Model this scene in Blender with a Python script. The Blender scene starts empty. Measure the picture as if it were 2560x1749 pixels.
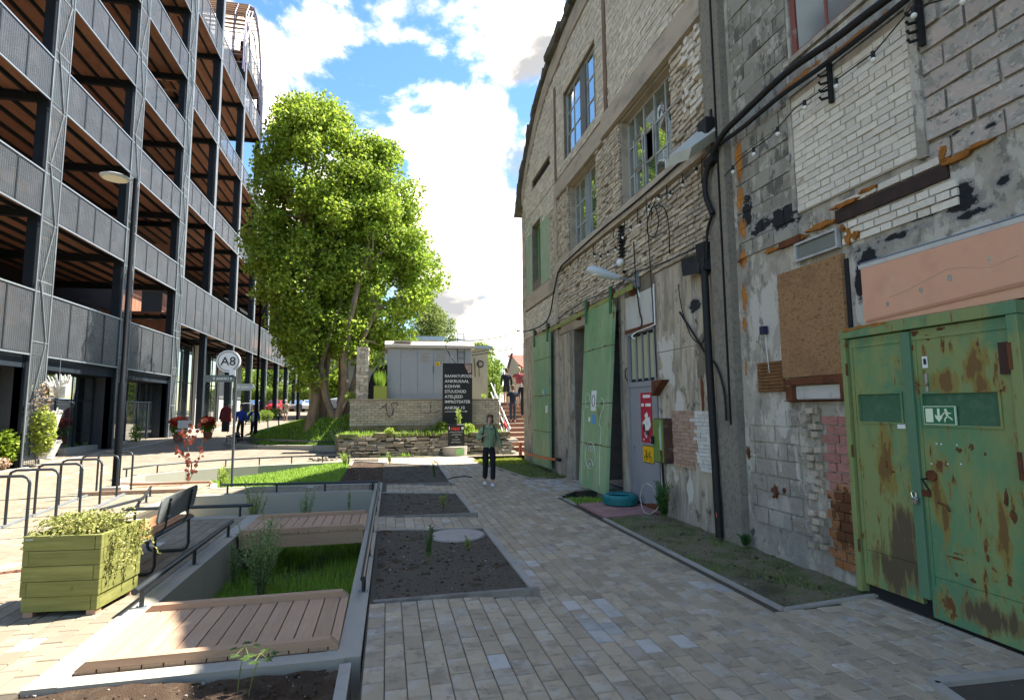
import bpy, bmesh, math, random
from mathutils import Vector, Matrix, Euler, noise
random.seed(7)
R_ = random.random
def U(a, b): return a + (b - a) * random.random()
SC = bpy.context.scene
COL = SC.collection
# ---------------------------------------------------------------- camera
cam_d = bpy.data.cameras.new('camera'); cam = bpy.data.objects.new('camera', cam_d); COL.objects.link(cam)
cam_d.sensor_width = 36.0; cam_d.lens = 36.0 * 1380 / 2560; cam_d.clip_end = 2000; cam_d.clip_start = .05
HC = 1.8
cam.matrix_world = Matrix(((0.97561465, -0.01541554, -0.21894841, 0), (-0.21936244, -0.10254058, -0.97023994, 0),
                           (-0.00749433, 0.99460937, -0.10342169, HC), (0, 0, 0, 1)))
SC.camera = cam
# ---------------------------------------------------------------- light
SUN = Vector((1.0, .22, 1.0)); _h = math.hypot(1, .22); SUN.z = _h * math.tan(math.radians(56.8)); SUN.normalize()
sd = bpy.data.lights.new('sun', 'SUN'); sd.energy = 2.0; sd.angle = math.radians(.55); sd.color = (1, .945, .86)
so = bpy.data.objects.new('sun', sd); COL.objects.link(so); so.rotation_euler = SUN.to_track_quat('Z', 'Y').to_euler()
SC.view_settings.view_transform = 'Standard'; SC.view_settings.look = 'None'; SC.view_settings.gamma = 1
SC.view_settings.use_curve_mapping = False; SC.view_settings.exposure = 3.22
try:
    SC.cycles.max_bounces = 6; SC.cycles.transparent_max_bounces = 16; SC.cycles.use_denoising = True
    SC.cycles.diffuse_bounces = 4; SC.cycles.glossy_bounces = 3; SC.cycles.transmission_bounces = 4
    SC.cycles.caustics_reflective = False; SC.cycles.caustics_refractive = False; SC.cycles.sample_clamp_indirect = 6
except Exception: pass
W = bpy.data.worlds.new('World'); SC.world = W; W.use_nodes = True
def build_world():
    nt = W.node_tree; N = nt.nodes; L = nt.links; N.clear()
    out = N.new('ShaderNodeOutputWorld'); bg = N.new('ShaderNodeBackground'); bg.inputs[1].default_value = 0.15
    sky = N.new('ShaderNodeTexSky'); sky.sky_type = 'NISHITA'; sky.sun_disc = False
    sky.sun_elevation = math.radians(56.8); sky.sun_rotation = math.atan2(1, .22); sky.air_density = 1.2; sky.dust_density = .3; sky.ozone_density = 3.0
    hs = N.new('ShaderNodeHueSaturation'); hs.inputs['Saturation'].default_value = 1.18; hs.inputs['Value'].default_value = .215
    L.new(sky.outputs[0], hs.inputs['Color'])
    tc = N.new('ShaderNodeTexCoord'); vec = tc.outputs['Generated']
    def M(op, a, b=None, c=None, clamp=False):
        n = N.new('ShaderNodeMath'); n.operation = op; n.use_clamp = clamp
        for i, x in enumerate((a, b, c)):
            if x is None: continue
            if isinstance(x, (int, float)): n.inputs[i].default_value = x
            else: L.new(x, n.inputs[i])
        return n.outputs[0]
    def VM(op, a, b):
        n = N.new('ShaderNodeVectorMath'); n.operation = op; L.new(a, n.inputs[0])
        if isinstance(b, tuple): n.inputs[1].default_value = b
        else: L.new(b, n.inputs[1])
        return n
    def NZ(v, sc, det, rough, dist=0.0):
        n = N.new('ShaderNodeTexNoise'); n.inputs['Scale'].default_value = sc; n.inputs['Detail'].default_value = det
        n.inputs['Roughness'].default_value = rough; n.inputs['Distortion'].default_value = dist; L.new(v, n.inputs['Vector']); return n.outputs[0]
    v = VM('MULTIPLY', vec, (1, 1, 1.7)).outputs[0]
    n1 = NZ(v, 3.0, 12, .60, .25)
    v2 = VM('ADD', v, (.045 * SUN.x + .02, .03, .09)).outputs[0]
    n2 = NZ(v2, 3.0, 5, .52, .25)
    # clouds standing at given compass directions and heights: unit vector, cosine of the radius, strength
    tot = None
    for (dx, dy, dz, rad, st) in CLOUDS:
        d = VM('DOT_PRODUCT', vec, (dx, dy, dz)).outputs['Value']
        mr = N.new('ShaderNodeMapRange'); mr.interpolation_type = 'SMOOTHSTEP'; L.new(d, mr.inputs[0])
        mr.inputs[1].default_value = math.cos(math.radians(rad * 1.35)); mr.inputs[2].default_value = math.cos(math.radians(rad * .35)); mr.inputs[4].default_value = st
        tot = mr.outputs[0] if tot is None else M('MAXIMUM', tot, mr.outputs[0])
    dens = M('ADD', M('MULTIPLY', M('SUBTRACT', n1, .5), 2.1), M('SUBTRACT', M('MULTIPLY', tot, 1.0), .68))
    a = N.new('ShaderNodeMapRange'); a.interpolation_type = 'SMOOTHSTEP'; L.new(dens, a.inputs[0]); a.inputs[1].default_value = -.06; a.inputs[2].default_value = .24
    # inner relief: where the cloud is thicker towards the sun it is greyer
    sh = M('SUBTRACT', n2, n1)
    g1 = M('ADD', M('MULTIPLY', sh, 4.6), M('MULTIPLY', M('SUBTRACT', dens, .25), .75))
    shade = N.new('ShaderNodeMapRange'); shade.interpolation_type = 'SMOOTHSTEP'; L.new(g1, shade.inputs[0]); shade.inputs[1].default_value = -.42; shade.inputs[2].default_value = .40
    cc = N.new('ShaderNodeMix'); cc.data_type = 'RGBA'; L.new(shade.outputs[0], cc.inputs[0])
    cc.inputs[6].default_value = (3.7, 3.15, 2.5, 1); cc.inputs[7].default_value = (.50, .50, .51, 1)
    mx = N.new('ShaderNodeMix'); mx.data_type = 'RGBA'; L.new(a.outputs[0], mx.inputs[0]); L.new(hs.outputs[0], mx.inputs[6]); L.new(cc.outputs[2], mx.inputs[7])
    L.new(mx.outputs[2], bg.inputs[0]); L.new(bg.outputs[0], out.inputs[0])
CLOUDS = [(-0.196,0.823,0.533,7,0.75), (-0.132,0.839,0.528,6,0.8), (-0.151,0.812,0.564,6,0.7), (-0.061,0.813,0.579,7,0.8), (-0.050,0.834,0.549,5,0.7), (0.023,0.818,0.575,6,0.85), (0.121,0.805,0.581,5,0.8), (0.189,0.790,0.584,5,0.85), (0.246,0.787,0.566,3,0.6), (-0.122,0.864,0.489,3,0.6), (-0.012,0.880,0.474,5,0.85), (0.065,0.881,0.469,6,0.95), (0.139,0.877,0.461,5,0.9), (0.178,0.869,0.461,4,0.8), (0.102,0.910,0.402,6,1), (0.172,0.912,0.373,7,1), (0.142,0.945,0.295,8,1), (0.085,0.943,0.320,6,0.9), (0.195,0.957,0.214,9,1), (0.125,0.975,0.185,7,0.9), (0.015,0.923,0.386,5,0.8), (0.241,0.933,0.268,8,0.9), (0.217,0.830,0.514,2.5,0.5), (-0.709,0.410,0.574,14,0.8), (-0.903,-0.079,0.423,12,0.8), (-0.557,-0.321,0.766,16,0.7), (0.663,0.383,0.643,14,0.7), (0.814,-0.296,0.500,15,0.8), (0.354,-0.612,0.707,16,0.7), (-0.150,-0.853,0.500,15,0.8), (-0.492,-0.413,0.766,12,0.7), (0.250,0.433,0.866,12,0.7), (0.000,0.906,0.423,16,0.8)]
build_world()
# ---------------------------------------------------------------- materials
MATS = {}
def mat(name, base, layers=(), rough=.85, bump=(0, 0), isl=0.0, metal=0.0, spec=.3, alpha=None, transl=0.0, emit=None, coat=0):
    """layers: (colour, noise scale, low, high, (sx,sy,sz)[, max mix][, (lo,hi) world-height band])"""
    if name in MATS: return MATS[name]
    m = bpy.data.materials.new(name); m.use_nodes = True; nt = m.node_tree; N = nt.nodes; L = nt.links
    P = N['Principled BSDF']; O = N['Material Output']
    P.inputs['Roughness'].default_value = rough; P.inputs['Metallic'].default_value = metal; P.inputs['Specular IOR Level'].default_value = spec
    tc = N.new('ShaderNodeTexCoord'); geo = N.new('ShaderNodeNewGeometry')
    vec = tc.outputs['Object']
    if isl:
        # offset the texture for each separate piece so that neighbours differ
        oi = N.new('ShaderNodeObjectInfo'); ad = N.new('ShaderNodeMath'); ad.operation = 'ADD'
        L.new(geo.outputs['Random Per Island'], ad.inputs[0]); L.new(oi.outputs['Random'], ad.inputs[1])
        fr = N.new('ShaderNodeMath'); fr.operation = 'FRACT'; L.new(ad.outputs[0], fr.inputs[0]); rnd = fr.outputs[0]
        va = N.new('ShaderNodeVectorMath'); va.operation = 'MULTIPLY_ADD'; cb = N.new('ShaderNodeCombineXYZ')
        for i in range(3): L.new(rnd, cb.inputs[i])
        L.new(cb.outputs[0], va.inputs[0]); va.inputs[1].default_value = (17, 31, 23); L.new(vec, va.inputs[2]); vec = va.outputs[0]
    col = N.new('ShaderNodeRGB'); col.outputs[0].default_value = (*base, 1); cur = col.outputs[0]
    def mth(op, a, b):
        n = N.new('ShaderNodeMath'); n.operation = op
        for i, x in enumerate((a, b)):
            if isinstance(x, (int, float)): n.inputs[i].default_value = x
            else: L.new(x, n.inputs[i])
        return n.outputs[0]
    def rng(f, lo, hi, mxv=1.0):
        mr = N.new('ShaderNodeMapRange'); mr.inputs[1].default_value = lo; mr.inputs[2].default_value = hi; mr.inputs[4].default_value = mxv; L.new(f, mr.inputs[0]); return mr.outputs[0]
    def over(fac, c):
        mi = N.new('ShaderNodeMix'); mi.data_type = 'RGBA'; L.new(fac, mi.inputs[0]); L.new(cur, mi.inputs[6]); mi.inputs[7].default_value = (*c, 1); return mi.outputs[2]
    for k, ly in enumerate(layers):
        reg = ly[0] == 'R'          # stains standing at given places on a wall: ('R', [(colour, margin)], noise scale, stretch, [(y, z, ry, rz)])
        s, st = (ly[2], ly[3]) if reg else (ly[1], ly[4])
        mp = N.new('ShaderNodeMapping'); mp.inputs['Scale'].default_value = st; mp.inputs['Location'].default_value = (k * 7.3, k * 3.1, k * 5.7); L.new(geo.outputs['Position'] if reg else vec, mp.inputs[0])
        nz = N.new('ShaderNodeTexNoise'); nz.inputs['Scale'].default_value = s; nz.inputs['Detail'].default_value = 9; nz.inputs['Roughness'].default_value = .66; L.new(mp.outputs[0], nz.inputs['Vector'])
        f = nz.outputs[0]
        if reg:
            best = None
            for (cy_, cz_, ry_, rz_) in ly[4]:
                v1 = N.new('ShaderNodeVectorMath'); v1.operation = 'SUBTRACT'; L.new(geo.outputs['Position'], v1.inputs[0]); v1.inputs[1].default_value = (0, cy_, cz_)
                v2 = N.new('ShaderNodeVectorMath'); v2.operation = 'MULTIPLY'; L.new(v1.outputs[0], v2.inputs[0]); v2.inputs[1].default_value = (0, 1 / ry_, 1 / rz_)
                v3 = N.new('ShaderNodeVectorMath'); v3.operation = 'LENGTH'; L.new(v2.outputs[0], v3.inputs[0]); best = v3.outputs['Value'] if best is None else mth('MINIMUM', best, v3.outputs['Value'])
            val = mth('ADD', mth('MULTIPLY', mth('SUBTRACT', f, .5), 3.2), mth('SUBTRACT', .75, mth('MINIMUM', best, 3.0)))
            for c, off in ly[1]: cur = over(rng(val, -off, -off + .14, ly[5] if len(ly) > 5 else 1.0), c)
            continue
        if isinstance(ly[0], list):  # several colours cut from the same noise
            for c, lo, hi, mxv in ly[0]: cur = over(rng(f, lo, hi, mxv), c)
            continue
        c, s, lo, hi, st = ly[:5]; mxv = ly[5] if len(ly) > 5 else 1.0; fac = rng(f, lo, hi, mxv)
        if len(ly) > 6:
            sx = N.new('ShaderNodeSeparateXYZ'); L.new(geo.outputs['Position'], sx.inputs[0])
            b = N.new('ShaderNodeMapRange'); b.interpolation_type = 'SMOOTHSTEP'; b.inputs[1].default_value = ly[6][0]; b.inputs[2].default_value = ly[6][1]
            L.new(mth('ADD', mth('MULTIPLY', f, ly[6][2] if len(ly[6]) > 2 else .6), sx.outputs[2]), b.inputs[0]); fac = mth('MULTIPLY', fac, b.outputs[0])
        cur = over(fac, c)
    if isl:
        hv = N.new('ShaderNodeHueSaturation'); mr = N.new('ShaderNodeMapRange'); mr.inputs[3].default_value = 1 - isl; mr.inputs[4].default_value = 1 + isl
        L.new(rnd, mr.inputs[0]); L.new(mr.outputs[0], hv.inputs['Value']); L.new(cur, hv.inputs['Color']); cur = hv.outputs[0]
    L.new(cur, P.inputs['Base Color'])
    if bump[1]:
        nz = N.new('ShaderNodeTexNoise'); nz.inputs['Scale'].default_value = bump[0]; nz.inputs['Detail'].default_value = 9; nz.inputs['Roughness'].default_value = .7; L.new(vec, nz.inputs['Vector'])
        bp = N.new('ShaderNodeBump'); bp.inputs['Strength'].default_value = min(1, bump[1]); bp.inputs['Distance'].default_value = bump[2] if len(bump) > 2 else .02; L.new(nz.outputs[0], bp.inputs['Height']); L.new(bp.outputs[0], P.inputs['Normal'])
    if emit: P.inputs['Emission Color'].default_value = (*emit[0], 1); P.inputs['Emission Strength'].default_value = emit[1]
    sh = P.outputs[0]
    if transl:
        t = N.new('ShaderNodeBsdfTranslucent'); L.new(cur, t.inputs[0]); ms = N.new('ShaderNodeMixShader'); ms.inputs[0].default_value = transl; L.new(sh, ms.inputs[1]); L.new(t.outputs[0], ms.inputs[2]); sh = ms.outputs[0]
    if alpha:
        # woven metal: openings repeat along y and z at the given pitch (m); alpha = (pitch, solid share)
        tr = N.new('ShaderNodeBsdfTransparent'); ms = N.new('ShaderNodeMixShader')
        w1 = N.new('ShaderNodeTexVoronoi'); w1.feature = 'DISTANCE_TO_EDGE'; w1.inputs['Randomness'].default_value = .08
        mp = N.new('ShaderNodeMapping'); mp.inputs['Scale'].default_value = (0.001, 1 / alpha[0], 1.7 / alpha[0]); L.new(tc.outputs['Object'], mp.inputs[0]); L.new(mp.outputs[0], w1.inputs['Vector']); w1.inputs['Scale'].default_value = 1
        mr = N.new('ShaderNodeMapRange'); mr.inputs[1].default_value = alpha[2] - .08; mr.inputs[2].default_value = alpha[2] + .08; mr.inputs[3].default_value = 1; mr.inputs[4].default_value = alpha[1]; L.new(w1.outputs['Distance'], mr.inputs[0])
        L.new(mr.outputs[0], ms.inputs[0]); L.new(tr.outputs[0], ms.inputs[1]); L.new(sh, ms.inputs[2]); sh = ms.outputs[0]
    L.new(sh, O.inputs[0]); MATS[name] = m; return m
def glass(name, tint, reflect=.55, see=.35, rough=.03, wav=.0):
    m = bpy.data.materials.new(name); m.use_nodes = True; nt = m.node_tree; N = nt.nodes; L = nt.links; O = N['Material Output']
    P = N['Principled BSDF']; P.inputs['Base Color'].default_value = (*tint, 1); P.inputs['Roughness'].default_value = .6
    g = N.new('ShaderNodeBsdfGlossy'); g.inputs['Roughness'].default_value = rough; g.inputs[0].default_value = (.86, .92, .9, 1)
    t = N.new('ShaderNodeBsdfTransparent'); t.inputs[0].default_value = (*[min(1, .55 + x) for x in tint], 1)
    tc = N.new('ShaderNodeTexCoord'); nz = N.new('ShaderNodeTexNoise'); nz.inputs['Scale'].default_value = 1.3; nz.inputs['Detail'].default_value = 2; L.new(tc.outputs['Object'], nz.inputs['Vector'])
    bp = N.new('ShaderNodeBump'); bp.inputs['Strength'].default_value = .25; bp.inputs['Distance'].default_value = wav; L.new(nz.outputs[0], bp.inputs['Height'])
    if wav: L.new(bp.outputs[0], g.inputs['Normal'])
    a = N.new('ShaderNodeMixShader'); a.inputs[0].default_value = see; L.new(P.outputs[0], a.inputs[1]); L.new(t.outputs[0], a.inputs[2])
    fr = N.new('ShaderNodeFresnel'); fr.inputs[0].default_value = 1.5
    mm = N.new('ShaderNodeMath'); mm.operation = 'MULTIPLY_ADD'; mm.use_clamp = True; L.new(fr.outputs[0], mm.inputs[0]); mm.inputs[1].default_value = 1.0; mm.inputs[2].default_value = reflect
    b = N.new('ShaderNodeMixShader'); L.new(mm.outputs[0], b.inputs[0]); L.new(a.outputs[0], b.inputs[1]); L.new(g.outputs[0], b.inputs[2]); L.new(b.outputs[0], O.inputs[0]); MATS[name] = m; return m
# ---------------------------------------------------------------- object helpers
def wl(o):
    v = Vector((0, 0, 0))
    while o is not None: v += o.location; o = o.parent
    return v
def tag(o, label=None, cat=None, group=None, kind=None):
    if label: o['label'] = label
    if cat: o['category'] = cat
    if group: o['group'] = group
    if kind: o['kind'] = kind
    return o
def thing(name, label, cat, loc=(0, 0, 0), rz=0, group=None, kind=None):
    o = bpy.data.objects.new(name, None); COL.objects.link(o); o.empty_display_size = .1
    o.location = loc; o.rotation_euler = (0, 0, rz); return tag(o, label, cat, group, kind)
def dup(root, loc, rz=None, label=None, group=None):
    r = root.copy(); COL.objects.link(r); r.location = loc
    if rz is not None: r.rotation_euler = (0, 0, rz)
    if label: r['label'] = label
    if group: r['group'] = group
    for ch in list(root.children):
        c = ch.copy(); COL.objects.link(c); c.parent = r
        for g in list(ch.children):
            d = g.copy(); COL.objects.link(d); d.parent = c
    return r
BOXF = [(0, 3, 2, 1), (4, 5, 6, 7), (0, 1, 5, 4), (1, 2, 6, 5), (2, 3, 7, 6), (3, 0, 4, 7)]
class MB:
    def __init__(s): s.v = []; s.f = []; s.mi = []; s.cm = 0
    def add(s, vs, fs):
        n = len(s.v); s.v += [tuple(v) for v in vs]; s.f += [tuple(i + n for i in f) for f in fs]; s.mi += [s.cm] * len(fs); return s
    def box(s, x0, y0, z0, x1, y1, z1, j=0):
        vs = [(x0, y0, z0), (x1, y0, z0), (x1, y1, z0), (x0, y1, z0), (x0, y0, z1), (x1, y0, z1), (x1, y1, z1), (x0, y1, z1)]
        if j: vs = [tuple(c + U(-j, j) for c in v) for v in vs]
        return s.add(vs, BOXF)
    def obox(s, c, h, M=None, j=0):
        vs = []
        for sx, sy, sz in ((-1, -1, -1), (1, -1, -1), (1, 1, -1), (-1, 1, -1), (-1, -1, 1), (1, -1, 1), (1, 1, 1), (-1, 1, 1)):
            v = Vector((sx * h[0], sy * h[1], sz * h[2]))
            if j: v += Vector((U(-j, j), U(-j, j), U(-j, j)))
            if M is not None: v = M @ v
            vs.append(v + Vector(c))
        return s.add(vs, BOXF)
    def beam(s, a, b, w, h, up=(0, 0, 1)):
        a = Vector(a); b = Vector(b); d = (b - a); l = d.length; d.normalize(); up = Vector(up)
        if abs(d.dot(up)) > .99: up = Vector((1, 0, 0))
        x = d.cross(up).normalized(); z = x.cross(d); M = Matrix((x, d, z)).transposed()
        return s.obox((a + b) / 2, (w / 2, l / 2, h / 2), M)
    def tube(s, pts, r, n=8, closed=False, caps=True):
        pts = [Vector(p) for p in pts]; rs = r if isinstance(r, (list, tuple)) else [r] * len(pts); k = len(pts); prev = None; rings = []
        for i, p in enumerate(pts):
            if closed: d = pts[(i + 1) % k] - pts[i - 1]
            else: d = pts[min(i + 1, k - 1)] - pts[max(i - 1, 0)]
            d.normalize()
            if prev is None: u = d.orthogonal().normalized()
            else:
                u = prev - d * prev.dot(d)
                u = u.normalized() if u.length > 1e-6 else d.orthogonal().normalized()
            prev = u; w = d.cross(u)
            rings.append([p + (u * math.cos(2 * math.pi * j / n) + w * math.sin(2 * math.pi * j / n)) * rs[i] for j in range(n)])
        vs = [v for rg in rings for v in rg]; fs = []
        for i in range(k - (0 if closed else 1)):
            a = i * n; b = ((i + 1) % k) * n
            for j in range(n): fs.append((a + j, a + (j + 1) % n, b + (j + 1) % n, b + j))
        if caps and not closed: fs += [tuple(reversed(range(n))), tuple((k - 1) * n + j for j in range(n))]
        return s.add(vs, fs)
    def cyl(s, c, r, z0, z1, n=24, r2=None):
        return s.tube([(c[0], c[1], z0), (c[0], c[1], z1)], [r, r if r2 is None else r2], n)
    def prism(s, pts, d):
        n = len(pts); d = Vector(d); vs = [Vector(p) for p in pts] + [Vector(p) + d for p in pts]
        return s.add(vs, [tuple(range(n)), tuple(reversed(range(n, 2 * n)))] + [(i, i + n, (i + 1) % n + n, (i + 1) % n) for i in range(n)])
    def ball(s, c, r, nu=10, nv=7, M=None):
        r = r if isinstance(r, (tuple, list)) else (r, r, r); vs = []
        for i in range(nv + 1):
            t = math.pi * i / nv
            for j in range(nu):
                p = 2 * math.pi * j / nu; v = Vector((r[0] * math.sin(t) * math.cos(p), r[1] * math.sin(t) * math.sin(p), r[2] * math.cos(t)))
                if M is not None: v = M @ v
                vs.append(v + Vector(c))
        fs = [(i * nu + j, (i + 1) * nu + j, (i + 1) * nu + (j + 1) % nu, i * nu + (j + 1) % nu) for i in range(nv) for j in range(nu)]
        return s.add(vs, fs)
    def build(s, name, m, parent=None, smooth=False, local=False, bevel=0):
        me = bpy.data.meshes.new(name); off = Vector((0, 0, 0)) if (parent is None or local) else wl(parent)
        me.from_pydata([(v[0] - off.x, v[1] - off.y, v[2] - off.z) for v in s.v], [], s.f)
        ms = m if isinstance(m, (list, tuple)) else [m]
        for x in ms: me.materials.append(x)
        if len(ms) > 1: me.polygons.foreach_set('material_index', s.mi)
        if smooth: me.polygons.foreach_set('use_smooth', [True] * len(me.polygons))
        me.update()
        o = bpy.data.objects.new(name, me); COL.objects.link(o); o.parent = parent
        if bevel:
            b = o.modifiers.new('b', 'BEVEL'); b.width = bevel; b.segments = 1; b.limit_method = 'ANGLE'
        if smooth:
            try: me.set_sharp_from_angle(angle=math.radians(50))
            except Exception: pass
        return o
def one(name, label, cat, mb, m, group=None, smooth=False, kind=None, loc=None):
    """a thing that is a single mesh"""
    o = mb.build(name, m, None, smooth); return tag(o, label, cat, group, kind)
def struct(name, mb, m, **k):
    return tag(mb.build(name, m, None, **k), kind='structure')
def text(body, loc, size, M3, m, parent, name='lettering', align='LEFT', ext=.002, bold=0, sx=1):
    cu = bpy.data.curves.new(name, 'FONT'); cu.body = body; cu.size = size; cu.extrude = ext; cu.align_x = align; cu.offset = bold; cu.resolution_u = 3
    tmp = bpy.data.objects.new(name, cu); me = bpy.data.meshes.new_from_object(tmp); bpy.data.objects.remove(tmp); me.materials.clear(); me.materials.append(m)
    o = bpy.data.objects.new(name, me); COL.objects.link(o); o.parent = parent
    mm = M3.to_4x4(); mm.translation = Vector(loc) - (wl(parent) if parent else Vector()); o.matrix_local = mm @ Matrix.Diagonal((sx, 1, 1, 1)); return o
FRONT = Matrix(((1, 0, 0), (0, 0, -1), (0, 1, 0)))          # text read by someone looking along +y
WALLR = Matrix(((0, 0, -1), (-1, 0, 0), (0, 1, 0)))         # text on the right-hand wall, read by someone looking along +x
def irregular(cy, cz, ry, rz, n=26, rough=.35, seed=0):
    pts = []
    for i in range(n):
        a = 2 * math.pi * i / n; k = 1 + rough * .8 * noise.noise(Vector((math.cos(a) * 1.1 + seed * 3.1, math.sin(a) * 1.1, seed))) + rough * .5 * noise.noise(Vector((math.cos(a) * 4, math.sin(a) * 4 + seed, 3.3))) + rough * .3 * noise.noise(Vector((math.cos(a) * 11, math.sin(a) * 11 + seed, 7.3)))
        k = max(.25, k)
        pts.append((cy + ry * k * math.cos(a), cz + rz * k * math.sin(a)))
    return pts
def wall_patch(name, x, cy, cz, ry, rz, m, parent, th=.006, rough=.35, seed=0, label=None):
    b = MB(); b.prism([(x, y, z) for y, z in irregular(cy, cz, ry, rz, 56, rough, seed)], (-th, 0, 0)); o = b.build(name, m, parent)
    if label: o['label'] = label
    return o

def splat(name, x, cy, cz, ry, rz, m, parent, n=14, seed=0, th=.003, label=None, r0=.42):
    """a ragged smear built of overlapping thin flakes, each a little thicker than the last"""
    rnd = random.Random(seed * 13 + 5); b = MB()
    for i in range(n):
        a = rnd.uniform(0, 6.283); q = rnd.random() ** .6; yy = cy + math.cos(a) * q * ry * .85; zz = cz + math.sin(a) * q * rz * .85; k = r0 * (1.15 - q) + .10
        b.prism([(x, y, z) for y, z in irregular(yy, zz, ry * k * rnd.uniform(.7, 1.2), rz * k * rnd.uniform(.7, 1.2), 22, .55, seed * 7 + i)], (-(th + .0006 * i), 0, 0))
    o = b.build(name, m, parent)
    if label: o['label'] = label
    return o
# ================================================================ materials used in many places
M_PAVER = mat('paver_concrete', (.405, .32, .215), [([((.44, .40, .34), .50, .58, .55), ((.58, .55, .50), .62, .67, .6)], 2.6, 0, 0, (1, 1, 1)), ((.25, .20, .145), 6, .52, .64, (1, 1, 1), .7), ([((.13, .10, .07), .62, .66, .6)], 17, 0, 0, (1, 1, 1))], .9, (60, .35, .004), .16)
M_PAVER_PALE = mat('paver_pale', (.46, .43, .38), [((.24, .23, .2), 6, .5, .75, (1, 1, 1), .7)], .9, (60, .35, .004), .12)
M_PAVER_LEFT = mat('paver_sandy', (.22, .18, .125), [((.32, .29, .24), 3, .5, .75, (1, 1, 1), .6)], .9, (60, .3, .004), .12)
M_JOINT = mat('joint_sand', (.085, .07, .05), [((.07, .06, .045), 6, .45, .7, (1, 1, 1)), ((.08, .11, .03), 2, .6, .75, (1, 1, 1), .5)], .95, (90, .4, .004))
M_KERB = mat('kerb_concrete', (.36, .33, .28), [((.2, .19, .17), 5, .5, .8, (1, 1, 1), .6)], .9, (50, .3, .004), .08)
M_CONC = mat('cast_concrete', (.36, .33, .27), [((.34, .32, .27), 2.2, .48, .75, (1, 1, 1), .7), ((.24, .22, .17), 9, .62, .8, (1, 1, .25), .6)], .88, (40, .3, .004))
M_SOIL = mat('garden_soil', (.075, .045, .026), [((.13, .095, .06), 9, .5, .7, (1, 1, 1), .8), ((.024, .017, .012), 4, .5, .7, (1, 1, 1), .8)], .98, (70, 1.0, .03))
M_GRIT = mat('dry_verge_soil', (.21, .175, .11), [((.10, .13, .035), 2.2, .46, .58, (1, 1, 1), .85), ((.24, .21, .16), 30, .6, .75, (1, 1, 1), .7), ((.055, .05, .03), 1.5, .5, .7, (1, 1, 1), .8)], .97, (80, .9, .02))
M_TURF = mat('turf_soil', (.08, .13, .025), [((.14, .19, .04), 4, .45, .7, (1, 1, 1), .8)], .95, (30, .8, .04))
M_GRASS = mat('grass_blade', (.25, .40, .05), [((.34, .46, .07), 1.5, .45, .7, (1, 1, 1), .8)], .6, isl=.35, transl=.42)
M_DRYGRASS = mat('grass_sparse', (.18, .25, .06), [((.2, .18, .08), 1.5, .5, .7, (1, 1, 1), .8)], .7, isl=.35, transl=.3)
M_DECK = mat('larch_plank', (.42, .27, .17), [((.28, .175, .105), 6, .45, .75, (14, .7, 1), .7), ((.48, .36, .25), 2, .5, .8, (6, .5, 1), .6)], .75, (60, .25, .003), .10)
M_DECKEDGE = mat('larch_edge', (.42, .27, .17), [((.3, .18, .11), 6, .45, .75, (.7, 14, 8), .7)], .75, (60, .25, .003), .06)
M_STEEL = mat('dark_steel', (.03, .036, .04), [((.05, .056, .06), 3, .5, .8, (1, 1, 1), .6)], .42, (0, 0), 0, .35, .5)
M_STEELP = mat('blue_black_steel', (.014, .021, .028), [((.03, .04, .05), 2, .5, .8, (1, 1, 1), .6)], .7, (0, 0), 0, 0, .18)
M_GALV = mat('galvanised_steel', (.30, .33, .35), [((.2, .23, .25), 6, .5, .7, (1, 1, 1), .6)], .45, (0, 0), 0, .5, .5)
M_WHITE = mat('white_paint', (.78, .78, .76), [((.6, .6, .57), 4, .5, .8, (1, 1, 1), .4)], .55)
M_BLACK = mat('black_rubber', (.012, .012, .013), [((.04, .04, .04), 12, .55, .8, (1, 1, 1), .5)], .6)
M_RED = mat('red_paint', (.5, .03, .04), [((.35, .02, .03), 4, .5, .8, (1, 1, 1), .5)], .5)
M_TAR = mat('tar_patch', (.016, .017, .02), [((.12, .11, .1), 14, .6, .72, (1, 1, 1), .6)], .75, (40, .6, .01))
M_FOAM = mat('orange_foam', (.42, .17, .035), [((.24, .085, .018), 7, .45, .7, (1, 1, 1), .8), ((.55, .32, .12), 16, .6, .75, (1, 1, 1), .7)], .9, (25, 1, .03))
M_RUST = mat('rust', (.14, .05, .022), [((.05, .022, .014), 6, .45, .7, (1, 1, 1), .8), ((.3, .12, .04), 12, .58, .72, (1, 1, 1), .7)], .9, (40, .8, .008))

def rise(x, y):
    """gentle climb of the street away from the viewer, only on its left side"""
    k = min(1, max(0, (-1.0 - x) / 3.0)); k = k * k * (3 - 2 * k)
    t = min(55, max(0, y - 20.0)); return .0275 * t * k * (min(1, t / 4))
def sheet(x0, y0, x1, y1, nx, ny, fz):
    b = MB(); vs = []
    for j in range(ny + 1):
        for i in range(nx + 1):
            x = x0 + (x1 - x0) * i / nx; y = y0 + (y1 - y0) * j / ny; vs.append((x, y, fz(x, y)))
    b.add(vs, [(j * (nx + 1) + i, j * (nx + 1) + i + 1, (j + 1) * (nx + 1) + i + 1, (j + 1) * (nx + 1) + i) for j in range(ny) for i in range(nx)]); return b
def slab(pts, z0, z1): return MB().prism([(x, y, z1) for x, y in pts], (0, 0, z0 - z1))
def inside(p, poly):
    x, y = p; c = False; n = len(poly)
    for i in range(n):
        x1, y1 = poly[i]; x2, y2 = poly[i - 1]
        if (y1 > y) != (y2 > y) and x < (x2 - x1) * (y - y1) / (y2 - y1) + x1: c = not c
    return c
# ================================================================ ground
M_EARTH = mat('earth', (.10, .085, .06), [((.05, .07, .02), .5, .45, .6, (1, 1, 1))], .95)
struct('ground', sheet(-500, -400, 500, 700, 8, 8, lambda x, y: -.95), M_EARTH)
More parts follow.
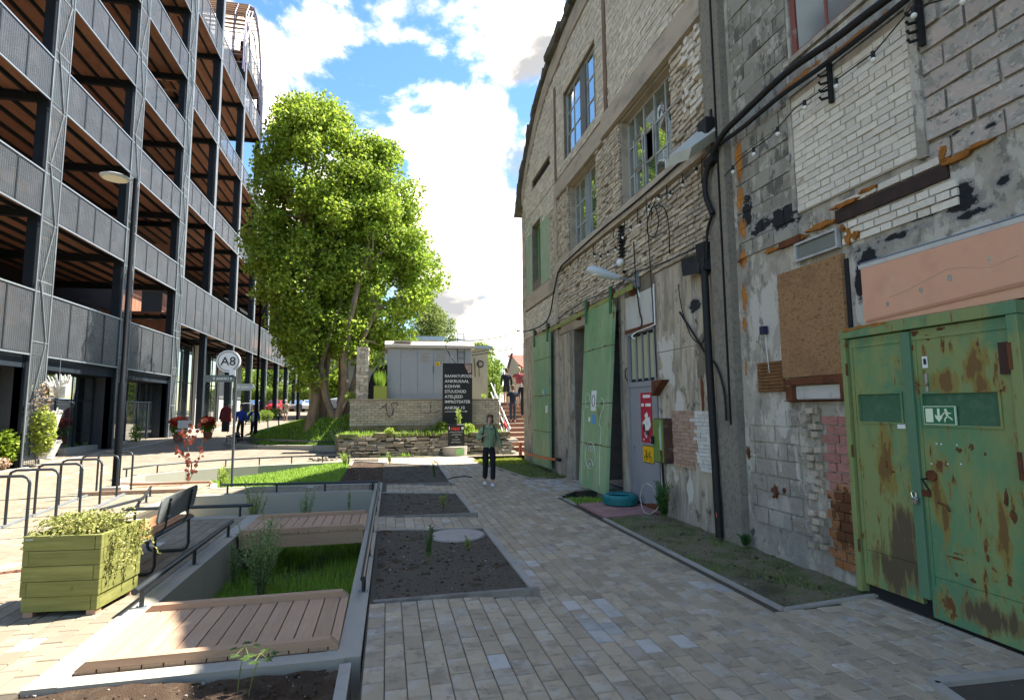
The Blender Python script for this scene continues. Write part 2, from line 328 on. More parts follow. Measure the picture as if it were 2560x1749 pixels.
# outlines seen from above (metres)
CH1 = [(-2.06, 4.50), (-.34, 4.50), (-.27, 14.0), (-.27, 12.72), (-3.95, 12.95), (-4.3, 10.35), (-2.06, 10.22)]
BED1 = [(-.085, 5.58), (1.42, 5.42), (1.42, 8.42), (-.085, 8.66)]
BED2 = [(-.085, 9.76), (1.44, 9.40), (1.45, 11.95), (-.085, 12.42)]
BED3 = [(-.02, 13.85), (1.50, 13.25), (1.60, 17.7), (-1.15, 19.85), (-1.15, 14.3)]
BASIN = [(-6.85, 16.7), (-6.6, 17.5), (-5.85, 18.35), (-5.1, 18.9), (-4.0, 19.3), (-2.85, 19.55), (-1.15, 19.85), (-1.15, 14.05), (-3.9, 14.3), (-4.1, 15.0), (-6.4, 15.95)]
RSTRIP = [(3.50, 4.50), (4.62, 4.62), (4.62, 8.80), (3.50, 8.64)]
RPATCH = [(3.46, 10.02), (4.35, 10.02), (4.35, 10.42), (3.46, 10.62)]
FPATCH = [(3.60, 13.9), (4.62, 13.95), (4.62, 18.4), (3.05, 18.4), (3.22, 17.0)]
BBED = [(-2.4, 4.36), (-.30, 4.22), (-.34, 1.5), (-2.7, 1.5)]
RBED = [(3.52, 3.12), (4.55, 3.06), (4.55, 1.8), (3.12, 1.8)]
MATP = [(3.48, 8.66), (4.55, 8.92), (4.55, 9.98), (3.55, 9.98)]
# right-hand path and the left plaza: sand bed with every paver a raised block
PATH_OUT = [(-.145, 1.5), (4.62, 1.5), (4.62, 4.6), (3.44, 4.46), (3.44, 10.9), (4.02, 11.6), (5.2, 11.6), (5.2, 13.9), (3.56, 13.7), (3.16, 17.0), (3.0, 20.8), (-1.1, 20.8), (-.08, 19.0), (-.08, 14.0), (-.145, 5.0)]
path = struct('path', slab(PATH_OUT, -.3, -.012), M_JOINT)
PLAZA_OUT = [(-2.28, 4.35), (-2.28, 10.42), (-4.1, 10.42), (-4.15, 13.1), (-.3, 12.85), (-.3, 14.0), (-4.0, 14.2), (-4.2, 15.0), (-6.6, 15.95), (-7.1, 16.8), (-6.85, 17.6), (-6.0, 18.6), (-5.2, 19.1), (-4.0, 19.5), (-2.85, 19.75), (-1.1, 20.0), (-1.1, 20.8), (-12.7, 20.8), (-12.7, 1.5), (-2.28, 1.5)]
plaza = struct('pavement', slab(PLAZA_OUT, -.3, -.012), M_JOINT)
HOLES = [CH1, BED1, BED2, BED3, BASIN, RSTRIP, FPATCH, BBED, RBED, MATP, RPATCH]
def paver_mb(b, cx, cy, w, l, z=0, t=.03):
    e = .006; x0, x1, y0, y1 = cx - w / 2, cx + w / 2, cy - l / 2, cy + l / 2; dz = U(-.0018, .0018)
    vs = [(x0, y0, z - t), (x1, y0, z - t), (x1, y1, z - t), (x0, y1, z - t), (x0, y0, z - e + dz), (x1, y0, z - e + dz), (x1, y1, z - e + dz), (x0, y1, z - e + dz),
          (x0 + e, y0 + e, z + dz), (x1 - e, y0 + e, z + dz), (x1 - e, y1 - e, z + dz), (x0 + e, y1 - e, z + dz)]
    b.add(vs, [(0, 1, 5, 4), (1, 2, 6, 5), (2, 3, 7, 6), (3, 0, 4, 7), (4, 5, 9, 8), (5, 6, 10, 9), (6, 7, 11, 10), (7, 4, 8, 11), (8, 9, 10, 11)])
def lay(parent, outline, PW, PL, xr, yr, mA, mB_, pale, n_ind, kerbclear=.04, skew=0.0, ymax=21):
    items = []; cuts = []; nx = int((xr[1] - xr[0]) / PW); c, s_ = math.cos(skew), math.sin(skew)
    for i in range(nx):
        off = (i % 2) * PL / 2 + (i % 3 == 0) * .01
        x = xr[0] + (i + .5) * PW; y = yr[0] - off
        while y < yr[1]:
            cx, cy = x, y + PL / 2
            if skew: cx, cy = x * c - cy * s_, x * s_ + cy * c
            q = .34
            pts = [(cx + a * PW * q, cy + b_ * PL * q) for a in (-1, 1) for b_ in (-1, 1)]
            if all(inside(p, outline) for p in pts) and not any(inside(p, h) for h in HOLES for p in pts) and cy < ymax:
                items.append((cx, cy))
            elif cy < ymax:      # cut stones along kerbs and edges
                for hy in (-1, 1):
                    hc = cy + hy * PL / 4; pp = [(cx + a * PW * .30, hc + b_ * PL * .13) for a in (-1, 1) for b_ in (-1, 1)]
                    if all(inside(p, outline) for p in pp) and not any(inside(p, h) for h in HOLES for p in pp): cuts.append((cx, hc))
            y += PL
    items.sort(key=lambda p: (p[0] * .6) ** 2 + (p[1]) ** 2 if p[1] > 3.0 else 1e6)
    protos = []
    for mm in (mA, mB_):
        for k in range(2):
            b = MB(); paver_mb(b, 0, 0, PW - .006, PL - .010); me_o = b.build('paver', mm, None); me = me_o.data; bpy.data.objects.remove(me_o); protos.append(me)
    rest = [MB(), MB()]
    for k, (cx, cy) in enumerate(items):
        isp = R_() < pale(cx, cy)
        if k < n_ind:
            o = bpy.data.objects.new('paver', protos[(2 if isp else 0) + (k % 2)]); COL.objects.link(o); o.parent = parent
            o.location = (cx, cy, U(-.0015, .0015)); o.rotation_euler = (U(-.004, .004), U(-.004, .004), skew + U(-.006, .006))
        else:
            paver_mb(rest[1 if isp else 0], cx, cy, PW - .006, PL - .010)
    for cx, cy in cuts: paver_mb(rest[0], cx, cy, PW - .006, PL / 2 - .006)
    for rb, mm in zip(rest, (mA, mB_)):
        if rb.v: tag(rb.build('paver_field', mm, parent), kind='stuff')
def palef(x, y):
    p = .0 + .16 * max(0, noise.noise(Vector((x * .55, y * .42, 4.2)))) * (1 if 3 < y < 8 else .5)
    if 4.0 < y < 5.3: p += .05
    if 11.8 < y < 13.6 and x > 3.2: p = .5
    return p
lay(path, PATH_OUT, .145, .235, (-.28, 5.2), (1.5, 20.8), M_PAVER, M_PAVER_PALE, palef, 300)
lay(plaza, PLAZA_OUT, .16, .24, (-12.7, -.3), (1.5, 20.8), M_PAVER_LEFT, M_PAVER_PALE, lambda x, y: .02, 260)
# far street, rising with distance: too far for single pavers
def street_mat():
    m = mat('street_paving', (.22, .18, .13), [((.33, .30, .25), 2, .45, .7, (1, 1, 1), .6)], .9)
    nt = m.node_tree; N = nt.nodes; L = nt.links; P = N['Principled BSDF']; src = P.inputs['Base Color'].links[0].from_socket
    tc = N.new('ShaderNodeTexCoord'); mp = N.new('ShaderNodeMapping'); mp.inputs['Rotation'].default_value = (0, 0, math.pi / 2); L.new(tc.outputs['Object'], mp.inputs[0])
    br = N.new('ShaderNodeTexBrick'); br.inputs['Scale'].default_value = 1; br.inputs['Brick Width'].default_value = .24; br.inputs['Row Height'].default_value = .16; br.inputs['Mortar Size'].default_value = .006
    br.inputs['Color1'].default_value = (1, 1, 1, 1); br.inputs['Color2'].default_value = (.84, .84, .84, 1); br.inputs['Mortar'].default_value = (.45, .42, .38, 1); L.new(mp.outputs[0], br.inputs[0])
    mi = N.new('ShaderNodeMix'); mi.data_type = 'RGBA'; mi.blend_type = 'MULTIPLY'; mi.inputs[0].default_value = 1; L.new(src, mi.inputs[6]); L.new(br.outputs[0], mi.inputs[7]); L.new(mi.outputs[2], P.inputs['Base Color']); return m
struct('street', sheet(-19, 20.75, 6, 110, 50, 90, lambda x, y: rise(x, y) - .002 if y > 20.8 else -.012), street_mat())
tag(bpy.data.objects['street'], None)
# far park ground and yards left and right of the street
struct('yard', sheet(-90, 84, 60, 220, 10, 10, lambda x, y: 1.49), M_EARTH); struct('yard', sheet(-90, 34, -17.5, 84, 4, 4, lambda x, y: .9), M_EARTH)
# ---- kerbs: each stone a piece
kerb_root = {}
def kerb(name, label, pts, w=.08, h=.0, L=1.0, m=M_KERB, drop=.25):
    t = thing(name, label, 'kerb', (pts[0][0], pts[0][1], 0), kind='structure')
    for (a, b) in zip(pts[:-1], pts[1:]):
        a = Vector((a[0], a[1], a[2] if len(a) > 2 else h)); b = Vector((b[0], b[1], b[2] if len(b) > 2 else h)); n = max(1, round((b - a).length / L))
        for i in range(n):
            p = a.lerp(b, i / n); q = a.lerp(b, (i + 1) / n); d = (q - p).normalized() * .004
            MB().beam(p + d - Vector((0, 0, drop / 2)), q - d - Vector((0, 0, drop / 2)), w, drop).build('kerb_stone', m, t)
    return t
kerb('kerb', 'pale kerb between right path and mossy verge', [(3.46, 8.64), (3.46, 4.46), (4.60, 4.58)], .055, .010)
kerb('kerb', 'kerb round the verge before the hall corner', [(3.08, 18.4), (3.2, 17.0), (3.57, 13.88), (4.0, 13.92)], .055, .010)
kerb('kerb', 'kerb along the small grass patch by the leaning door', [(3.44, 10.0), (3.44, 10.66), (4.0, 10.5)], .07, .012)
kerb('kerb', 'kerb of the corner bed at the lower right', [(3.10, 1.8), (3.48, 3.1), (4.6, 3.04)], .075, .02)
kerb('kerb', 'long edging stones on path side of the soil beds', [(1.46, 5.46), (1.46, 8.36)], .08, .012)
kerb('kerb', 'edging stones on path side of middle soil bed', [(1.48, 9.44), (1.48, 11.95)], .08, .012)
kerb('kerb', 'edging stones on path side of far soil bed', [(1.54, 13.3), (1.63, 17.7), (-1.1, 20.0)], .08, .012)
kerb('kerb', 'raised kerb growing out of paving at nearest soil bed', [(-.10, 5.555, .006), (.88, 5.47, .035), (1.47, 5.34, .075)], .06, 0, .9, mat('dark_kerb', (.22, .20, .17), [((.13, .12, .1), 4, .48, .62, (1, 1, 1), .8)], .9, (50, .3, .004)))
kerb('kerb', 'raised kerb growing out of paving at middle soil bed', [(-.10, 9.73, .01), (.88, 9.5, .035), (1.50, 9.30, .07)], .06, 0, .9, MATS['dark_kerb'])
kerb('kerb', 'raised kerb growing out of paving at far soil bed', [(-.02, 13.82, .01), (.8, 13.5, .035), (1.5, 13.15, .07)], .06, 0, .9, MATS['dark_kerb'])
kerb('kerb', 'thin kerb behind nearest soil bed', [(-.08, 8.71), (1.42, 8.45)], .05, .008)
kerb('kerb', 'thin kerb behind middle soil bed', [(-.08, 12.48), (1.44, 12.0)], .05, .008)
kerb('kerb', 'kerb right of bottom planting bed', [(-.27, 1.5), (-.26, 4.28)], .08, .012)
# ---- soil beds
def soil(label, poly, z, m=M_SOIL, amp=.03, step=.07, name='soil_bed', cat='soil bed', shape=None):
    xs = [p[0] for p in poly]; ys = [p[1] for p in poly]; b = MB(); idx = {}; x0, y0 = min(xs), min(ys); nx = int((max(xs) - x0) / step) + 1; ny = int((max(ys) - y0) / step) + 1
    for j in range(ny + 1):
        for i in range(nx + 1):
            x = min(x0 + i * step, max(xs)); y = min(y0 + j * step, max(ys))
            zz = z + amp * noise.fractal(Vector((x * 5, y * 5, .5)), 1, 2, 4) + (shape(x, y) if shape else 0); idx[i, j] = len(b.v); b.v.append((x, y, zz))
    for j in range(ny):
        for i in range(nx):
            cx, cy = x0 + (i + .5) * step, y0 + (j + .5) * step
            if any(inside((cx + a * step * .5, cy + c * step * .5), poly) for a in (-1, 1) for c in (-1, 1)): b.f.append((idx[i, j], idx[i + 1, j], idx[i + 1, j + 1], idx[i, j + 1])); b.mi.append(0)
    o = b.build(name, m, None, True); return tag(o, label, kind='structure')
soil('nearest dark soil bed with a pale manhole cover', BED1, -.025)
soil('middle dark soil bed between two paved strips', BED2, -.025)
soil('far dark soil bed beside the lawn basin', BED3, -.02)
soil('dark soil bed along the bottom edge of the picture', BBED, -.02)
soil('verge soil along the plastered wall', RSTRIP, -.012, M_GRIT, .02, name='verge')
soil('verge soil by the first green sliding door', FPATCH, -.01, M_GRIT, .02, name='verge')
soil('bare corner bed at lower right', RBED, -.03, M_GRIT, .012, name='verge')
soil('small mossy patch beside pink slabs', RPATCH, -.01, M_GRIT, .012, name='verge')
# pebbles and crumbs: nobody could count them
b = MB()
for poly, n in ((BED1, 420), (BED2, 260), (BBED, 420), (BED3, 260), (RSTRIP, 260), (RBED, 60), (FPATCH, 120)):
    xs = [p[0] for p in poly]; ys = [p[1] for p in poly]; k = 0
    while k < n:
        p = (U(min(xs), max(xs)), U(min(ys), max(ys)))
        if inside(p, poly):
            r = U(.003, .010) if R_() < .93 else U(.012, .022); b.ball((p[0], p[1], -.012), (r, r * U(.6, 1), r * .7), 5, 3, Matrix.Rotation(U(0, 6), 3, 'Z'))
        k += 1
tag(b.build('pebbles', mat('pebble', (.30, .28, .25), [((.16, .11, .08), 40, .45, .6, (1, 1, 1))], .9, isl=.5), None), 'scattered pebbles and crumbs lying on the soil', kind='stuff')
b = MB()
for poly, n in ((BED1, 1500), (BED2, 700), (BBED, 1300), (BED3, 500), (RSTRIP, 300)):
    f_ = None; xs = [p[0] for p in poly]; ys = [p[1] for p in poly]; k = 0
    while k < n:
        p = (U(min(xs), max(xs)), U(min(ys), max(ys)))
        if inside(p, poly):
            r = U(.006, .016) if R_() < .92 else U(.018, .032); b.ball((p[0], p[1], -.016), (r, r * U(.6, 1), r * U(.5, .9)), 5, 3, Matrix.Rotation(U(0, 6), 3, 'Z')); k += 1
tag(b.build('soil_clods', mat('soil_clod', (.085, .052, .03), [((.03, .02, .014), 9, .45, .6, (1, 1, 1))], .98, isl=.45), None), 'loose dark crumbs of soil covering the planting beds', kind='stuff')
# ---- sunken channel: lawn floor, retaining walls, copings, decks
def grass(name, label, n, region, zf, h=(.05, .13), w=.006, m=M_GRASS, parent=None, lean=.35, dens=None):
    b = MB()
    for _ in range(n):
        x, y = region()
        if dens and R_() > dens(x, y): continue
        z = zf(x, y); a = U(0, 6.283); hh = U(*h); d = Vector((math.cos(a), math.sin(a), 0)); e = Vector((-d.y, d.x, 0)) * w * U(.7, 1.3); ln = d * hh * U(0, lean * 2)
        p = Vector((x, y, z)); q = p + ln * .35 + Vector((0, 0, hh * .6)); t = p + ln + Vector((0, 0, hh))
        b.add([p - e, p + e, q + e * .7, q - e * .7, t], [(0, 1, 2, 3), (3, 2, 4)])
    return tag(b.build(name, m, parent), label, kind='stuff')
FZ = -.58
struct('channel_floor', MB().box(-4.5, 5.7, -.9, -.15, 13.1, FZ), M_TURF)
def reg_poly(poly):
    xs = [p[0] for p in poly]; ys = [p[1] for p in poly]
    def f():
        for _ in range(30):
            p = (U(min(xs), max(xs)), U(min(ys), max(ys)))
            if inside(p, poly): return p
        return p
    return f
CHF = [(-2.05, 5.7), (-.35, 5.7), (-.3, 12.7), (-3.9, 12.9), (-4.2, 10.5), (-2.05, 10.3)]
grass('channel_grass', 'long green grass on the floor of sunken channel', 46000, reg_poly(CHF), lambda x, y: FZ - .01, (.05, .20), .005, dens=lambda x, y: .55 + .9 * noise.noise(Vector((x * 1.4, y * 1.1, 3))))
cw = thing('channel_wall', 'pale cast concrete retaining wall of sunken channel', 'retaining wall', (-2.1, 5.8, 0), kind='structure')
def wallpiece(pts, z0, z1, w, name='wall_section', par=cw, m=M_CONC, seg=1.5):
    for a, c in zip(pts[:-1], pts[1:]):
        a = Vector((*a, 0)); c = Vector((*c, 0)); n = max(1, round((c - a).length / seg))
        for i in range(n):
            p = a.lerp(c, i / n); q = a.lerp(c, (i + 1) / n); d = (q - p).normalized() * .003; zc = (z0 + z1) / 2
            MB().beam((p.x + d.x, p.y + d.y, zc), (q.x - d.x, q.y - d.y, zc), w, z1 - z0).build(name, m, par)
wallpiece([(-2.17, 4.36), (-2.17, 10.42)], -.85, .012, .21)
wallpiece([(-2.28, 10.32), (-4.35, 10.44)], -.85, .010, .20)
wallpiece([(-.245, 4.36), (-.165, 14.05)], -.85, .014, .17)
wallpiece([(-.27, 12.80), (-4.1, 13.03)], -.85, .010, .16)
wallpiece([(-4.42, 10.4), (-4.2, 13.1)], -.85, .010, .18)
wallpiece([(-2.07, 4.43), (-.27, 4.43)], -.3, .011, .15)
wallpiece([(-2.06, 5.80), (-.27, 5.80)], -.85, -.12, .14)
MB().box(-.42, 4.5, -.3, -.335, 5.73, .006).build('wall_section', M_CONC, cw)
# sloping wing wall at the left end of the channel
b = MB(); b.prism([(-3.95, 10.6, FZ), (-4.32, 10.6, FZ), (-4.32, 10.6, .0)], (.1, 2.3, 0)); b.build('wall_section', M_CONC, cw)
def deck(label, x0, x1, y0, y1, z, pw=.138, skew=0, edge=.075):
    t = thing('timber_deck', label, 'deck', (x0, y0, 0)); n = int((x1 - x0) / pw)
    for i in range(n + 1):
        a = x0 + i * pw; c = min(x1, a + pw - .009)
        if c - a < .03: continue
        b = MB(); b.prism([(a, y0, z), (c, y0, z), (c + skew, y1, z), (a + skew, y1, z)], (0, 0, -.028)); b.build('plank', M_DECK, t, bevel=.002)
    for yy in (y0, y1 - edge):
        sk = 0 if yy == y0 else skew
        b = MB(); b.prism([(x0 + sk, yy, z + .001), (x1 + sk, yy, z + .001), (x1 + sk - .06, yy + .005, z + .052), (x0 + sk + .06, yy + .005, z + .052)], (0, edge, 0)); b.build('edge_board', M_DECKEDGE, t)
    for yy in (y0 + .15, (y0 + y1) / 2, y1 - .15): MB().box(x0 + .02, yy, z - .19, x1 - .02, yy + .06, z - .03).build('joist', M_DECKEDGE, t)
    MB().box(x0 + .03, y0 + .01, z - .21, x1 - .03, y0 + .05, z - .03).build('fascia_board', M_DECKEDGE, t)
    return t
deck('nearest timber deck of tan planks, lit at one corner', -2.055, -.33, 4.53, 5.72, .035)
deck('timber footbridge of tan planks across the sunken channel', -2.055, -.29, 8.72, 9.95, .035)
deck('far timber deck beside the lamp post footing', -6.35, -4.12, 13.65, 15.0, .03, skew=.0)
# ---- lawn basin beyond the channel, with curved wall
def basin_z(x, y):
    d = max(0, min(1, (x + 6.6) / 5.2)); return -.50 + .47 * (d ** 1.3)
soil('lawn basin', BASIN, 0, M_TURF, .02, .2, 'lawn', shape=basin_z)
grass('lawn_grass', 'bright grass in the curved lawn basin', 26000, reg_poly(BASIN), lambda x, y: basin_z(x, y) - .01, (.04, .13), .010, dens=lambda x, y: 1 if x < -1.9 else .5)
bw = thing('basin_wall', 'curved pale concrete wall round the lawn basin', 'retaining wall', (-6.8, 16.7, 0), kind='structure')
wallpiece(BASIN[:7], -.8, .012, .18, par=bw)
wallpiece([(-1.15, 19.9), (-1.15, 18.6)], -.8, .012, .12, par=bw)
wallpiece([(-3.9, 14.12), (-.27, 13.98)], -.8, .010, .14, par=bw)
wallpiece([(-3.9, 14.2), (-4.1, 15.05), (-6.5, 16.0), (-6.9, 16.7)], -.8, .010, .14, par=bw)
# ---- grass on verges
grass('verge_grass', 'sparse moss and grass on the verge by the wall', 9000, reg_poly(RSTRIP), lambda x, y: -.015, (.008, .035), .004, M_DRYGRASS, dens=lambda x, y: max(0, min(1, .35 + 1.6 * noise.noise(Vector((x * 1.6, y * 1.3, 2))))) * (1 if x < 4.3 else .4))
grass('verge_grass', 'sparse grass by the first sliding door', 6000, reg_poly(FPATCH), lambda x, y: -.015, (.01, .06), .008, M_DRYGRASS)
grass('verge_grass', 'green tuft beside the pink slabs', 900, reg_poly(RPATCH), lambda x, y: -.01, (.02, .09), .006, M_GRASS)
grass('verge_grass', 'sunlit yellow green weeds at the hall corner', 2500, reg_poly([(2.95, 17.2), (4.5, 17.4), (4.55, 19.0), (2.9, 19.0)]), lambda x, y: -.01, (.03, .12), .01, mat('yellow_weed', (.32, .36, .05), (), .7, isl=.3, transl=.4))
# ---- mound with lawn, between street and brick wall
MOUND = [(-6.5, 30.2), (-5.5, 27.6), (-4.3, 26.1), (-2.9, 25.2), (-1.5, 24.6), (-1.5, 23.2), (.9, 22.2), (.9, 21.2), (-1.4, 21.9), (-1.2, 22.2)]
def mound_z(x, y):
    base = rise(x, y); u = max(0, min(1, (x + 6.6) / 5.0)); v = max(0, min(1, (y - 24.3 - max(0, -x - 1.2) * .38 - max(0, -x - 3) * .62) / 1.5)); v = v * v * (3 - 2 * v)
    return base + (.25 + 1.2 * u) * v + .02
MND = [(-6.9, 31), (-5.6, 27.2), (-4.4, 25.8), (-3.0, 24.9), (-1.2, 24.3), (-1.2, 21.8), (.9, 21.2), (.9, 22.3), (-1.35, 22.8), (-1.35, 34), (-5.5, 36)]
soil('grassy mound under the maple trees', MND, 0, M_TURF, .03, .3, 'lawn', shape=mound_z)
grass('mound_grass', 'bright lawn grass on the mound under the maples', 26000, reg_poly(MND), mound_z, (.06, .15), .018, M_GRASS)
# ================================================================ right-hand buildings
WX = 4.6
M_SILIC = mat('silicate_brick', (0.670, 0.601, 0.493), [((.30, .27, .22), 4, .45, .72, (1, 1, 1), .7), ((.16, .14, .12), 26, .62, .75, (1, 1, 1), .6), ((.56, .53, .48), 9, .58, .75, (1, 1, 1), .7)], .92, (50, .6, .006), .14)
M_SILICW = mat('white_brick', (0.682, 0.632, 0.550), [((.42, .39, .33), 4, .45, .72, (1, 1, 1), .6), ((.30, .27, .22), 30, .62, .78, (1, 1, 1), .6)], .92, (50, .5, .005), .09)
M_ROUGHB = mat('weathered_brick', (0.567, 0.483, 0.373), [((.17, .15, .12), 5, .45, .72, (1, 1, 1), .8), ((.5, .47, .41), 9, .56, .72, (1, 1, 1), .8)], .95, (40, .9, .012), .24)
M_MORTAR = mat('old_mortar', (.20, .17, .13), [((.10, .09, .075), 4, .45, .7, (1, 1, 1), .8)], .95, (30, .9, .01))
TARS = ('R', [((.30, .29, .27), .28), ((.022, .022, .025), 0)], 3.6, (1, 1, 1.5), [(4.42, 3.26, .20, .13), (4.12, 3.36, .32, .06), (3.84, 3.46, .2, .04), (3.50, 3.50, .17, .15), (3.36, 3.34, .16, .05), (3.16, 3.52, .10, .06), (3.2, 3.97, .10, .04), (3.47, 4.05, .07, .03), (3.34, 3.98, .05, .03), (5.5, 4.0, .30, .20), (5.95, 4.05, .22, .15), (6.2, 4.35, .14, .3), (4.55, 3.0, .05, .26), (7.35, 4.3, .5, .2), (7.1, 4.5, .3, .2), (7.55, 3.32, .24, .12), (9.5, 4.04, .16, .08), (12.3, 4.12, .4, .1), (11.3, 4.4, .3, .12)])
FOAMS = ('R', [((.30, .15, .06), .22), ((.46, .19, .04), 0)], 5.0, (1, 2.2, .7), [(6.30, 5.1, .08, .26), (6.33, 4.55, .08, .16), (6.31, 4.15, .09, .16), (6.35, 3.75, .08, .12), (6.36, 3.25, .06, .18), (6.40, 2.85, .05, .12), (6.41, 2.3, .03, .12), (5.2, 5.55, .5, .03), (4.4, 5.5, .4, .03)])
LIMES = ('R', [((.56, .535, .48), 0)], 3.2, (1, 1.3, .7), [(5.9, 3.1, .22, .5), (5.95, 2.7, .16, .35), (4.2, 3.58, .5, .10), (3.6, 3.68, .3, .10), (3.4, 3.2, .25, .08), (4.56, 2.8, .06, .3), (5.75, 1.65, .2, .3), (5.55, 1.1, .06, .4), (6.15, 2.9, .08, .5), (8.45, 2.55, .34, .62), (8.45, 1.1, .3, .7), (8.1, 1.85, .2, .25), (7.9, .5, .12, .35), (7.3, 2.6, .12, .2)])
RUSTS = ('R', [((.34, .17, .07), .15), ((.13, .055, .025), 0)], 6, (1, 1.5, .8), [(5.95, .78, .06, .10), (5.78, .8, .03, .04), (7.42, 1.95, .05, .34), (6.42, 1.2, .03, .1), (4.9, .75, .22, .30), (4.9, .45, .2, .2)])
WEAR = lambda a, b, c: [([(a, .47, .53, .9)], 2.1, 0, 0, (1, 1, .8)), ([(b, .53, .575, .9)], 3.1, 0, 0, (1, 1.2, .6)), ([(c, .57, .61, .85)], 5.5, 0, 0, (1, 1.1, .7))]
M_CINDER = mat('cinder_block', (0.253, 0.236, 0.196), WEAR((.33, .315, .27), (.12, .115, .10), (.46, .44, .39)) + [LIMES, TARS, FOAMS], .95, (35, 1, .014), .10)
M_PINKB = mat('pinkish_block', (.58, .475, .42), WEAR((.50, .46, .41), (.36, .34, .30), (.66, .62, .57)) + [([((.24, .22, .2), .60, .63, .9), ((.04, .04, .04), .66, .68, 1)], 4.5, 0, 0, (1, 1, 1)), TARS, FOAMS], .95, (30, 1, .014), .07)
M_PLAST = mat('weathered_plaster', (0.420, 0.384, 0.324), WEAR((.33, .30, .25), (.55, .515, .445), (.21, .195, .17)) + [((.20, .195, .195), 1.2, .42, .60, (1, 1, 1), .85, (1.9, .1, .9)), ([((.28, .27, .25), .60, .63, .8), ((.06, .06, .06), .655, .675, .9)], 4.2, 0, 0, (1, 1, .8)), LIMES, RUSTS, TARS, FOAMS], .93, (22, 1, .025))
M_PLASTW = mat('pale_plaster', (.52, .51, .48), [((.33, .32, .30), 3, .5, .7, (1, 1, .4), .8), ((.2, .19, .18), 9, .62, .74, (1, 1, .5), .7)], .9, (30, .5, .006))
M_BEAM = mat('old_concrete_beam', (0.460, 0.387, 0.303), [((.20, .18, .15), 3, .48, .7, (1, .4, 1), .8), ((.42, .39, .33), 6, .58, .74, (1, .4, 1), .7)], .93, (24, .9, .015))
M_DARKC = mat('mossy_roof_concrete', (.135, .125, .105), [((.07, .068, .055), 3, .45, .68, (1, 1, 1), .8), ((.24, .23, .20), 8, .6, .74, (1, 1, 1), .6)], .95, (12, 1, .05))
M_STREAK = mat('streaked_concrete', (0.444, 0.384, 0.294), [([((.25, .22, .175), .47, .56, .85)], 2.6, 0, 0, (1, 2.2, .3)), ([((.50, .465, .40), .55, .62, .8)], 3.4, 0, 0, (1, 2.4, .4)), ((.21, .215, .23), 1.0, .42, .60, (1, 1.4, 1), .85, (1.3, -.1, .8)), ([((.2, .18, .15), .58, .61, .8), ((.08, .075, .07), .64, .66, .9)], 5.2, 0, 0, (1, 1, .7)), LIMES, RUSTS, TARS], .92, (20, .9, .015))
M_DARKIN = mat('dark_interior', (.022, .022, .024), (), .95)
M_PEACH = mat('peach_plaster', (.66, .36, .235), [((.50, .26, .18), 2.2, .5, .72, (1, 1, 1), .5), ((.66, .43, .33), 5, .55, .75, (1, 1, 1), .5), ((.40, .20, .12), 1.2, .60, .72, (1, .35, 2.4), .55)], .88, (45, .45, .005))
M_GREEN = mat('worn_green_paint', (0.127, 0.248, 0.116), [([((.24, .27, .10), .40, .52, .85)], 1.5, 0, 0, (1, 1.4, .55)), ([((.07, .205, .12), .53, .60, .8)], 1.3, 0, 0, (1, 1, .8)), ([((.23, .20, .055), .565, .60, .85), ((.20, .105, .03), .605, .625, .9), ((.10, .04, .018), .64, .655, 1)], 6.5, 0, 0, (1, 2.6, .55)), ([((.24, .2, .06), .59, .615, .8), ((.13, .055, .022), .635, .65, 1)], 3.4, 0, 0, (1, 1.2, .8)), ('R', [((.17, .15, .06), .3), ((.10, .075, .045), 0)], 5, (1, 3.0, .35), [(4.22, .45, .20, .34), (4.15, .72, .10, .2), (4.3, .3, .2, .2), (3.5, .18, .3, .12)]), ('R', [((.23, .19, .05), .25), ((.16, .09, .03), -.12)], 6, (1, 2.2, .6), [(3.84, 1.05, .05, .24), (3.78, .86, .05, .2), (3.42, 2.1, .12, .16), (3.40, 1.95, .08, .2), (3.70, 1.98, .14, .12), (3.33, .8, .06, .3), (4.3, 1.25, .1, .3)])], .5, (30, .45, .004), 0, 0, .4)
M_GREEN2 = mat('green_sheet_metal', (0.198, 0.341, 0.176), [((.30, .40, .23), 1.3, .44, .58, (1, 1.2, .45), .85), ((.10, .23, .09), 1.9, .5, .68, (1, 1, .6), .7), ([((.30, .27, .10), .60, .63, .8), ((.17, .09, .03), .645, .66, 1)], 5, 0, 0, (1, 2.2, .35))], .42, (8, .25, .006), 0, 0, .5)
M_GREEND = mat('dark_green_bracket', (.03, .13, .07), [((.06, .09, .04), 6, .5, .7, (1, 1, 1), .7)], .5)
M_GREYP = mat('grey_door_paint', (.27, .275, .30), [((.2, .2, .22), 2.4, .46, .7, (1, 1, .5), .6), ((.09, .055, .035), 7, .66, .72, (1, 1.5, .6), .9)], .45, (20, .25, .003))
M_OSB = mat('osb_board', (.29, .16, .075), [((.36, .22, .11), 26, .5, .56, (1, 3, 1.1), .8), ((.15, .07, .03), 21, .54, .60, (1, 1.1, 3), .85), ((.17, .09, .045), 2, .5, .72, (1, 1, 1), .6)], .85, (60, .8, .006))
M_WFRAME = mat('old_window_paint', (.42, .43, .42), [((.26, .25, .23), 8, .5, .72, (1, 1, .4), .8)], .7)
M_GL_OLD = glass('old_window_glass', (.10, .16, .14), .42, .35, .02, .02)
M_GL_BLUE = glass('upper_window_glass', (.12, .15, .18), .55, .2, .02, .01)
M_GL_DIRTY = glass('dirty_glass', (.20, .20, .15), .12, .2, .2)

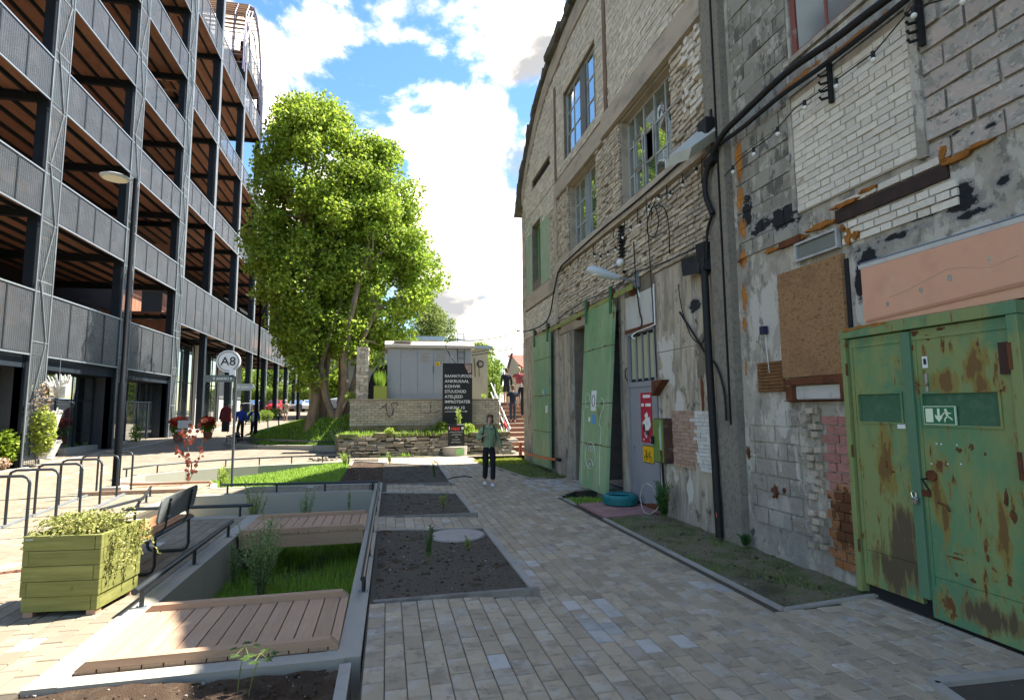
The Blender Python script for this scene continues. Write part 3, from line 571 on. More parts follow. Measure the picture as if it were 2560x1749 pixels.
ROOF = [(19.25, 8.95), (18.9, 9.15), (18.45, 9.75), (17.6, 10.7), (16.4, 11.60), (15.6, 11.95), (14.9, 12.15), (13.5, 12.32), (12.7, 12.40), (11.5, 12.38), (10, 12.05), (8.6, 11.35), (7.6, 10.5), (6.95, 9.8), (5.3, 8.7)]
def roofz(y):
    for (a, za), (b, zb) in zip(ROOF[:-1], ROOF[1:]):
        if b <= y <= a: return za + (zb - za) * (a - y) / (a - b)
    return ROOF[0][1] if y > ROOF[0][0] else ROOF[-1][1]
hall = thing('brick_hall', 'large derelict brick hall with arched roofline, tall multi-pane windows and green sliding doors', 'building', (WX, 12.7, 0))
near = thing('plastered_building', 'patchy grey plaster and block building front with peach band and rusty green gate', 'building', (WX, 4.6, 0))
W1 = (11.33, 13.71, 8.48, 10.33); W2 = (7.98, 10.12, 5.84, 7.65); W3 = (11.42, 13.43, 5.80, 7.60)
GO = (16.2, 17.2, 5.83, 7.72); DOORWAY = (10.42, 13.20, -.1, 3.73); DOOR = (8.84, 10.04, -.1, 3.92); SLIT = (15.05, 17.15, 8.98, 9.24)
HHOLES = [W1, W2, W3, GO, DOORWAY, DOOR, SLIT]
def in_hole(y, z, hs, m=0.0):
    return any(a - m < y < b + m and c - m < z < d + m for a, b, c, d in hs)
# solid wall body behind the brick faces
ys = sorted(set([6.95, 18.45] + [v for h in HHOLES for v in h[:2]] + [7.3 + .3 * i for i in range(37)]))
b = MB()
for a, c in zip(ys[:-1], ys[1:]):
    m_ = (a + c) / 2; cuts = [(h[2], h[3]) for h in HHOLES if h[0] < m_ < h[1]]; cuts.sort(); z = -.3; top = min(roofz(a), roofz(c)) - .1
    for z0, z1 in cuts:
        if z0 > z: b.box(WX, a, z, WX + .42, c, z0)
        z = z1
    if top > z: b.box(WX, a, z, WX + .42, c, top)
b.build('wall', M_MORTAR, hall)
b = MB()
b.box(WX + .01, 4.9, -.3, WX + .42, 6.95, 5.84); b.box(WX + .01, 5.28, 5.84, WX + .42, 6.95, 7.52); b.box(WX + .01, 4.9, 7.52, WX + .42, 6.95, 8.6)
b.build('wall', M_PLAST, near)
# far gable corner wall, rear and roof shell so the hall is a closed volume
MB().box(WX + .42, 18.2, -.3, 17, 18.45, 8.9).build('side_wall', M_SILIC, hall)
MB().box(16.8, 5.3, -.3, 17, 18.2, 8.5).build('rear_wall', M_SILIC, hall)
b = MB(); pts = [(y, z) for y, z in ROOF]
for (a, za), (c, zc) in zip(pts[:-1], pts[1:]): b.prism([(WX - .02, a, za), (WX - .02, c, zc), (WX - .02, c, zc - .16), (WX - .02, a, za - .16)], (12.4, 0, 0))
b.build('roof', M_DARKC, hall)
# broken concrete coping stones along the arched edge, each its own length and overhang
t_ = 0; edge = []
for (a, za), (c, zc) in zip(pts[:-1], pts[1:]):
    n = max(1, round(math.hypot(a - c, za - zc) / .42))
    for i in range(n):
        y0 = a + (c - a) * i / n; y1 = a + (c - a) * (i + 1) / n; edge.append((y0, roofz(y0), y1, roofz(y1)))
for y0, z0, y1, z1 in edge:
    o_ = U(.10, .22); th = U(.16, .26); b = MB(); dz = U(-.03, .05)
    vs = []
    for x in (WX - o_, WX + .3):
        for (y, z, s_) in ((y0, z0, 0), (y1, z1, 0), (y1, z1, -th), (y0, z0, -th)): vs.append((x + U(-.03, .03), y + U(-.02, .02), z + s_ + dz + U(-.03, .03)))
    b.add(vs, [(0, 1, 2, 3), (7, 6, 5, 4), (0, 4, 5, 1), (1, 5, 6, 2), (2, 6, 7, 3), (3, 7, 4, 0)]); b.build('coping_stone', M_DARKC, hall)
# flat concrete band under the arch
b = MB()
for y0, z0, y1, z1 in edge:
    if y1 > 6.9 and y0 < 18.5: b.prism([(WX - .05, y0, z0 - .28), (WX - .05, y1, z1 - .28), (WX - .05, y1, z1 - .82), (WX - .05, y0, z0 - .82)], (.06, 0, 0))
b.build('arched_band', M_BEAM, hall)
# ---------------------------------------------------------------- bricks
PIECES = []        # (distance, building, y, z, l, h, material, depth, jitter, tilt)
def bricks(bld, y0, y1, z0, z1, L, H, m, depth=.03, gap=.012, holes=(), top=None, jit=.006, hdr=True, drop=0.0, tilt=.0, name='brick', clip=None):
    r = 0; z = z0
    while z + H <= z1 + .001:
        y = y0 - (r % 2) * L * (.75 if hdr else .5); k = 0
        while y < y1:
            l = L if (not hdr or k % 2 == 0) else L * .5; a = max(y, y0); c = min(y + l - gap, y1); k += 1; y += l
            if c - a < .04: continue
            yc, zc = (a + c) / 2, z + H / 2
            if holes and (in_hole(yc, zc, holes, .0) or in_hole(a + .01, zc, holes) or in_hole(c - .01, zc, holes) or in_hole(yc, z + .005, holes) or in_hole(yc, z + H - .01, holes)):
                # clip the brick to the edge of the opening
                ok = False
                for h in holes:
                    if a < h[0] < c and h[2] < zc < h[3]: c = h[0] - .002; ok = c - a > .03
                    elif a < h[1] < c and h[2] < zc < h[3]: a = h[1] + .002; ok = c - a > .03
                if not ok: continue
                yc = (a + c) / 2
            if top and z + H > top(yc): continue
            if clip and not clip(yc, zc): continue
            if drop and R_() < drop: continue
            PIECES.append(((yc + .01) ** 2 + (zc - 1.8) ** 2, bld, yc, zc, c - a, H - gap, m, depth * U(.7, 1.25) + U(-jit, jit), jit, U(-tilt, tilt), name))
        z += H; r += 1
topf = lambda y: roofz(y) - .84
STR = [(10.64, 10.82, 8.2, 12), (14.36, 14.52, 2.8, 11)]
BEAMS = [(6.95, 10.95, 7.66, 8.18), (10.95, 14.36, 7.60, 8.08)]
bricks(hall, 7.0, 18.4, 8.19, 12.2, .26, .083, M_SILIC, .025, .013, HHOLES + STR, topf, .003)
bricks(hall, 10.12, 14.36, 5.82, 8.12, .25, .078, M_ROUGHB, .035, .016, HHOLES + STR + BEAMS, None, .012, drop=.02, tilt=.03)
bricks(hall, 7.0, 7.98, 5.82, 7.66, .25, .082, M_ROUGHB, .045, .016, HHOLES, None, .02, drop=.05, tilt=.05)
bricks(hall, 6.98, 7.55, 6.3, 8.6, .22, .11, M_SILICW, .08, .02, HHOLES + BEAMS, None, .03, drop=.12, tilt=.12)
bricks(hall, 14.52, 18.4, 7.5, 8.19, .26, .083, M_SILIC, .02, .009, HHOLES, None, .003)
bricks(hall, 14.52, 15.1, 5.5, 7.5, .25, .08, M_ROUGHB, .03, .014, HHOLES, None, .01, tilt=.03)
bricks(hall, 7.0, 14.36, 4.14, 5.52, .27, .078, M_ROUGHB, .04, .017, HHOLES + [(8.9, 10.1, 3.9, 4.2)], None, .016, drop=.03, tilt=.035)
bricks(hall, 14.52, 18.4, 4.12, 5.05, .26, .08, M_SILIC, .03, .012, HHOLES, None, .008, tilt=.02)
# plastered building: cinder blocks, pinkish blocks, the walled-up white panel, niche bricks, broken quoin
PAN = (3.78, 5.30, 3.98, 5.40); UPW = (2.9, 5.30, 5.78, 7.6); GATE = (3.10, 4.68, -.1, 2.56); SW = (4.70, 5.36, 3.40, 3.68); DB = (3.55, 4.78, 3.68, 3.84)
NH = [PAN, UPW, GATE, SW, DB]
bricks(near, 5.32, 6.40, 3.75, 8.4, .40, .20, M_CINDER, .014, .010, NH, None, .005, False)
bricks(near, 1.0, 3.74, 3.86, 8.4, .42, .205, M_PINKB, .02, .018, NH, None, .012, False)
MB().box(WX - .012, 3.79, 3.99, WX + .02, 5.29, 5.40).build('mortar_bed', mat('tan_mortar', (.42, .37, .30), [((.3, .26, .2), 5, .45, .6, (1, 1, 1), .8)], .95, (30, .8, .006)), near)
bricks(near, 3.80, 5.28, 4.0, 5.38, .25, .078, M_SILICW, .020, .010, (), None, .003)
bricks(near, 3.50, 4.70, 3.44, 3.68, .25, .078, M_SILICW, .012, .012, (), None, .006)
bricks(near, 3.62, 4.72, 3.84, 3.98, .25, .078, M_SILICW, .02, .012, (), None, .006)
bricks(near, 5.30, 6.40, .35, 1.8, .40, .20, M_PLAST, .010, .016, (), None, .004, False, clip=lambda y, z: y > 5.45)
bricks(near, 4.74, 5.14, .12, 1.76, .24, .098, mat('pink_painted_brick', (.42, .20, .17), [((.26, .11, .09), 3, .46, .66, (1, 1, 1), .8), ((.55, .42, .38), 7, .6, .74, (1, 1, 1), .7), ((.28, .12, .04), 2, .38, .5, (1, 1, 1), .95, (1.25, .75, .3)), RUSTS], .9, (40, .8, .006), .10), .010, .010, (), None, .004)
bricks(near, 5.15, 5.38, .25, 1.78, .13, .085, M_ROUGHB, .05, .02, (), None, .03, False, drop=.08, tilt=.06)
PIECES.sort(key=lambda p: p[0])
PROTO = {}
def brick_mesh(m, rough):
    key = (m.name, round(rough, 3))
    if key not in PROTO:
        ms = []
        for k in range(4):
            b = MB(); j = .02 + rough * 4; b.box(-.5, -.5, -.5, .5, .5, .5); b.v = [(x, y * (1 + U(-j, 0)), z * (1 + U(-j * 2.2, 0))) for x, y, z in b.v]
            o = b.build('brick', m); ms.append(o.data); bpy.data.objects.remove(o)
        PROTO[key] = ms
    return PROTO[key]
cnt = {}; rest = {}
for d, bld, yc, zc, l, h, m, dep, jit, tl, nm in PIECES:
    c = cnt.get(bld.name, 0); dd = max(.006, abs(dep)) if dep > 0 else .0; x1 = WX + .03; x0 = WX - dd if dep > 0 else WX + .016
    if bld is near: cap = 300
    else: cap = 300
    if c < cap:
        cnt[bld.name] = c + 1
        o = bpy.data.objects.new(nm, random.choice(brick_mesh(m, jit))); COL.objects.link(o); o.parent = bld; w = wl(bld)
        o.location = Vector(((x0 + x1) / 2, yc, zc)) - w; o.scale = (x1 - x0, l, h); o.rotation_euler = (tl, 0, U(-jit, jit) * 2)
    else:
        b = rest.setdefault((bld.name, m.name), MB()); j = .0015 + jit * .35
        b.obox(((x0 + x1) / 2, yc, zc), ((x1 - x0) / 2, l / 2, h / 2), Matrix.Rotation(tl, 3, 'X'), j)
for (bn, mn), b in rest.items():
    tag(b.build('brickwork', MATS[mn], hall if bn == hall.name else near), kind='stuff')
# ---------------------------------------------------------------- hall: beams, ledge, pilasters
def wbox(name, y0, y1, z0, z1, out, m, par=hall, back=.02, j=.006, label=None):
    """a block on the wall whose face stands `out` metres proud"""
    o = MB().box(WX - out, y0, z0, WX + back, y1, z1, j).build(name, m, par)
    if label: o['label'] = label
    return o
wbox('lintel_beam', 6.96, 10.93, 7.68, 8.17, .09, M_BEAM); wbox('lintel_beam', 10.96, 14.34, 7.61, 8.06, .08, M_BEAM)
wbox('vertical_strip', 10.66, 10.80, 8.19, 11.2, .05, mat('brown_strip', (.20, .13, .09), [((.33, .25, .19), 5, .5, .7, (1, 1, .3), .8)], .9, (30, .6, .006)))
wbox('vertical_strip', 14.38, 14.50, 8.08, 10.95, .05, MATS['brown_strip'])
wbox('pilaster', 14.36, 14.56, .0, 8.06, .06, M_BEAM)
wbox('sill_ledge', 6.96, 14.34, 5.53, 5.80, .07, M_BEAM, j=.012)
wbox('concrete_band', 14.58, 18.44, 5.06, 5.50, .06, M_BEAM, j=.015)
wbox('door_lintel', 10.2, 14.34, 3.76, 4.12, .035, M_BEAM, j=.012)
wbox('jamb_pillar', 13.24, 14.36, -.05, 3.74, .02, M_STREAK, back=.5); wbox('jamb_pillar', 13.30, 13.75, -.05, 3.70, .09, M_STREAK)
wbox('jamb_pillar', 10.06, 10.40, -.05, 4.1, .02, M_STREAK, back=.5)
wbox('corner_pier', 18.06, 18.47, -.05, 8.6, .03, M_BEAM, back=.5, j=.012)
wbox('plaster_field', 14.58, 18.04, -.05, 4.10, .012, M_STREAK)
for k in range(9):
    wbox('render_rib', 15.0 + 0 * k + k * .36, 15.0 + k * .36 + .20, .2, 2.95, .022, M_STREAK) if k > 4 else None
wbox('plaster_field', 6.98, 8.82, -.05, 2.72, .018, M_STREAK); wbox('plaster_field', 6.98, 8.82, 2.73, 4.12, .014, M_STREAK)
wbox('cover_plate', 8.92, 10.02, 3.28, 3.92, .03, M_PLASTW); wbox('steel_lintel', 8.90, 10.04, 3.22, 3.275, .05, M_RUST)
# wide pillar that divides both buildings
pil = MB().box(WX - .10, 6.50, -.05, WX + .3, 6.94, 9.6, .008).build('concrete_pillar', mat('pebbly_concrete', (.25, .225, .185), [((.13, .12, .10), 18, .5, .64, (1, 1, 1), .7), ((.36, .33, .29), 30, .58, .7, (1, 1, 1), .7), ((.13, .12, .10), 1.4, .5, .7, (1, 1, 1), .6)], .95, (70, 1, .012)), near)
MB().beam((WX - .103, 6.62, 1.55), (WX - .103, 6.64, 8.9), .02, .045, (1, 0, 0)).build('pillar_crack', M_BLACK, near)
# hall sill mould of crumbling brick under the ledge
for k in range(26):
    y = 7.1 + k * .28 + U(-.05, .05)
    if in_hole(y, 5.0, HHOLES): continue
    MB().beam((WX - .05, y, 5.50), (WX - .06, y + U(-.02, .02), 5.50 - U(.12, .4)), .012, .012).build('steel_hook', M_BLACK, hall) if k % 2 == 0 else None
# soffits of openings
def opening_lining(h, d=.4, m=M_BEAM, par=hall):
    y0, y1, z0, z1 = h
    for bx in ((WX + .02, y0 - .001, z0, WX + d, y0 + .02, z1), (WX + .02, y1 - .02, z0, WX + d, y1 + .001, z1), (WX + .02, y0 + .021, z1 - .02, WX + d, y1 - .021, z1 + .001)):
        MB().box(*bx).build('reveal', m, par)
for h in (W2, W3): opening_lining(h)
# dark rooms behind the openings, closed boxes
def room(y0, y1, z0, z1, dep, par=hall, m=M_DARKIN):
    b = MB(); X0, X1 = WX + .43, WX + dep
    b.add([(X0, y0, z0), (X1, y0, z0), (X1, y1, z0), (X0, y1, z0), (X0, y0, z1), (X1, y0, z1), (X1, y1, z1), (X0, y1, z1)], [(0, 1, 2, 3), (4, 7, 6, 5), (0, 4, 5, 1), (3, 2, 6, 7), (1, 5, 6, 2)]); b.build('room_lining', m, par)
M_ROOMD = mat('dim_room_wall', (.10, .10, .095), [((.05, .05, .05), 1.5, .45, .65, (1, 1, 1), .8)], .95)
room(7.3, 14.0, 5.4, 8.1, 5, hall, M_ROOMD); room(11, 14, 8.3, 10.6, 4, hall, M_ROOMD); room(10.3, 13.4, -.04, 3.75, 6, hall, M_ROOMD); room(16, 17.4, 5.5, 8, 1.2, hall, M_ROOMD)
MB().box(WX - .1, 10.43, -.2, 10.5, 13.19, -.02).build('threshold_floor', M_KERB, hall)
# ---------------------------------------------------------------- windows: frame with bars and single panes
def window(h, par, inset, cols, rows, fm, gm, bar=.035, skip=(), label=None, broken=(), thick=.05, fw=.05):
    y0, y1, z0, z1 = h; x = WX + inset
    f = MB()
    f.box(x - thick / 2, y0, z0, x + thick / 2, y0 + fw, z1); f.box(x - thick / 2, y1 - fw, z0, x + thick / 2, y1, z1)
    f.box(x - thick / 2, y0 + fw, z0, x + thick / 2, y1 - fw, z0 + fw); f.box(x - thick / 2, y0 + fw, z1 - fw, x + thick / 2, y1 - fw, z1)
    win = f.build('window', fm, par)
    if label: win['label'] = label
    cy = [y0 + fw] + [y0 + (y1 - y0) * c for c in cols] + [y1 - fw]; cz = [z0 + fw] + [z0 + (z1 - z0) * r for r in rows] + [z1 - fw]
    for c in cy[1:-1]: MB().box(x - thick * .45, c - bar / 2, z0 + fw, x + thick * .45, c + bar / 2, z1 - fw).build('glazing_bar', fm, win)
    for r in cz[1:-1]: MB().box(x - thick * .35, y0 + fw, r - bar / 2, x + thick * .35, y1 - fw, r + bar / 2).build('glazing_bar', fm, win)
    for i in range(len(cy) - 1):
        for j in range(len(cz) - 1):
            if (i, j) in skip: continue
            a = U(-.02, .02); e = bar * .4; k = U(-.008, .008)
            b = MB(); b.add([(x - .004 + k, cy[i] + e, cz[j] + e), (x - .004 - k, cy[i + 1] - e, cz[j] + e), (x - .004 - k + a * .3, cy[i + 1] - e, cz[j + 1] - e), (x - .004 + k + a * .3, cy[i] + e, cz[j + 1] - e)], [(0, 3, 2, 1)])
            b.build('pane', gm, win)
    return win
w1 = window(W1, hall, .10, (.14, .33, .50, .74), (.35, .66), M_WFRAME, M_GL_BLUE, skip=((2, 0), (2, 1)), label='upper window reflecting sky, middle casement boarded')
MB().box(WX + .04, 12.15, 8.55, WX + .09, 12.52, 10.25).build('boarded_casement', mat('weathered_board', (.17, .175, .18), [((.09, .09, .09), 5, .45, .7, (1, 4, .3), .8)], .8), w1)
w2 = window(W2, hall, .20, (.26, .46, .66, .84), (.33, .66), M_WFRAME, M_GL_OLD, skip=((2, 1),), label='big many-paned window reflecting the tree, one pane open')
for (ya, yb, za, zb) in ((8.98, 9.33, 6.42, 7.06), (9.42, 9.80, 6.0, 6.45), (9.42, 9.80, 6.5, 7.1)):
    b = MB(); b.tube([(WX + .15, ya, za), (WX + .15, yb, za), (WX + .15, yb, zb), (WX + .15, ya, zb)], .018, 4, True); b.build('casement_frame', M_WFRAME, w2)
w3 = window(W3, hall, .20, (.20, .42, .60, .82), (.36, .68), M_WFRAME, M_GL_OLD, skip=((2, 0), (2, 1), (2, 2)), label='many-paned window with boarded centre strip')
MB().box(WX + .16, 12.28, 5.85, WX + .20, 12.62, 7.56).build('boarded_casement', mat('blue_grey_board', (.26, .31, .34), [((.14, .15, .16), 5, .45, .7, (1, 4, .3), .8)], .8), w3)
wg = window(GO, hall, .22, (.5,), (), mat('lime_frame', (.20, .42, .16), (), .6), glass('green_dark_glass', (.05, .12, .10), .12, .1), fw=.06, label='narrow green framed window')
M_LIME = mat('faded_green_wash', (.30, .40, .26), [((.40, .43, .33), 2.5, .46, .64, (1, 1, 1), .9), ((.34, .29, .23), 1.5, .55, .68, (1, 1, 1), .9)], .9, (25, .6, .008))
for (a, c, e, f) in ((15.05, 16.18, 5.55, 8.15), (17.22, 18.02, 5.55, 8.15), (16.18, 17.22, 7.74, 8.15)): wbox('green_washed_render', a, c, e, f, .015, M_LIME)
MB().box(WX - .01, 15.06, 8.985, WX + .3, 17.14, 9.0).build('slit_sill', M_TAR, hall); wbox('slit_steel', 15.05, 17.15, 9.02, 9.235, -.06, M_TAR, back=.1)
wbox('torn_felt', 10.62, 10.9, 11.0, 11.6, .06, M_TAR)
# upper window of the plastered building, red timber frame
w4 = window((3.9, 5.26, 5.86, 7.5), near, .05, (.33, .62), (.5,), mat('red_window_frame', (.22, .075, .06), [((.35, .33, .32), 6, .6, .72, (1, 1, 1), .6)], .7), glass('hazy_glass', (.22, .26, .27), .35, .1, .1), fw=.07, label='upper window with flaking red timber frame')
room(3.8, 5.29, 5.8, 7.6, 1.5, near, M_ROOMD)
# walls of the plastered building around its openings (y 2.6 .. 4.9) and its taller block nearer the viewer
b = MB()
b.box(WX + .01, 4.70, -.3, WX + .42, 4.9, 5.84); b.box(WX + .01, 4.70, 7.52, WX + .42, 4.9, 8.6); b.box(WX + .01, 3.08, 2.58, WX + .42, 4.70, 5.84); b.box(WX + .01, 3.08, 7.52, WX + .42, 4.70, 12.9)
b.box(WX + .01, 3.08, 5.84, WX + .42, 3.88, 7.52); b.box(WX + .01, 1.2, -.3, WX + .42, 3.08, 12.9); b.box(WX + .01, -12, -.3, WX + .42, 1.2, 12.9)
b.box(WX + .42, 4.4, 8.6, 14, 4.6, 12.9); b.box(WX + .42, -12, -.3, 14, -11.7, 12.9); b.box(WX + .01, -12, 12.9, 14, 4.6, 13.05); b.box(13.8, -11.7, -.3, 14, 5.3, 8.6)
b.box(WX + .42, 4.6, 8.3, 14, 5.3, 8.5)
b.build('wall', M_PLAST, near)
def npatch(name, y0, y1, z0, z1, out, m, label=None, j=.004): return wbox(name, y0, y1, z0, z1, out, m, near, .03, j, label)
npatch('render_band', 3.76, 5.31, 5.41, 5.76, .03, M_PLAST); npatch('window_sill', 3.8, 5.34, 5.79, 5.85, .05, M_PLAST)
npatch('pilaster_edge', 3.70, 3.79, 3.95, 5.42, .05, M_PLAST); npatch('pilaster_edge', 5.29, 5.36, 3.95, 5.4, .028, M_PLAST)
npatch('peach_render', 3.02, 4.49, 2.58, 3.14, .022, M_PEACH, j=.0); npatch('render_edge', 3.0, 4.52, 3.145, 3.19, .016, M_PLASTW)
npatch('peach_render', 1.2, 3.0, 2.58, 3.14, .022, M_PEACH, j=.0)
for k, (y, z, r) in enumerate(((4.22, 2.74, .016), (3.88, 2.80, .018), (3.62, 2.85, .022), (3.30, 2.93, .014), (3.29, 2.89, .010))): wall_patch('chipped_hole', WX - .022, y, z, r, r * 1.3, M_PLAST, near, .002, .5, k)
b = MB(); b.tube([(WX - .023, 4.2, 2.80), (WX - .023, 4.0, 2.83), (WX - .023, 3.82, 2.88), (WX - .023, 3.63, 2.93), (WX - .023, 3.45, 2.90), (WX - .023, 3.30, 2.86), (WX - .023, 3.1, 2.9)], .0018, 4); b.build('hairline_crack', M_BEAM, near)
npatch('recessed_steel_beam', 3.56, 4.76, 3.70, 3.83, .02, mat('burnt_steel', (.035, .022, .02), [((.09, .04, .03), 6, .5, .7, (1, 1, 1), .7)], .7, (20, .7, .01)))
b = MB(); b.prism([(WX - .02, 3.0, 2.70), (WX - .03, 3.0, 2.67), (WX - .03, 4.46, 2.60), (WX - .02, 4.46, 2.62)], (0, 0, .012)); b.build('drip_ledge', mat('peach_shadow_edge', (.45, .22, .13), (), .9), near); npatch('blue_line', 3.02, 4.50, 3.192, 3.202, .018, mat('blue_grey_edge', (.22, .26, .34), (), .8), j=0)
# foam and tar
k = 0
for (y, z, ry, rz) in ((4.95, 3.74, .26, .035), (5.35, 3.70, .22, .03), (5.75, 3.70, .16, .03), (4.62, 3.86, .20, .03), (4.33, 3.90, .12, .025), (3.46, 3.83, .18, .035), (3.30, 3.86, .14, .022), (3.58, 3.92, .04, .07), (4.62, 3.52, .045, .10), (4.52, 3.50, .05, .05), (4.67, 3.62, .03, .04)):
    splat('foam_strip', WX - .004, y, z, ry, rz, M_FOAM, near, 16, k, U(.015, .035)); k += 1
for (y, z, ry, rz) in ((5.95, .78, .07, .10), (5.78, .80, .025, .04), (6.42, 1.2, .03, .1), (6.38, 3.72, .06, .03)):
    splat('rust_stain', WX - .022, y, z, ry, rz, M_RUST, near, 10, k, .002); k += 1
for (y, z, ry, rz) in ((7.35, 2.55, .2, .35),):
    wall_patch('crumbled_render', (WX - .019) if y < 13 else (WX - .091), y, z, ry, rz, M_MORTAR if z > 1.8 and y < 8 else M_PLASTW, hall, .004, .6, k); k += 1
wall_patch('rust_stain', WX - .023, 7.42, 1.95, .035, .30, M_RUST, hall, .003, .4, 77)
# boards, niche, small window
npatch('osb_board', 4.70, 5.66, 2.12, 3.36, .045, M_OSB, 'brown chipboard sheet screwed over a window', 0)
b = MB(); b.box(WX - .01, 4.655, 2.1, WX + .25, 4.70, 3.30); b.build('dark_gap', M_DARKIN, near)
npatch('niche_head', 4.70, 5.62, 2.02, 2.11, .07, M_RUST, None, .012)
npatch('niche_box', 4.72, 5.6, 1.84, 1.86, .09, M_RUST, None, .01); npatch('niche_back', 4.80, 5.5, 1.87, 2.02, .01, M_PLASTW); npatch('niche_cheek', 4.72, 4.80, 1.86, 2.02, .07, M_RUST)
npatch('niche_cheek', 5.5, 5.6, 1.86, 2.02, .07, M_RUST)
sw = window((4.72, 5.34, 3.43, 3.645), near, -.03, (), (), M_WFRAME, glass('small_dim_glass', (.16, .18, .16), .12, .1, .15), fw=.025, label='small slanted grey framed window above chipboard')
npatch('rusty_plate', 5.25, 5.6, 3.66, 3.74, .05, M_RUST)
# corrugated patch
b = MB()
for k in range(9): b.tube([(WX - .012, 5.68, 1.985 + k * .041), (WX - .012, 6.14, 1.985 + k * .041)], .021, 6)
b.build('corrugated_patch', mat('corrugated_rust', (.20, .10, .04), [((.10, .05, .02), 7, .45, .7, (1, 1, 1), .8), ((.34, .18, .07), 12, .56, .7, (1, 1, 1), .8)], .9, (40, .7, .006)), near)
# stone veneer panels: single slips
M_VTAN = mat('tan_stone_slip', (.40, .27, .20), [((.30, .2, .15), 9, .46, .7, (1, 1, 1), .7)], .9, (40, .9, .008), .16); M_VWHITE = mat('white_stone_slip', (.60, .59, .56), [((.42, .40, .37), 9, .5, .7, (1, 1, 1), .7)], .9, (40, .9, .008), .08)
for r in range(16):
    z = .84 + r * .0555; y = 7.04
    while y < 8.32:
        l = U(.09, .24); c = min(8.32, y + l)
        edge_ = 7.62 + (.06 if r % 3 else -.02)
        tan = (y + c) / 2 > edge_
        if not (z < .93 and 7.4 < y < 7.66):
            MB().box(WX - U(.035, .05), y + .003, z + .002, WX - .015, c - .003, z + .0535, .003).build('stone_slip', M_VTAN if tan else M_VWHITE, hall)
        y = c
# doorway side: grey steel door with transom
dfr = thing('grey_steel_door', 'grey painted steel door with red poster, under a striped transom window', 'door', (WX, 9.4, 0))
MB().box(WX + .0, 8.93, .04, WX + .05, 9.98, 2.16).build('door_leaf', M_GREYP, dfr, bevel=.004)
for bx in ((WX - .02, 8.86, .0, WX + .12, 8.925, 3.22), (WX - .02, 9.985, .0, WX + .12, 10.05, 3.22), (WX - .02, 8.926, 2.165, WX + .12, 9.984, 2.26), (WX - .02, 8.926, 3.17, WX + .12, 9.984, 3.22)): MB().box(*bx).build('door_frame', M_GREYP, dfr)
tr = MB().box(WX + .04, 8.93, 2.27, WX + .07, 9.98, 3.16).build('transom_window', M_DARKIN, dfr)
for k in range(4):
    y = 8.95 + k * .26; MB().box(WX + .03, y + .02, 2.32, WX + .038, y + .20, 3.12).build('pane', mat('dusty_yellow_pane', (.40, .42, .26), [((.28, .30, .2), 4, .45, .7, (1, 1, .4), .7)], .35, spec=.6), tr)
    MB().box(WX + .015, y - .025, 2.28, WX + .045, y + .02, 3.15).build('glazing_bar', M_GREYP, tr)
MB().tube([(WX - .0, 9.86, 1.05), (WX - .05, 9.86, 1.05), (WX - .05, 9.76, 1.05)], .010, 6).build('handle', M_GALV, dfr); MB().cyl((0, 0), .02, 0, .01).build('lock', M_GALV, dfr).location = Vector((WX - .005, 9.86, 1.2)) - wl(dfr)
MB().tube([(WX - .03, 10.03, 2.55), (WX - .07, 10.03, 2.5), (WX - .07, 10.03, 2.36), (WX - .03, 10.03, 2.3)], .010, 6).build('pull_ring', M_BLACK, dfr)
b = MB(); b.prism([(WX - .02, 8.86, .02), (WX - .02, 8.86, .12), (WX - .02, 9.2, .10), (WX - .02, 9.5, .04), (WX - .02, 9.95, .08), (WX - .02, 9.95, .02)], (.11, 0, 0)); b.build('rusted_foot', M_RUST, dfr)
# ---------------------------------------------------------------- sliding doors and rail
rail = MB().beam((WX - .16, 9.42, 4.03), (WX - .16, 15.9, 3.93), .03, .10).build('door_rail', mat('yellow_green_rail', (.27, .29, .09), [((.13, .11, .05), 6, .5, .7, (1, .4, 1), .8)], .8, (30, .6, .006)), hall)
for y in (9.6, 11.0, 12.6, 14.2, 15.6): MB().box(WX - .14, y - .03, 3.9, WX + .0, y + .03, 4.08).build('rail_bracket', M_RUST, rail)
M_RUSTD = mat('door_seam_rust', (.15, .075, .025), [((.07, .04, .02), 12, .46, .6, (1, 1, 1), .8)], .9)
def sliding(label, ytop, ybot, xt, xb, zt, zb, seams):
    t = thing('sliding_door', label, 'door', (xb, (ybot[0] + ybot[1]) / 2, zb)); th = .07
    yn, yf = min(ytop), max(ytop); bn, bf = min(ybot), max(ybot)
    def P(u, v, o=0): # u 0 near..1 far, v 0 bottom..1 top
        y = (bn + (bf - bn) * u) * (1 - v) + (yn + (yf - yn) * u) * v; x = xb * (1 - v) + xt * v; return (x + o, y, zb + (zt - zb) * v)
    vs = [0] + seams + [1]
    for a, c in zip(vs[:-1], vs[1:]):
        a2, c2 = a + .002, c - .002; b = MB(); q = [P(0, a2), P(1, a2), P(1, c2), P(0, c2)]; r = [P(0, a2, th), P(1, a2, th), P(1, c2, th), P(0, c2, th)]
        b.add(q + r, [(0, 1, 2, 3), (7, 6, 5, 4), (0, 4, 5, 1), (1, 5, 6, 2), (2, 6, 7, 3), (3, 7, 4, 0)]); b.build('door_panel', M_GREEN2, t)
    b = MB(); b.add([P(.01, .003, .006), P(.99, .003, .006), P(.99, .997, .006), P(.01, .997, .006), P(.01, .003, th - .006), P(.99, .003, th - .006), P(.99, .997, th - .006), P(.01, .997, th - .006)], BOXF); b.build('door_core', M_RUST, t)
    for u in (.06, .94):
        p = Vector(P(u, 1)); MB().box(p.x - .03, p.y - .06, p.z - .28, p.x - .008, p.y + .06, p.z + .28).build('hanger', M_GREEND, t); MB().tube([(p.x - .0, p.y, p.z + .16), (p.x + .05, p.y, p.z + .16)], .085, 14).build('roller_wheel', M_RUST, t)
    return t, P
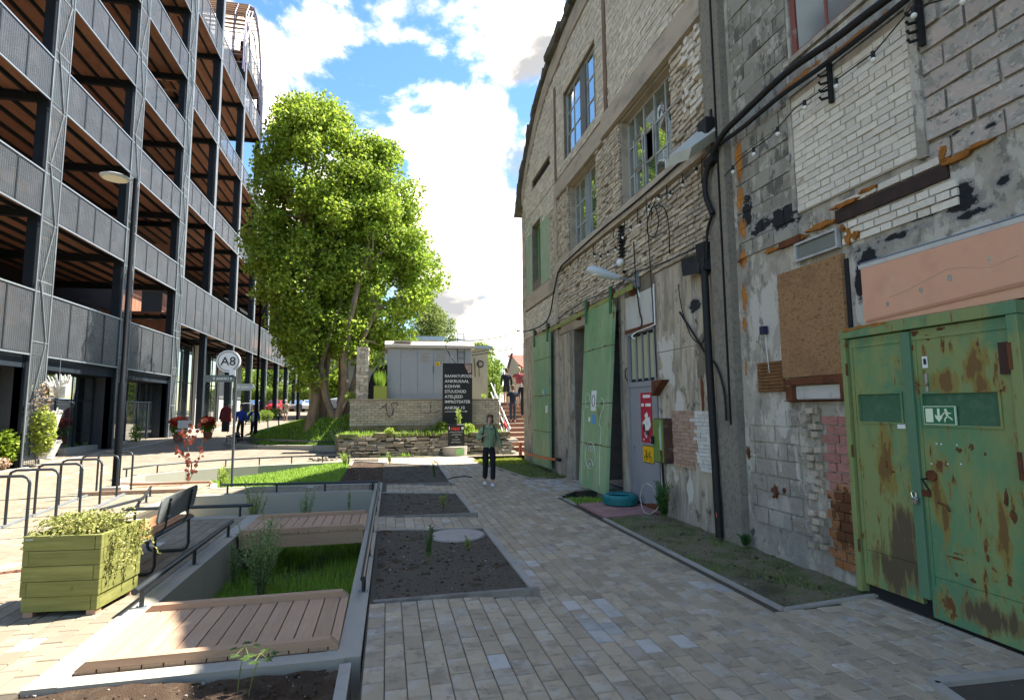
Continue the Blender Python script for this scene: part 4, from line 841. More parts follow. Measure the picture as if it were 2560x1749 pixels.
s1, P1 = sliding('green sheet metal sliding door closed flat against wall at the hall corner', (14.80, 16.42), (14.86, 16.60), WX - .20, WX - .22, 3.92, .12, [.26, .53, .81])
s2, P2 = sliding('green sliding door hanging askew with its foot kicked out, white chalk drawing on it', (10.22, 11.83), (10.20, 11.72), WX - .20, 4.12, 3.95, .10, [.24, .46, .76])
for (P_, par_, vs_) in ((P1, s1, (.26, .53, .81)), (P2, s2, (.24, .46, .76))):
    for v_ in vs_:
        for q in range(5 if P_ is P2 else 2):
            c_ = P_(U(.12, .9), v_ + U(-.004, .004)); o = splat('seam_rust', 0, 0, 0, U(.04, .13), U(.010, .028), M_RUSTD, par_, 7, int(v_ * 100) + q * 7, .001); o.location = Vector((c_[0] - .002, c_[1], c_[2])); o.location -= Vector((0, 0, 0)); o.data.transform(Matrix.Translation(wl(par_))); o.location -= wl(par_); o.rotation_euler = (0, 0 if P_ is P1 else -math.atan2(WX - .20 - 4.12, 3.85), 0)
M_CHALK = mat('chalk_paint', (.55, .62, .55), (), .9)
def onP(P, pts, r=.007, name='chalk_line', m=M_CHALK, par=None):
    b = MB(); b.tube([P(u, v, -.004) for u, v in pts], r, 4); return b.build(name, m, par)
onP(P2, [(.90, .02), (.90, .2), (.88, .36), (.90, .42), (.80, .44), (.70, .44)], .007, 'chalk_line', M_CHALK, s2)
onP(P2, [(.82, .44), (.86, .49), (.78, .52), (.68, .50), (.64, .45), (.5, .44), (.36, .45), (.26, .49), (.16, .47), (.18, .43), (.26, .40)], .007, 'chalk_line', M_CHALK, s2)
onP(P2, [(.26, .40), (.30, .35), (.22, .33), (.24, .2), (.20, .04)], .007, 'chalk_line', M_CHALK, s2)
onP(P2, [(.58 + .19 * math.cos(a), .18 + .072 * math.sin(a)) for a in [i * .35 for i in range(19)]], .008, 'chalk_line', M_CHALK, s2)
for pts in ([(.66, .20), (.62, .235), (.56, .22), (.60, .19)], [(.52, .20), (.48, .235), (.43, .22), (.46, .19)], [(.68, .14), (.60, .165), (.50, .15), (.46, .13)], [(.60, .14), (.58, .12), (.55, .14)]): onP(P2, pts, .007, 'chalk_line', M_CHALK, s2)
def onPq(P, u0, u1, v0, v1, m, par, name='sticker', o=-.006):
    b = MB(); b.add([P(u0, v0, o), P(u1, v0, o), P(u1, v1, o), P(u0, v1, o), P(u0, v0, -.001), P(u1, v0, -.001), P(u1, v1, -.001), P(u0, v1, -.001)], BOXF); return b.build(name, m, par)
M_STICK = mat('sticker_white', (.75, .76, .74), (), .6); M_INK = mat('black_ink', (.02, .02, .022), (), .6)
st = onPq(P2, .44, .62, .42, .53, M_STICK, s2); 
b = MB(); b.tube([P2(.53 + .055 * math.cos(a), .475 + .030 * math.sin(a), -.008) for a in [i * .42 for i in range(15)]], .008, 4, True); b.build('sticker_ring', M_INK, st)
onPq(P2, .44, .56, .35, .40, mat('sticker_blue', (.10, .32, .55), (), .5), s2); onPq(P2, .64, .70, .36, .385, M_STICK, s2)
onPq(P1, .12, .30, .54, .58, mat('sticker_teal', (.17, .36, .34), (), .5), s1); onPq(P1, .33, .37, .54, .575, M_STICK, s1); onPq(P1, .08, .20, .40, .455, M_STICK, s1)
# ---------------------------------------------------------------- rusty green double gate
g = thing('rusty_double_gate', 'large rusty green steel double gate with padlock, right of the brick niche', 'gate', (WX, 3.9, 0))
GX = 4.505
def gb(name, y0, y1, z0, z1, xa, xb, m=M_GREEN, par=g, bev=.003): return MB().box(xa, y0, z0, xb, y1, z1).build(name, m, par, bevel=bev)
gb('gate_frame', 3.08, 4.70, 2.46, 2.56, GX - .03, GX + .12); gb('gate_frame', 4.645, 4.70, .02, 2.455, GX - .03, GX + .12); gb('gate_frame', 3.08, 3.155, .02, 2.455, GX - .03, GX + .12)
def leaf(label, y0, y1, z0, win, split):
    lf = MB(); X0, X1 = GX + .01, GX + .05; a, c, d, e = win
    lf.box(X0, y0, split + .004, X1, y1, d); lf.box(X0, y0, e, X1, y1, 2.45); lf.box(X0, y0, d, X1, a, e); lf.box(X0, c, d, X1, y1, e)
    o = lf.build('gate_leaf', M_GREEN, g); o['label'] = label
    MB().box(X0 + .002, y0, z0, X1, y1, split).build('kick_plate', M_GREEN, o)
    for bx in ((X0 - .012, a - .018, d - .018, X0 + .002, c + .018, d), (X0 - .012, a - .018, e, X0 + .002, c + .018, e + .018), (X0 - .012, a - .018, d, X0 + .002, a, e), (X0 - .012, c, d, X0 + .002, c + .018, e)): MB().box(*bx).build('window_trim', M_GREEN, o)
    MB().box(X0 + .012, a, d, X0 + .022, c, e).build('painted_pane', mat('green_dusty_pane', (.035, .12, .07), [((.10, .18, .12), 12, .5, .7, (1, 1, 1), .7)], .25, spec=.6), o)
    MB().box(X0 - .010, y0 + .01, 2.36, X0, y1 - .02, 2.385).build('edge_strip', M_GREEN, o); MB().box(X0 - .010, y1 - .045, .3, X0, y1 - .03, 2.35).build('edge_strip', M_GREEN, o)
    return o
l1 = leaf('narrow gate leaf, its foot stained brown', 4.04, 4.635, .10, (4.10, 4.56, 1.64, 1.90), .42)
l2 = leaf('wide gate leaf with the escape sign', 3.165, 3.96, .02, (3.28, 3.89, 1.63, 1.89), .36)
MB().box(GX - .02, 3.955, .16, GX + .03, 4.045, 2.44).build('meeting_strip', mat('teal_green_paint', (.10, .20, .12), [((.10, .16, .14), 3, .5, .7, (1, 1, .4), .7), ((.10, .05, .02), 9, .66, .72, (1, 1, 1), .8)], .4, (30, .3, .003)), g, bevel=.003)
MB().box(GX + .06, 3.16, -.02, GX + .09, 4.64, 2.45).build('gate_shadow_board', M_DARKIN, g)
# handle, hasp, bolts, hinges
ds = Matrix.Rotation(math.pi / 2, 3, 'Y')
MB().tube([(GX + .01, 3.865, 1.20), (GX - .012, 3.865, 1.20)], .045, 20).build('round_lock_plate', M_RUST, l2)
MB().tube([(GX - .01, 3.90, 1.17), (GX - .06, 3.90, 1.17), (GX - .065, 3.84, 1.085)], .009, 8).build('handle', M_BLACK, l2)
MB().box(GX - .015, 3.885, 1.02, GX + .005, 3.98, 1.075).build('hasp', M_RUST, l2); MB().tube([(GX - .03, 3.80, .99), (GX - .02, 3.74, .97), (GX - .02, 3.72, .93)], .010, 6).build('bolt', M_RUST, l2)
for z in (2.15, 1.35, .45):
    MB().cyl((GX - .025, 3.15), .018, z - .10, z + .10, 10).build('hinge', M_RUST, g); MB().cyl((GX - .02, 4.65), .012, z - .06, z + .06, 8).build('hinge', M_RUST, g)
MB().box(GX - .012, 3.15, 2.02, GX + .01, 3.24, 2.26).build('hinge_plate', mat('dark_rust', (.06, .03, .025), (), .85, (30, .7, .004)), g)
k = 0
M_RUSTP = mat('rust_patch', (.16, .06, .022), [((.07, .03, .016), 9, .45, .66, (1, 1, 1), .9)], .9, (50, .8, .004))
for (y, z, ry, rz) in ((3.92, 2.42, .035, .03), (3.80, 2.37, .03, .035), (3.95, 2.30, .018, .03), (3.68, 2.43, .04, .018), (3.62, 1.43, .028, .026), (3.52, 1.46, .022, .03), (3.42, 1.42, .012, .02), (3.30, 1.10, .02, .08), (3.26, .98, .03, .06), (3.47, .62, .012, .04), (3.72, .56, .075, .012), (3.70, .60, .05, .008), (3.60, .42, .03, .018), (3.73, .43, .014, .02), (3.33, .5, .02, .05), (4.30, 1.25, .012, .035), (4.24, 1.19, .02, .012)):
    splat('rust_patch', GX + .0095, y, z, ry, rz, M_RUSTP, l2 if y < 3.98 else l1, 9, k + 200, .001); k += 1
for y, z in ((3.76, 1.47), (3.63, 1.47), (3.61, 1.32), (3.86, 1.30), (3.72, 1.31), (3.8, 1.47)):
    MB().box(GX + .004, y - .006, z - .006, GX + .008, y + .006, z + .006).build('white_fleck', M_STICK, l2)
for (y, z, ry, rz) in ((4.60, 2.545, .06, .016), (4.45, 2.55, .08, .014), (4.25, 2.55, .09, .016)): wall_patch('dried_glue', GX - .03, y, z, ry, rz, M_FOAM, g, .006, .8, k); k += 1
pl = thing('padlock', 'silver padlock hanging from the hasp of the green gate', 'padlock', (GX - .04, 3.99, 1.0))
MB().obox((GX - .045, 3.99, .975), (.012, .021, .03), Matrix.Rotation(.35, 3, 'X')).build('lock_body', mat('chrome', (.7, .7, .7), (), .15, metal=1), pl, bevel=.004)
MB().tube([(GX - .04, 4.02, 1.0), (GX - .04, 4.03, 1.04), (GX - .04, 4.01, 1.055), (GX - .04, 3.985, 1.04), (GX - .04, 3.985, 1.01)], .005, 8).build('shackle', MATS['chrome'], pl)
# escape sign on the gate
es = thing('escape_sign', 'green and cream escape route sign with running figure on the gate', 'sign', (GX, 3.75, 1.64))
M_SG = mat('sign_green', (.03, .16, .08), (), .35); M_SC = mat('sign_cream', (.72, .82, .60), (), .4)
MB().box(GX - .008, 3.61, 1.63, GX + .008, 3.882, 1.785).build('sign_plate', M_SC, es); MB().box(GX - .0105, 3.616, 1.636, GX - .0075, 3.876, 1.779).build('green_field', M_SG, es)
SX = GX - .012
MB().box(SX - .001, 3.795, 1.65, SX + .002, 3.86, 1.765).build('door_symbol', M_SC, es)
MB().prism([(SX, 3.757, 1.765), (SX, 3.737, 1.765), (SX, 3.737, 1.70), (SX, 3.717, 1.715), (SX, 3.717, 1.69), (SX, 3.747, 1.652), (SX, 3.777, 1.69), (SX, 3.777, 1.715), (SX, 3.757, 1.70)], (.002, 0, 0)).build('arrow_symbol', M_SC, es)
b = MB(); b.tube([(SX - .001, 3.685, 1.752), (SX + .002, 3.685, 1.752)], .011, 12)
for A, B_, w in (((3.682, 1.742), (3.672, 1.700), .018), ((3.672, 1.702), (3.695, 1.678), .011), ((3.695, 1.678), (3.697, 1.655), .010), ((3.672, 1.702), (3.650, 1.688), .011), ((3.650, 1.688), (3.632, 1.672), .010), ((3.684, 1.736), (3.707, 1.722), .008), ((3.707, 1.722), (3.712, 1.706), .007), ((3.676, 1.738), (3.655, 1.722), .008), ((3.655, 1.722), (3.640, 1.730), .007)):
    b.beam((SX, A[0], A[1]), (SX, B_[0], B_[1]), w, .003, (1, 0, 0))
b.build('running_figure', M_SC, es)
# small stickers on gate
s = thing('gate_sticker', 'small white sticker with black emblem high on the gate', 'sticker', (GX, 3.85, 2.15)); MB().box(GX - .001, 3.815, 2.11, GX + .0045, 3.862, 2.21).build('paper', M_STICK, s)
wall_patch('black_mark', GX - .0015, 3.838, 2.165, .013, .028, M_INK, s, .002, .6, 5)
s = thing('gate_sticker', 'torn shiny sticker strip below the emblem sticker on the gate', 'sticker', (GX, 3.85, 1.97)); MB().box(GX - .001, 3.828, 1.90, GX + .0045, 3.852, 2.06).build('foil', mat('foil', (.5, .5, .5), [((.16, .12, .05), 20, .5, .6, (1, 1, 1))], .3, metal=.7), s)
s = thing('gate_label', 'tiny white label on the narrow gate leaf beside the strip', 'sticker', (GX, 4.1, 1.60)); MB().box(GX - .001, 4.07, 1.585, GX + .0045, 4.15, 1.625).build('paper', M_STICK, s)
# ================================================================ left steel-framed building, two wings
M_MESH = mat('expanded_metal', (.06, .065, .07), [((.10, .105, .11), 1.2, .46, .66, (1, 1, 1), .6)], .5, (0, 0), 0, .2, .5, alpha=(.10, .5, .17))
M_MESHL = mat('galvanised_mesh', (.10, .115, .12), [((.2, .22, .225), 1.6, .5, .66, (1, 1, .3), .7)], .5, (0, 0), 0, .3, .5, alpha=(.10, .12, .15))
M_SOFFIT = mat('timber_soffit', (.26, .155, .105), [((.17, .10, .07), 2.5, .46, .66, (1, .3, 1), .8), ((.28, .14, .075), 6, .56, .72, (4, .3, 1), .6)], .8)
M_BOARD = mat('brown_board', (.29, .145, .09), [((.20, .10, .06), 2.5, .46, .66, (1, 1, .4), .8)], .8, isl=.14)
M_GLASSD = glass('shop_glass', (.02, .03, .035), .45, .5, .02)
M_PIER = mat('white_render', (.55, .55, .52), [((.4, .4, .38), 2, .5, .7, (1, 1, .6), .5)], .85)
M_MAST = mat('mast_steel', (.15, .165, .175), [((.26, .28, .29), 3, .5, .64, (1, 1, .3), .7)], .5, metal=.3)
wing = thing('steel_frame_building', 'near wing of dark steel building with mesh balconies and timber soffits', 'building', (-11.3, 20, 0))
farw = thing('steel_frame_building', 'far wing of dark steel building with taller storeys and arched slatted roof frame', 'building', (-11.3, 50, 0))
def col(par, x, y0, y1, z0, z1, m=M_STEELP, name='column', d=.30): return MB().box(x - d, y0, z0, x, y1, z1).build(name, m, par)
def gallery(par, X, ya, yb, zr, zb, posts, depth, rowlabel=None, slabz=None, board=True):
    """one storey edge: mesh panels between posts, handrail, slab with timber soffit and beams"""
    for a, c in zip(posts[:-1], posts[1:]):
        f = MB(); w = .022; y0, y1 = a + .008, c - .008
        f.box(X - .03, y0, zb, X + .012, y0 + w, zr - .04); f.box(X - .03, y1 - w, zb, X + .012, y1, zr - .04); f.box(X - .03, y0 + w, zb, X + .012, y1 - w, zb + w * 1.6); f.box(X - .03, y0 + w, zr - .04 - w, X + .012, y1 - w, zr - .04)
        pn = f.build('mesh_panel', M_STEEL, par)
        b = MB(); b.add([(X - .008, y0 + w, zb + w), (X - .008, y1 - w, zb + w), (X - .008, y1 - w, zr - .05), (X - .008, y0 + w, zr - .05)], [(0, 1, 2, 3)]); b.build('mesh', M_MESH, pn)
    MB().box(X - .04, ya, zb - .05, X + .015, yb, zb - .002).build('bottom_rail', M_GALV, par)
    MB().box(X - .05, ya, zr - .035, X + .02, yb, zr + .01).build('handrail', M_GALV, par)
    sz = zb + .34 if slabz is None else slabz
    MB().box(X - depth, ya, sz - .02, X - .10, yb, sz + .10).build('floor_slab', M_SOFFIT, par)
    MB().box(X - .09, ya, sz - .20, X - .04, yb, sz + .12).build('edge_beam', M_STEELP, par)
    for k in range(1, 8): MB().box(X - depth * k / 8 - .04, ya, sz - .16, X - depth * k / 8 + .04, yb, sz - .025).build('floor_beam', M_STEELP, par)
NP = [8.9, 10.4, 11.9, 13.3, 14.75, 15.65, 16.9, 18.1, 19.4, 20.72, 21.64, 22.9, 24.1, 25.4, 26.66, 27.56, 28.9, 30.2, 31.5, 32.7, 33.7]
LV = [(5.73, 3.65), (9.77, 8.28), (13.80, 12.31), (17.85, 16.36), (21.90, 20.40), (25.95, 24.45)]
for k, (zr, zb) in enumerate(LV): gallery(wing, -11.3, 8.9, 33.7, zr, zb, NP, 6.0, slabz=4.35 if k == 0 else zb + .30)
for y in (14.75, 20.75, 26.70, 32.75):
    col(wing, -11.42, y + .05, y + .30, -.1, 27, d=.30)
    # lattice mast faced with galvanised mesh in front of each column
    MB().box(-11.305, y - .03, -.05, -11.27, y + .03, 27).build('mast_chord', M_MAST, wing); MB().box(-11.305, y + .87, -.05, -11.27, y + .93, 27).build('mast_chord', M_MAST, wing)
    z = .0; k = 0
    while z < 26:
        MB().box(-11.30, y + .03, z, -11.28, y + .87, z + .05).build('mast_rung', M_MAST, wing)
        b = MB(); b.add([(-11.285, y + .03, z + .05), (-11.285, y + .87, z + .05), (-11.285, y + .87, z + 2.0), (-11.285, y + .03, z + 2.0)], [(0, 1, 2, 3)]); b.build('mast_mesh', M_MESHL, wing)
        MB().beam((-11.255, y + (.2 if k % 2 else .7), z + .05), (-11.255, y + (.7 if k % 2 else .2), z + 2.0), .035, .035, (1, 0, 0)).build('mast_brace', M_MAST, wing)
        z += 2.02; k += 1
    for zr, zb in LV: MB().box(-17.2, y + .1, zb - .05, -11.45, y + .26, zb + .28).build('cross_beam', M_STEELP, wing)
# boarded rear walls of each gallery, made of single boards
def boards(par, X, ya, yb, z0, z1, w=.14, name='wall_board', along='y', m=M_BOARD, cap=0):
    y = ya; i = 0
    while y < yb - .02:
        c = min(yb, y + w)
        if along == 'y': MB().box(X - .03, y, z0, X + U(0, .012), c - .008, z1).build(name, m, par)
        else: MB().box(y, X - .03, z0, c - .008, X + U(0, .012), z1).build(name, m, par)
        y = c; i += 1
for k, (zr, zb) in enumerate(LV[:5]):
    f = (4.45 if k == 0 else zb + .42); top = LV[k + 1][1] + .28
    for (a, c) in ((15.9, 20.7), (21.8, 26.6)):
        if k > 2 and a > 20: continue
        boards(wing, -14.6, a, c, f, f + 2.35, .24)
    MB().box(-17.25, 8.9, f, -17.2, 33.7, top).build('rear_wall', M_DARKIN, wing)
    MB().box(-16, 33.55, f, -11.5, 33.65, f + 2.3).build('end_wall', M_BOARD, wing)
    for z in (f + .5, f + 1.0, f + 1.5, f + 2.0, f + 2.5): MB().box(-14.2, 29.2, z, -14.1, 32.6, z + .05).build('louvre_rail', M_STEELP, wing)
MB().box(-17.2, 8.9, 25.9, -11.3, 33.7, 27.2).build('roof', M_STEELP, wing)
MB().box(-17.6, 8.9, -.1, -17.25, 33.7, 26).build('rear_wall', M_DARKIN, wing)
# ground floor of near wing: deep dark band, glazed shop fronts
MB().box(-12.15, 8.9, 3.2, -11.45, 33.7, 4.32).build('dark_lintel', M_STEELP, wing)
def shopfront(par, X, ya, yb, z0, z1, n, tr=.68):
    w = (yb - ya) / n
    for i in range(n):
        a = ya + i * w; c = a + w; f = MB(); e = .05
        f.box(X - .05, a, z0, X + .03, a + e, z1); f.box(X - .05, c - e, z0, X + .03, c, z1); f.box(X - .05, a + e, z0, X + .03, c - e, z0 + .12); f.box(X - .05, a + e, z1 - e, X + .03, c - e, z1); zt = z0 + (z1 - z0) * tr; f.box(X - .05, a + e, zt - .03, X + .03, c - e, zt + .03)
        win = f.build('shop_window', M_STEELP, par)
        for (p, q) in ((z0 + .12, zt - .03), (zt + .03, z1 - e)):
            b = MB(); b.add([(X, a + e, p), (X, c - e, p), (X, c - e, q), (X, a + e, q)], [(0, 1, 2, 3)]); b.build('pane', M_GLASSD, win)
for (a, c, n) in ((15.3, 20.75, 4), (21.3, 26.7, 4), (27.3, 33.4, 5)): shopfront(wing, -12.1, a, c, .12, 3.2, n)
for y in (14.75, 20.8, 26.75, 32.8): MB().box(-12.1, y, -.1, -11.5, y + .45, 3.3).build('column_casing', mat('grey_casing', (.05, .055, .06), (), .6), wing)
MB().box(-17.2, 8.9, -.05, -12.8, 33.7, .05).build('shop_floor', mat('shop_floor', (.12, .11, .10), (), .5), wing)
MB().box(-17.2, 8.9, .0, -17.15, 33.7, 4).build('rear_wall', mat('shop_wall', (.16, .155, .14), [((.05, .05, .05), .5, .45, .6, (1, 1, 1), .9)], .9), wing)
MB().box(-12.3, 14, -.1, -11.9, 33.7, .11).build('plinth', M_CONC, wing)
# ---- far wing: same front plane, taller storeys
FX = -11.3; FK = 11.3 / 9
def fz(z): return 1.8 + FK * (z - 1.8)
FLV = [(fz(7.70), fz(5.62), 33.0, 75.3, fz(5.62) + .4), (fz(12.30), fz(11.15), 33.0, 75.3, None), (fz(16.95), fz(15.80), 33.0, 64, None), (fz(22.05), fz(20.55), 33.0, 50.7, None)]
FC = [33.5, 38.5, 44.6, 50.5, 56.4, 62.3, 68.2, 74.1]
for zr, zb, a, c, sl in FLV:
    n = round((c - a) / 1.53); gallery(farw, FX, a, c, zr, zb, [a + (c - a) * i / n for i in range(n + 1)], 6.0, slabz=sl)
gallery(farw, FX, 43.8, 50.7, fz(24.95), fz(23.5), [43.8, 45.5, 47.2, 49, 50.7], 6.0)
for y in FC:
    top = fz(24.9) if y < 52 else (fz(17) if y < 64 else fz(12.4))
    if y < 39: top = 34
    col(farw, FX - .12, y, y + .34, rise(FX, y), top, d=.36)
    z = 9.2
    while z < top - .3:
        MB().box(FX - .02, y - .02, z, FX + .015, y + .38, min(top, z + 5.7)).build('column_cover', M_MAST, farw); z += 5.8
    if y > 39: MB().box(FX - .02, y + .05, rise(FX, y), FX + .01, y + .28, fz(5.6)).build('column_cover', M_MAST, farw)
    for zr, zb, a, c, sl in FLV:
        if a <= y <= c: MB().box(-17, y + .05, zb + (.2 if sl else -.02), FX - .12, y + .25, zb + (.5 if sl else .28)).build('cross_beam', M_STEELP, farw)
for zr, zb, a, c, sl in FLV[:3]:
    f = zb + .45 if sl is None else sl + .1
    MB().box(-17.2, a, f, -17.1, min(c, 62), f + 5.2).build('rear_wall', M_DARKIN, farw)
    y = 34.2
    while y < c - 6:
        boards(farw, -14.6, y, y + 2.8, f, f + 2.4, .4); y += 5.9
boards(farw, -14.0, 62.5, 75.0, fz(6.15), fz(8.2), .5)
MB().box(-17, 33.0, 33.2, FX, 39.5, 33.5).build('roof', M_STEELP, farw); MB().box(-17.7, 33.75, 0, -17.4, 71, 27).build('rear_wall', M_DARKIN, farw)
MB().box(-17.7, 75.3, fz(5.9), -11.5, 75.5, fz(12.3)).build('end_wall', M_BOARD, farw); MB().box(-17.7, 64.0, fz(12.6), -11.5, 64.2, fz(17)).build('end_wall', M_BOARD, farw); MB().box(-17.7, 71, fz(5.9), -17.5, 75.3, fz(12.3)).build('rear_wall', M_DARKIN, farw)
# ground floor arcade: white piers, glass set back
for y in (39.6, 45.0, 50.9, 56.6): MB().box(-14.2, y, .3, -13.8, y + 1.2, fz(5.6)).build('render_pier', M_PIER, farw)
for (a, c, n) in ((33.8, 39.5, 4), (40.9, 44.9, 3), (46.3, 50.8, 3), (52.2, 56.5, 3)): shopfront(farw, -14.0, a, c, .75, fz(5.5), n, .52)
MB().box(-17.2, 33.7, .0, -17.1, 58, fz(5.6)).build('rear_wall', MATS['shop_wall'], farw)
MB().box(-17.2, 33.7, -.1, -11.5, 62, .60).build('plinth', M_CONC, farw)
# arched slatted roof frame on top of the far wing: two steel arches, slats one by one
def archpt(t, r=0):
    P = [(34.8, 22.6), (34.82, 24.9), (35.05, 26.4), (35.7, 27.5), (36.7, 28.1), (37.6, 28.05), (38.5, 27.4), (39.3, 25.9), (39.75, 24.2), (40.1, 22.4), (40.35, 20.5)]
    u = t * (len(P) - 1); i = min(int(u), len(P) - 2); f = u - i; a = Vector((P[i][0], P[i][1])); c = Vector((P[i + 1][0], P[i + 1][1])); p = a.lerp(c, f); ctr = Vector((37.5, 23)); d = (p - ctr).normalized(); p = p - d * r
    return Vector((p.x * FK, fz(p.y)))
for X in (FX, FX - .8, -17.5):
    for r in (0, .35): MB().tube([(X, *archpt(i / 30, r)) for i in range(31)], .055, 6).build('arch_rib', mat('violet_steel', (.16, .14, .2), (), .5, metal=.4), farw)
b = MB(); b.tube([(FX, *archpt(.08, .3)), (FX, 44.7, 31.2), (FX, *archpt(.38, .3))], .05, 6); b.tube([(FX, 44.2, 31), (FX, 45.6, 32.5), (FX, 46.7, 32.7), (FX, 48.2, 31.1), (FX, 49.5, 27.7)], .05, 6); b.build('arch_brace', MATS['violet_steel'], farw)
M_SLAT = mat('larch_slat', (.36, .25, .18), [((.26, .17, .12), 3, .5, .7, (.3, 1, 1), .7)], .8, isl=.12); M_SLATM = mat('metal_slat', (.25, .26, .29), (), .5, metal=.4)
for i in range(46):
    t = .02 + .96 * i / 45; p = archpt(t, .02); q = archpt(min(1, t + .01), .02)
    wood = .12 < t < .62
    MB().beam((-17.5, p.x, p.y), (FX - .05, p.x, p.y), .17 if wood else .06, .04, (0, q.x - p.x, q.y - p.y)).build('slat', M_SLAT if wood else M_SLATM, farw)
# concrete planting trough with shrubs in front of near wing
tr_ = thing('planting_trough', 'long low concrete trough of small shrubs along the shop fronts', 'planter', (-12.0, 25.5, 0))
MB().box(-12.2, 24.3, -.1, -11.85, 29.5, .38).build('trough_wall', M_CONC, tr_)
kerb('kerb', 'raised edging along the left shopfronts', [(-11.15, 15.0), (-11.15, 20.8)], .12, .03); kerb('kerb', 'pale edging between street and the left arcade', [(-11.3, 20.9, .03), (-10.6, 29, .27), (-10.7, 37, .49), (-11.0, 48, .79)], .16, .03, 1.5)
# ================================================================ background
M_BEIGE = mat('beige_render', (.42, .36, .27), [((.30, .25, .18), 1.4, .5, .7, (1, 1, .5), .6), ((.5, .44, .34), 3, .55, .72, (1, 1, .6), .5)], .92)
bb = thing('beige_building', 'low beige flat-roofed building behind the transformer hut, ladder on it', 'building', (3, 32, 1))
MB().box(-2.0, 32, 1, 5.75, 40, 5.25).build('wall', M_BEIGE, bb); MB().box(-2.2, 31.8, 5.25, 5.97, 40.2, 5.42).build('roof_edge', mat('blue_grey_trim', (.30, .36, .42), (), .6), bb)
MB().box(1.6, 33, 5.43, 3.2, 36, 5.85).build('wall', M_BEIGE, bb); MB().box(1.5, 32.9, 5.85, 3.3, 36.1, 6.05).build('roof_edge', MATS['blue_grey_trim'], bb)
for p in ((4.95, 4.7, .03), (5.2, 4.6, .02)): MB().tube([(p[0], 31.97, p[1]), (p[0] + .05, 31.97, 3.6)], p[2], 5).build('drain_stain', M_MORTAR, bb)
MB().tube([(5.3 + .18 * math.cos(a), 31.95, 4.35 + .18 * math.sin(a)) for a in [i * .5 for i in range(13)]], .035, 5).build('cable_coil', M_BLACK, bb)
b2 = thing('beige_building', 'taller beige building with small window seen behind maple trunks', 'building', (-6, 60, 1))
MB().box(-6.8, 52, 1, -1.6, 62, 9.3).build('wall', M_BEIGE, b2)
for (x, z) in ((-6.1, 5.6), (-4.4, 5.6), (-2.8, 5.6), (-6.1, 2.9)):
    w = MB().box(x, 51.93, z, x + .9, 52.02, z + 1.5).build('window', M_WHITE, b2); MB().box(x + .08, 51.90, z + .08, x + .82, 51.94, z + 1.42).build('pane', M_GL_DIRTY, w)
MB().box(-7, 51.8, 9.3, -1.4, 62.2, 9.6).build('roof', M_GALV, b2)
# white arched gate wall and stone pillar between trees and hut
gw = thing('gate_wall', 'pale wall with black arched doorway behind stone pillar', 'wall', (-.6, 28, 1.8))
MB().prism([(-2.0, 28.0, 1.6), (.1, 28.0, 1.6), (.1, 28.0, 4.7), (-1.4, 28.0, 4.35), (-2.0, 28.0, 4.2)], (0, .3, 0)).build('wall', M_PIER, gw)
MB().prism([(-1.05, 27.98, 1.7), (-1.0, 27.98, 2.6), (-.8, 27.98, 3.4), (-.5, 27.98, 3.85), (-.1, 27.98, 3.95), (.1, 27.98, 3.95), (.1, 27.98, 1.7)], (0, .05, 0)).build('dark_arch', M_DARKIN, gw)
sp = thing('stone_pillar', 'square rubble stone pillar left of the transformer hut', 'pillar', (-1.0, 24.0, 2.1))
for i in range(16):
    z = 2.05 + i * .145
    for k in range(3):
        MB().box(-1.28 + k * .165, 23.8, z, -1.28 + k * .165 + .158, 24.3, z + .138, .012).build('stone', M_ROUGHB, sp)
# red-roofed house
rh = thing('house', 'small house with red tiled roof beyond the stairs', 'house', (11, 47, 3))
MB().prism([(9.75, 45, 1.5), (11.1, 45, 1.5), (11.1, 45, 4.95), (10.12, 45, 6.15), (9.75, 45, 4.7)], (0, .3, 0)).build('gable_wall', M_BEIGE, rh); MB().box(11.1, 44.6, 1.5, 17, 52, 4.95).build('wall', M_BEIGE, rh)
MB().beam((9.62, 44.9, 4.55), (10.12, 44.9, 6.3), .5, .12).build('barge_board', mat('brown_board_edge', (.12, .06, .04), (), .8), rh)
M_TILE = mat('red_roof_tile', (.46, .10, .065), [((.33, .07, .05), 4, .5, .7, (1, 1, 1), .6)], .7, isl=.15)
A_ = Vector((10.10, 46.5, 6.30)); B_2 = Vector((11.12, 44.3, 4.90)); b = MB()
for r in range(9):
    for k in range(20):
        p = A_.lerp(B_2, (r + .5) / 9) + Vector((.16 + k * .31, 0, 0)); b.obox(p + Vector((0, 0, .02)), (.145, .165, .02), Matrix.Rotation(.56, 3, 'X'), .004)
tag(b.build('roof_tiles', M_TILE, rh), kind='stuff'); MB().prism([A_, B_2, B_2 + Vector((6.5, 0, 0)), A_ + Vector((7, 0, 0))], (0, .06, -.08)).build('roof', M_TILE, rh)
# low retaining brick wall with the rubble ledge
rw = thing('brick_wall', 'low yellowish brick wall with graffiti tags, behind the black sign', 'wall', (1.5, 22.5, .9))
M_YB = mat('yellowish_brick', (.39, .35, .275), [((.28, .25, .19), 4, .46, .68, (1, 1, 1), .7), ((.5, .45, .35), 9, .58, .7, (1, 1, 1), .6)], .93, (30, .7, .006), .14)
MB().box(-1.40, 22.52, .6, 4.50, 22.9, 2.12).build('wall_core', M_MORTAR, rw)
r = 0; z = 1.13; n_ = 0
while z < 2.10:
    x = -1.42 - (r % 2) * .14
    while x < 4.48:
        a, c = max(x, -1.42), min(x + .275, 4.5)
        if c - a > .05 and n_ < 300:
            MB().box(a, 22.49 + (-.02 if a < -.93 or a > 3.84 else 0), z, c - .014, 22.53, z + .084, .003).build('brick', M_YB, rw); n_ += 1
        x += .275
    z += .098; r += 1
MB().box(-1.42, 22.42, .5, 4.5, 22.52, 1.12, .02).build('rough_base', M_GRIT, rw)
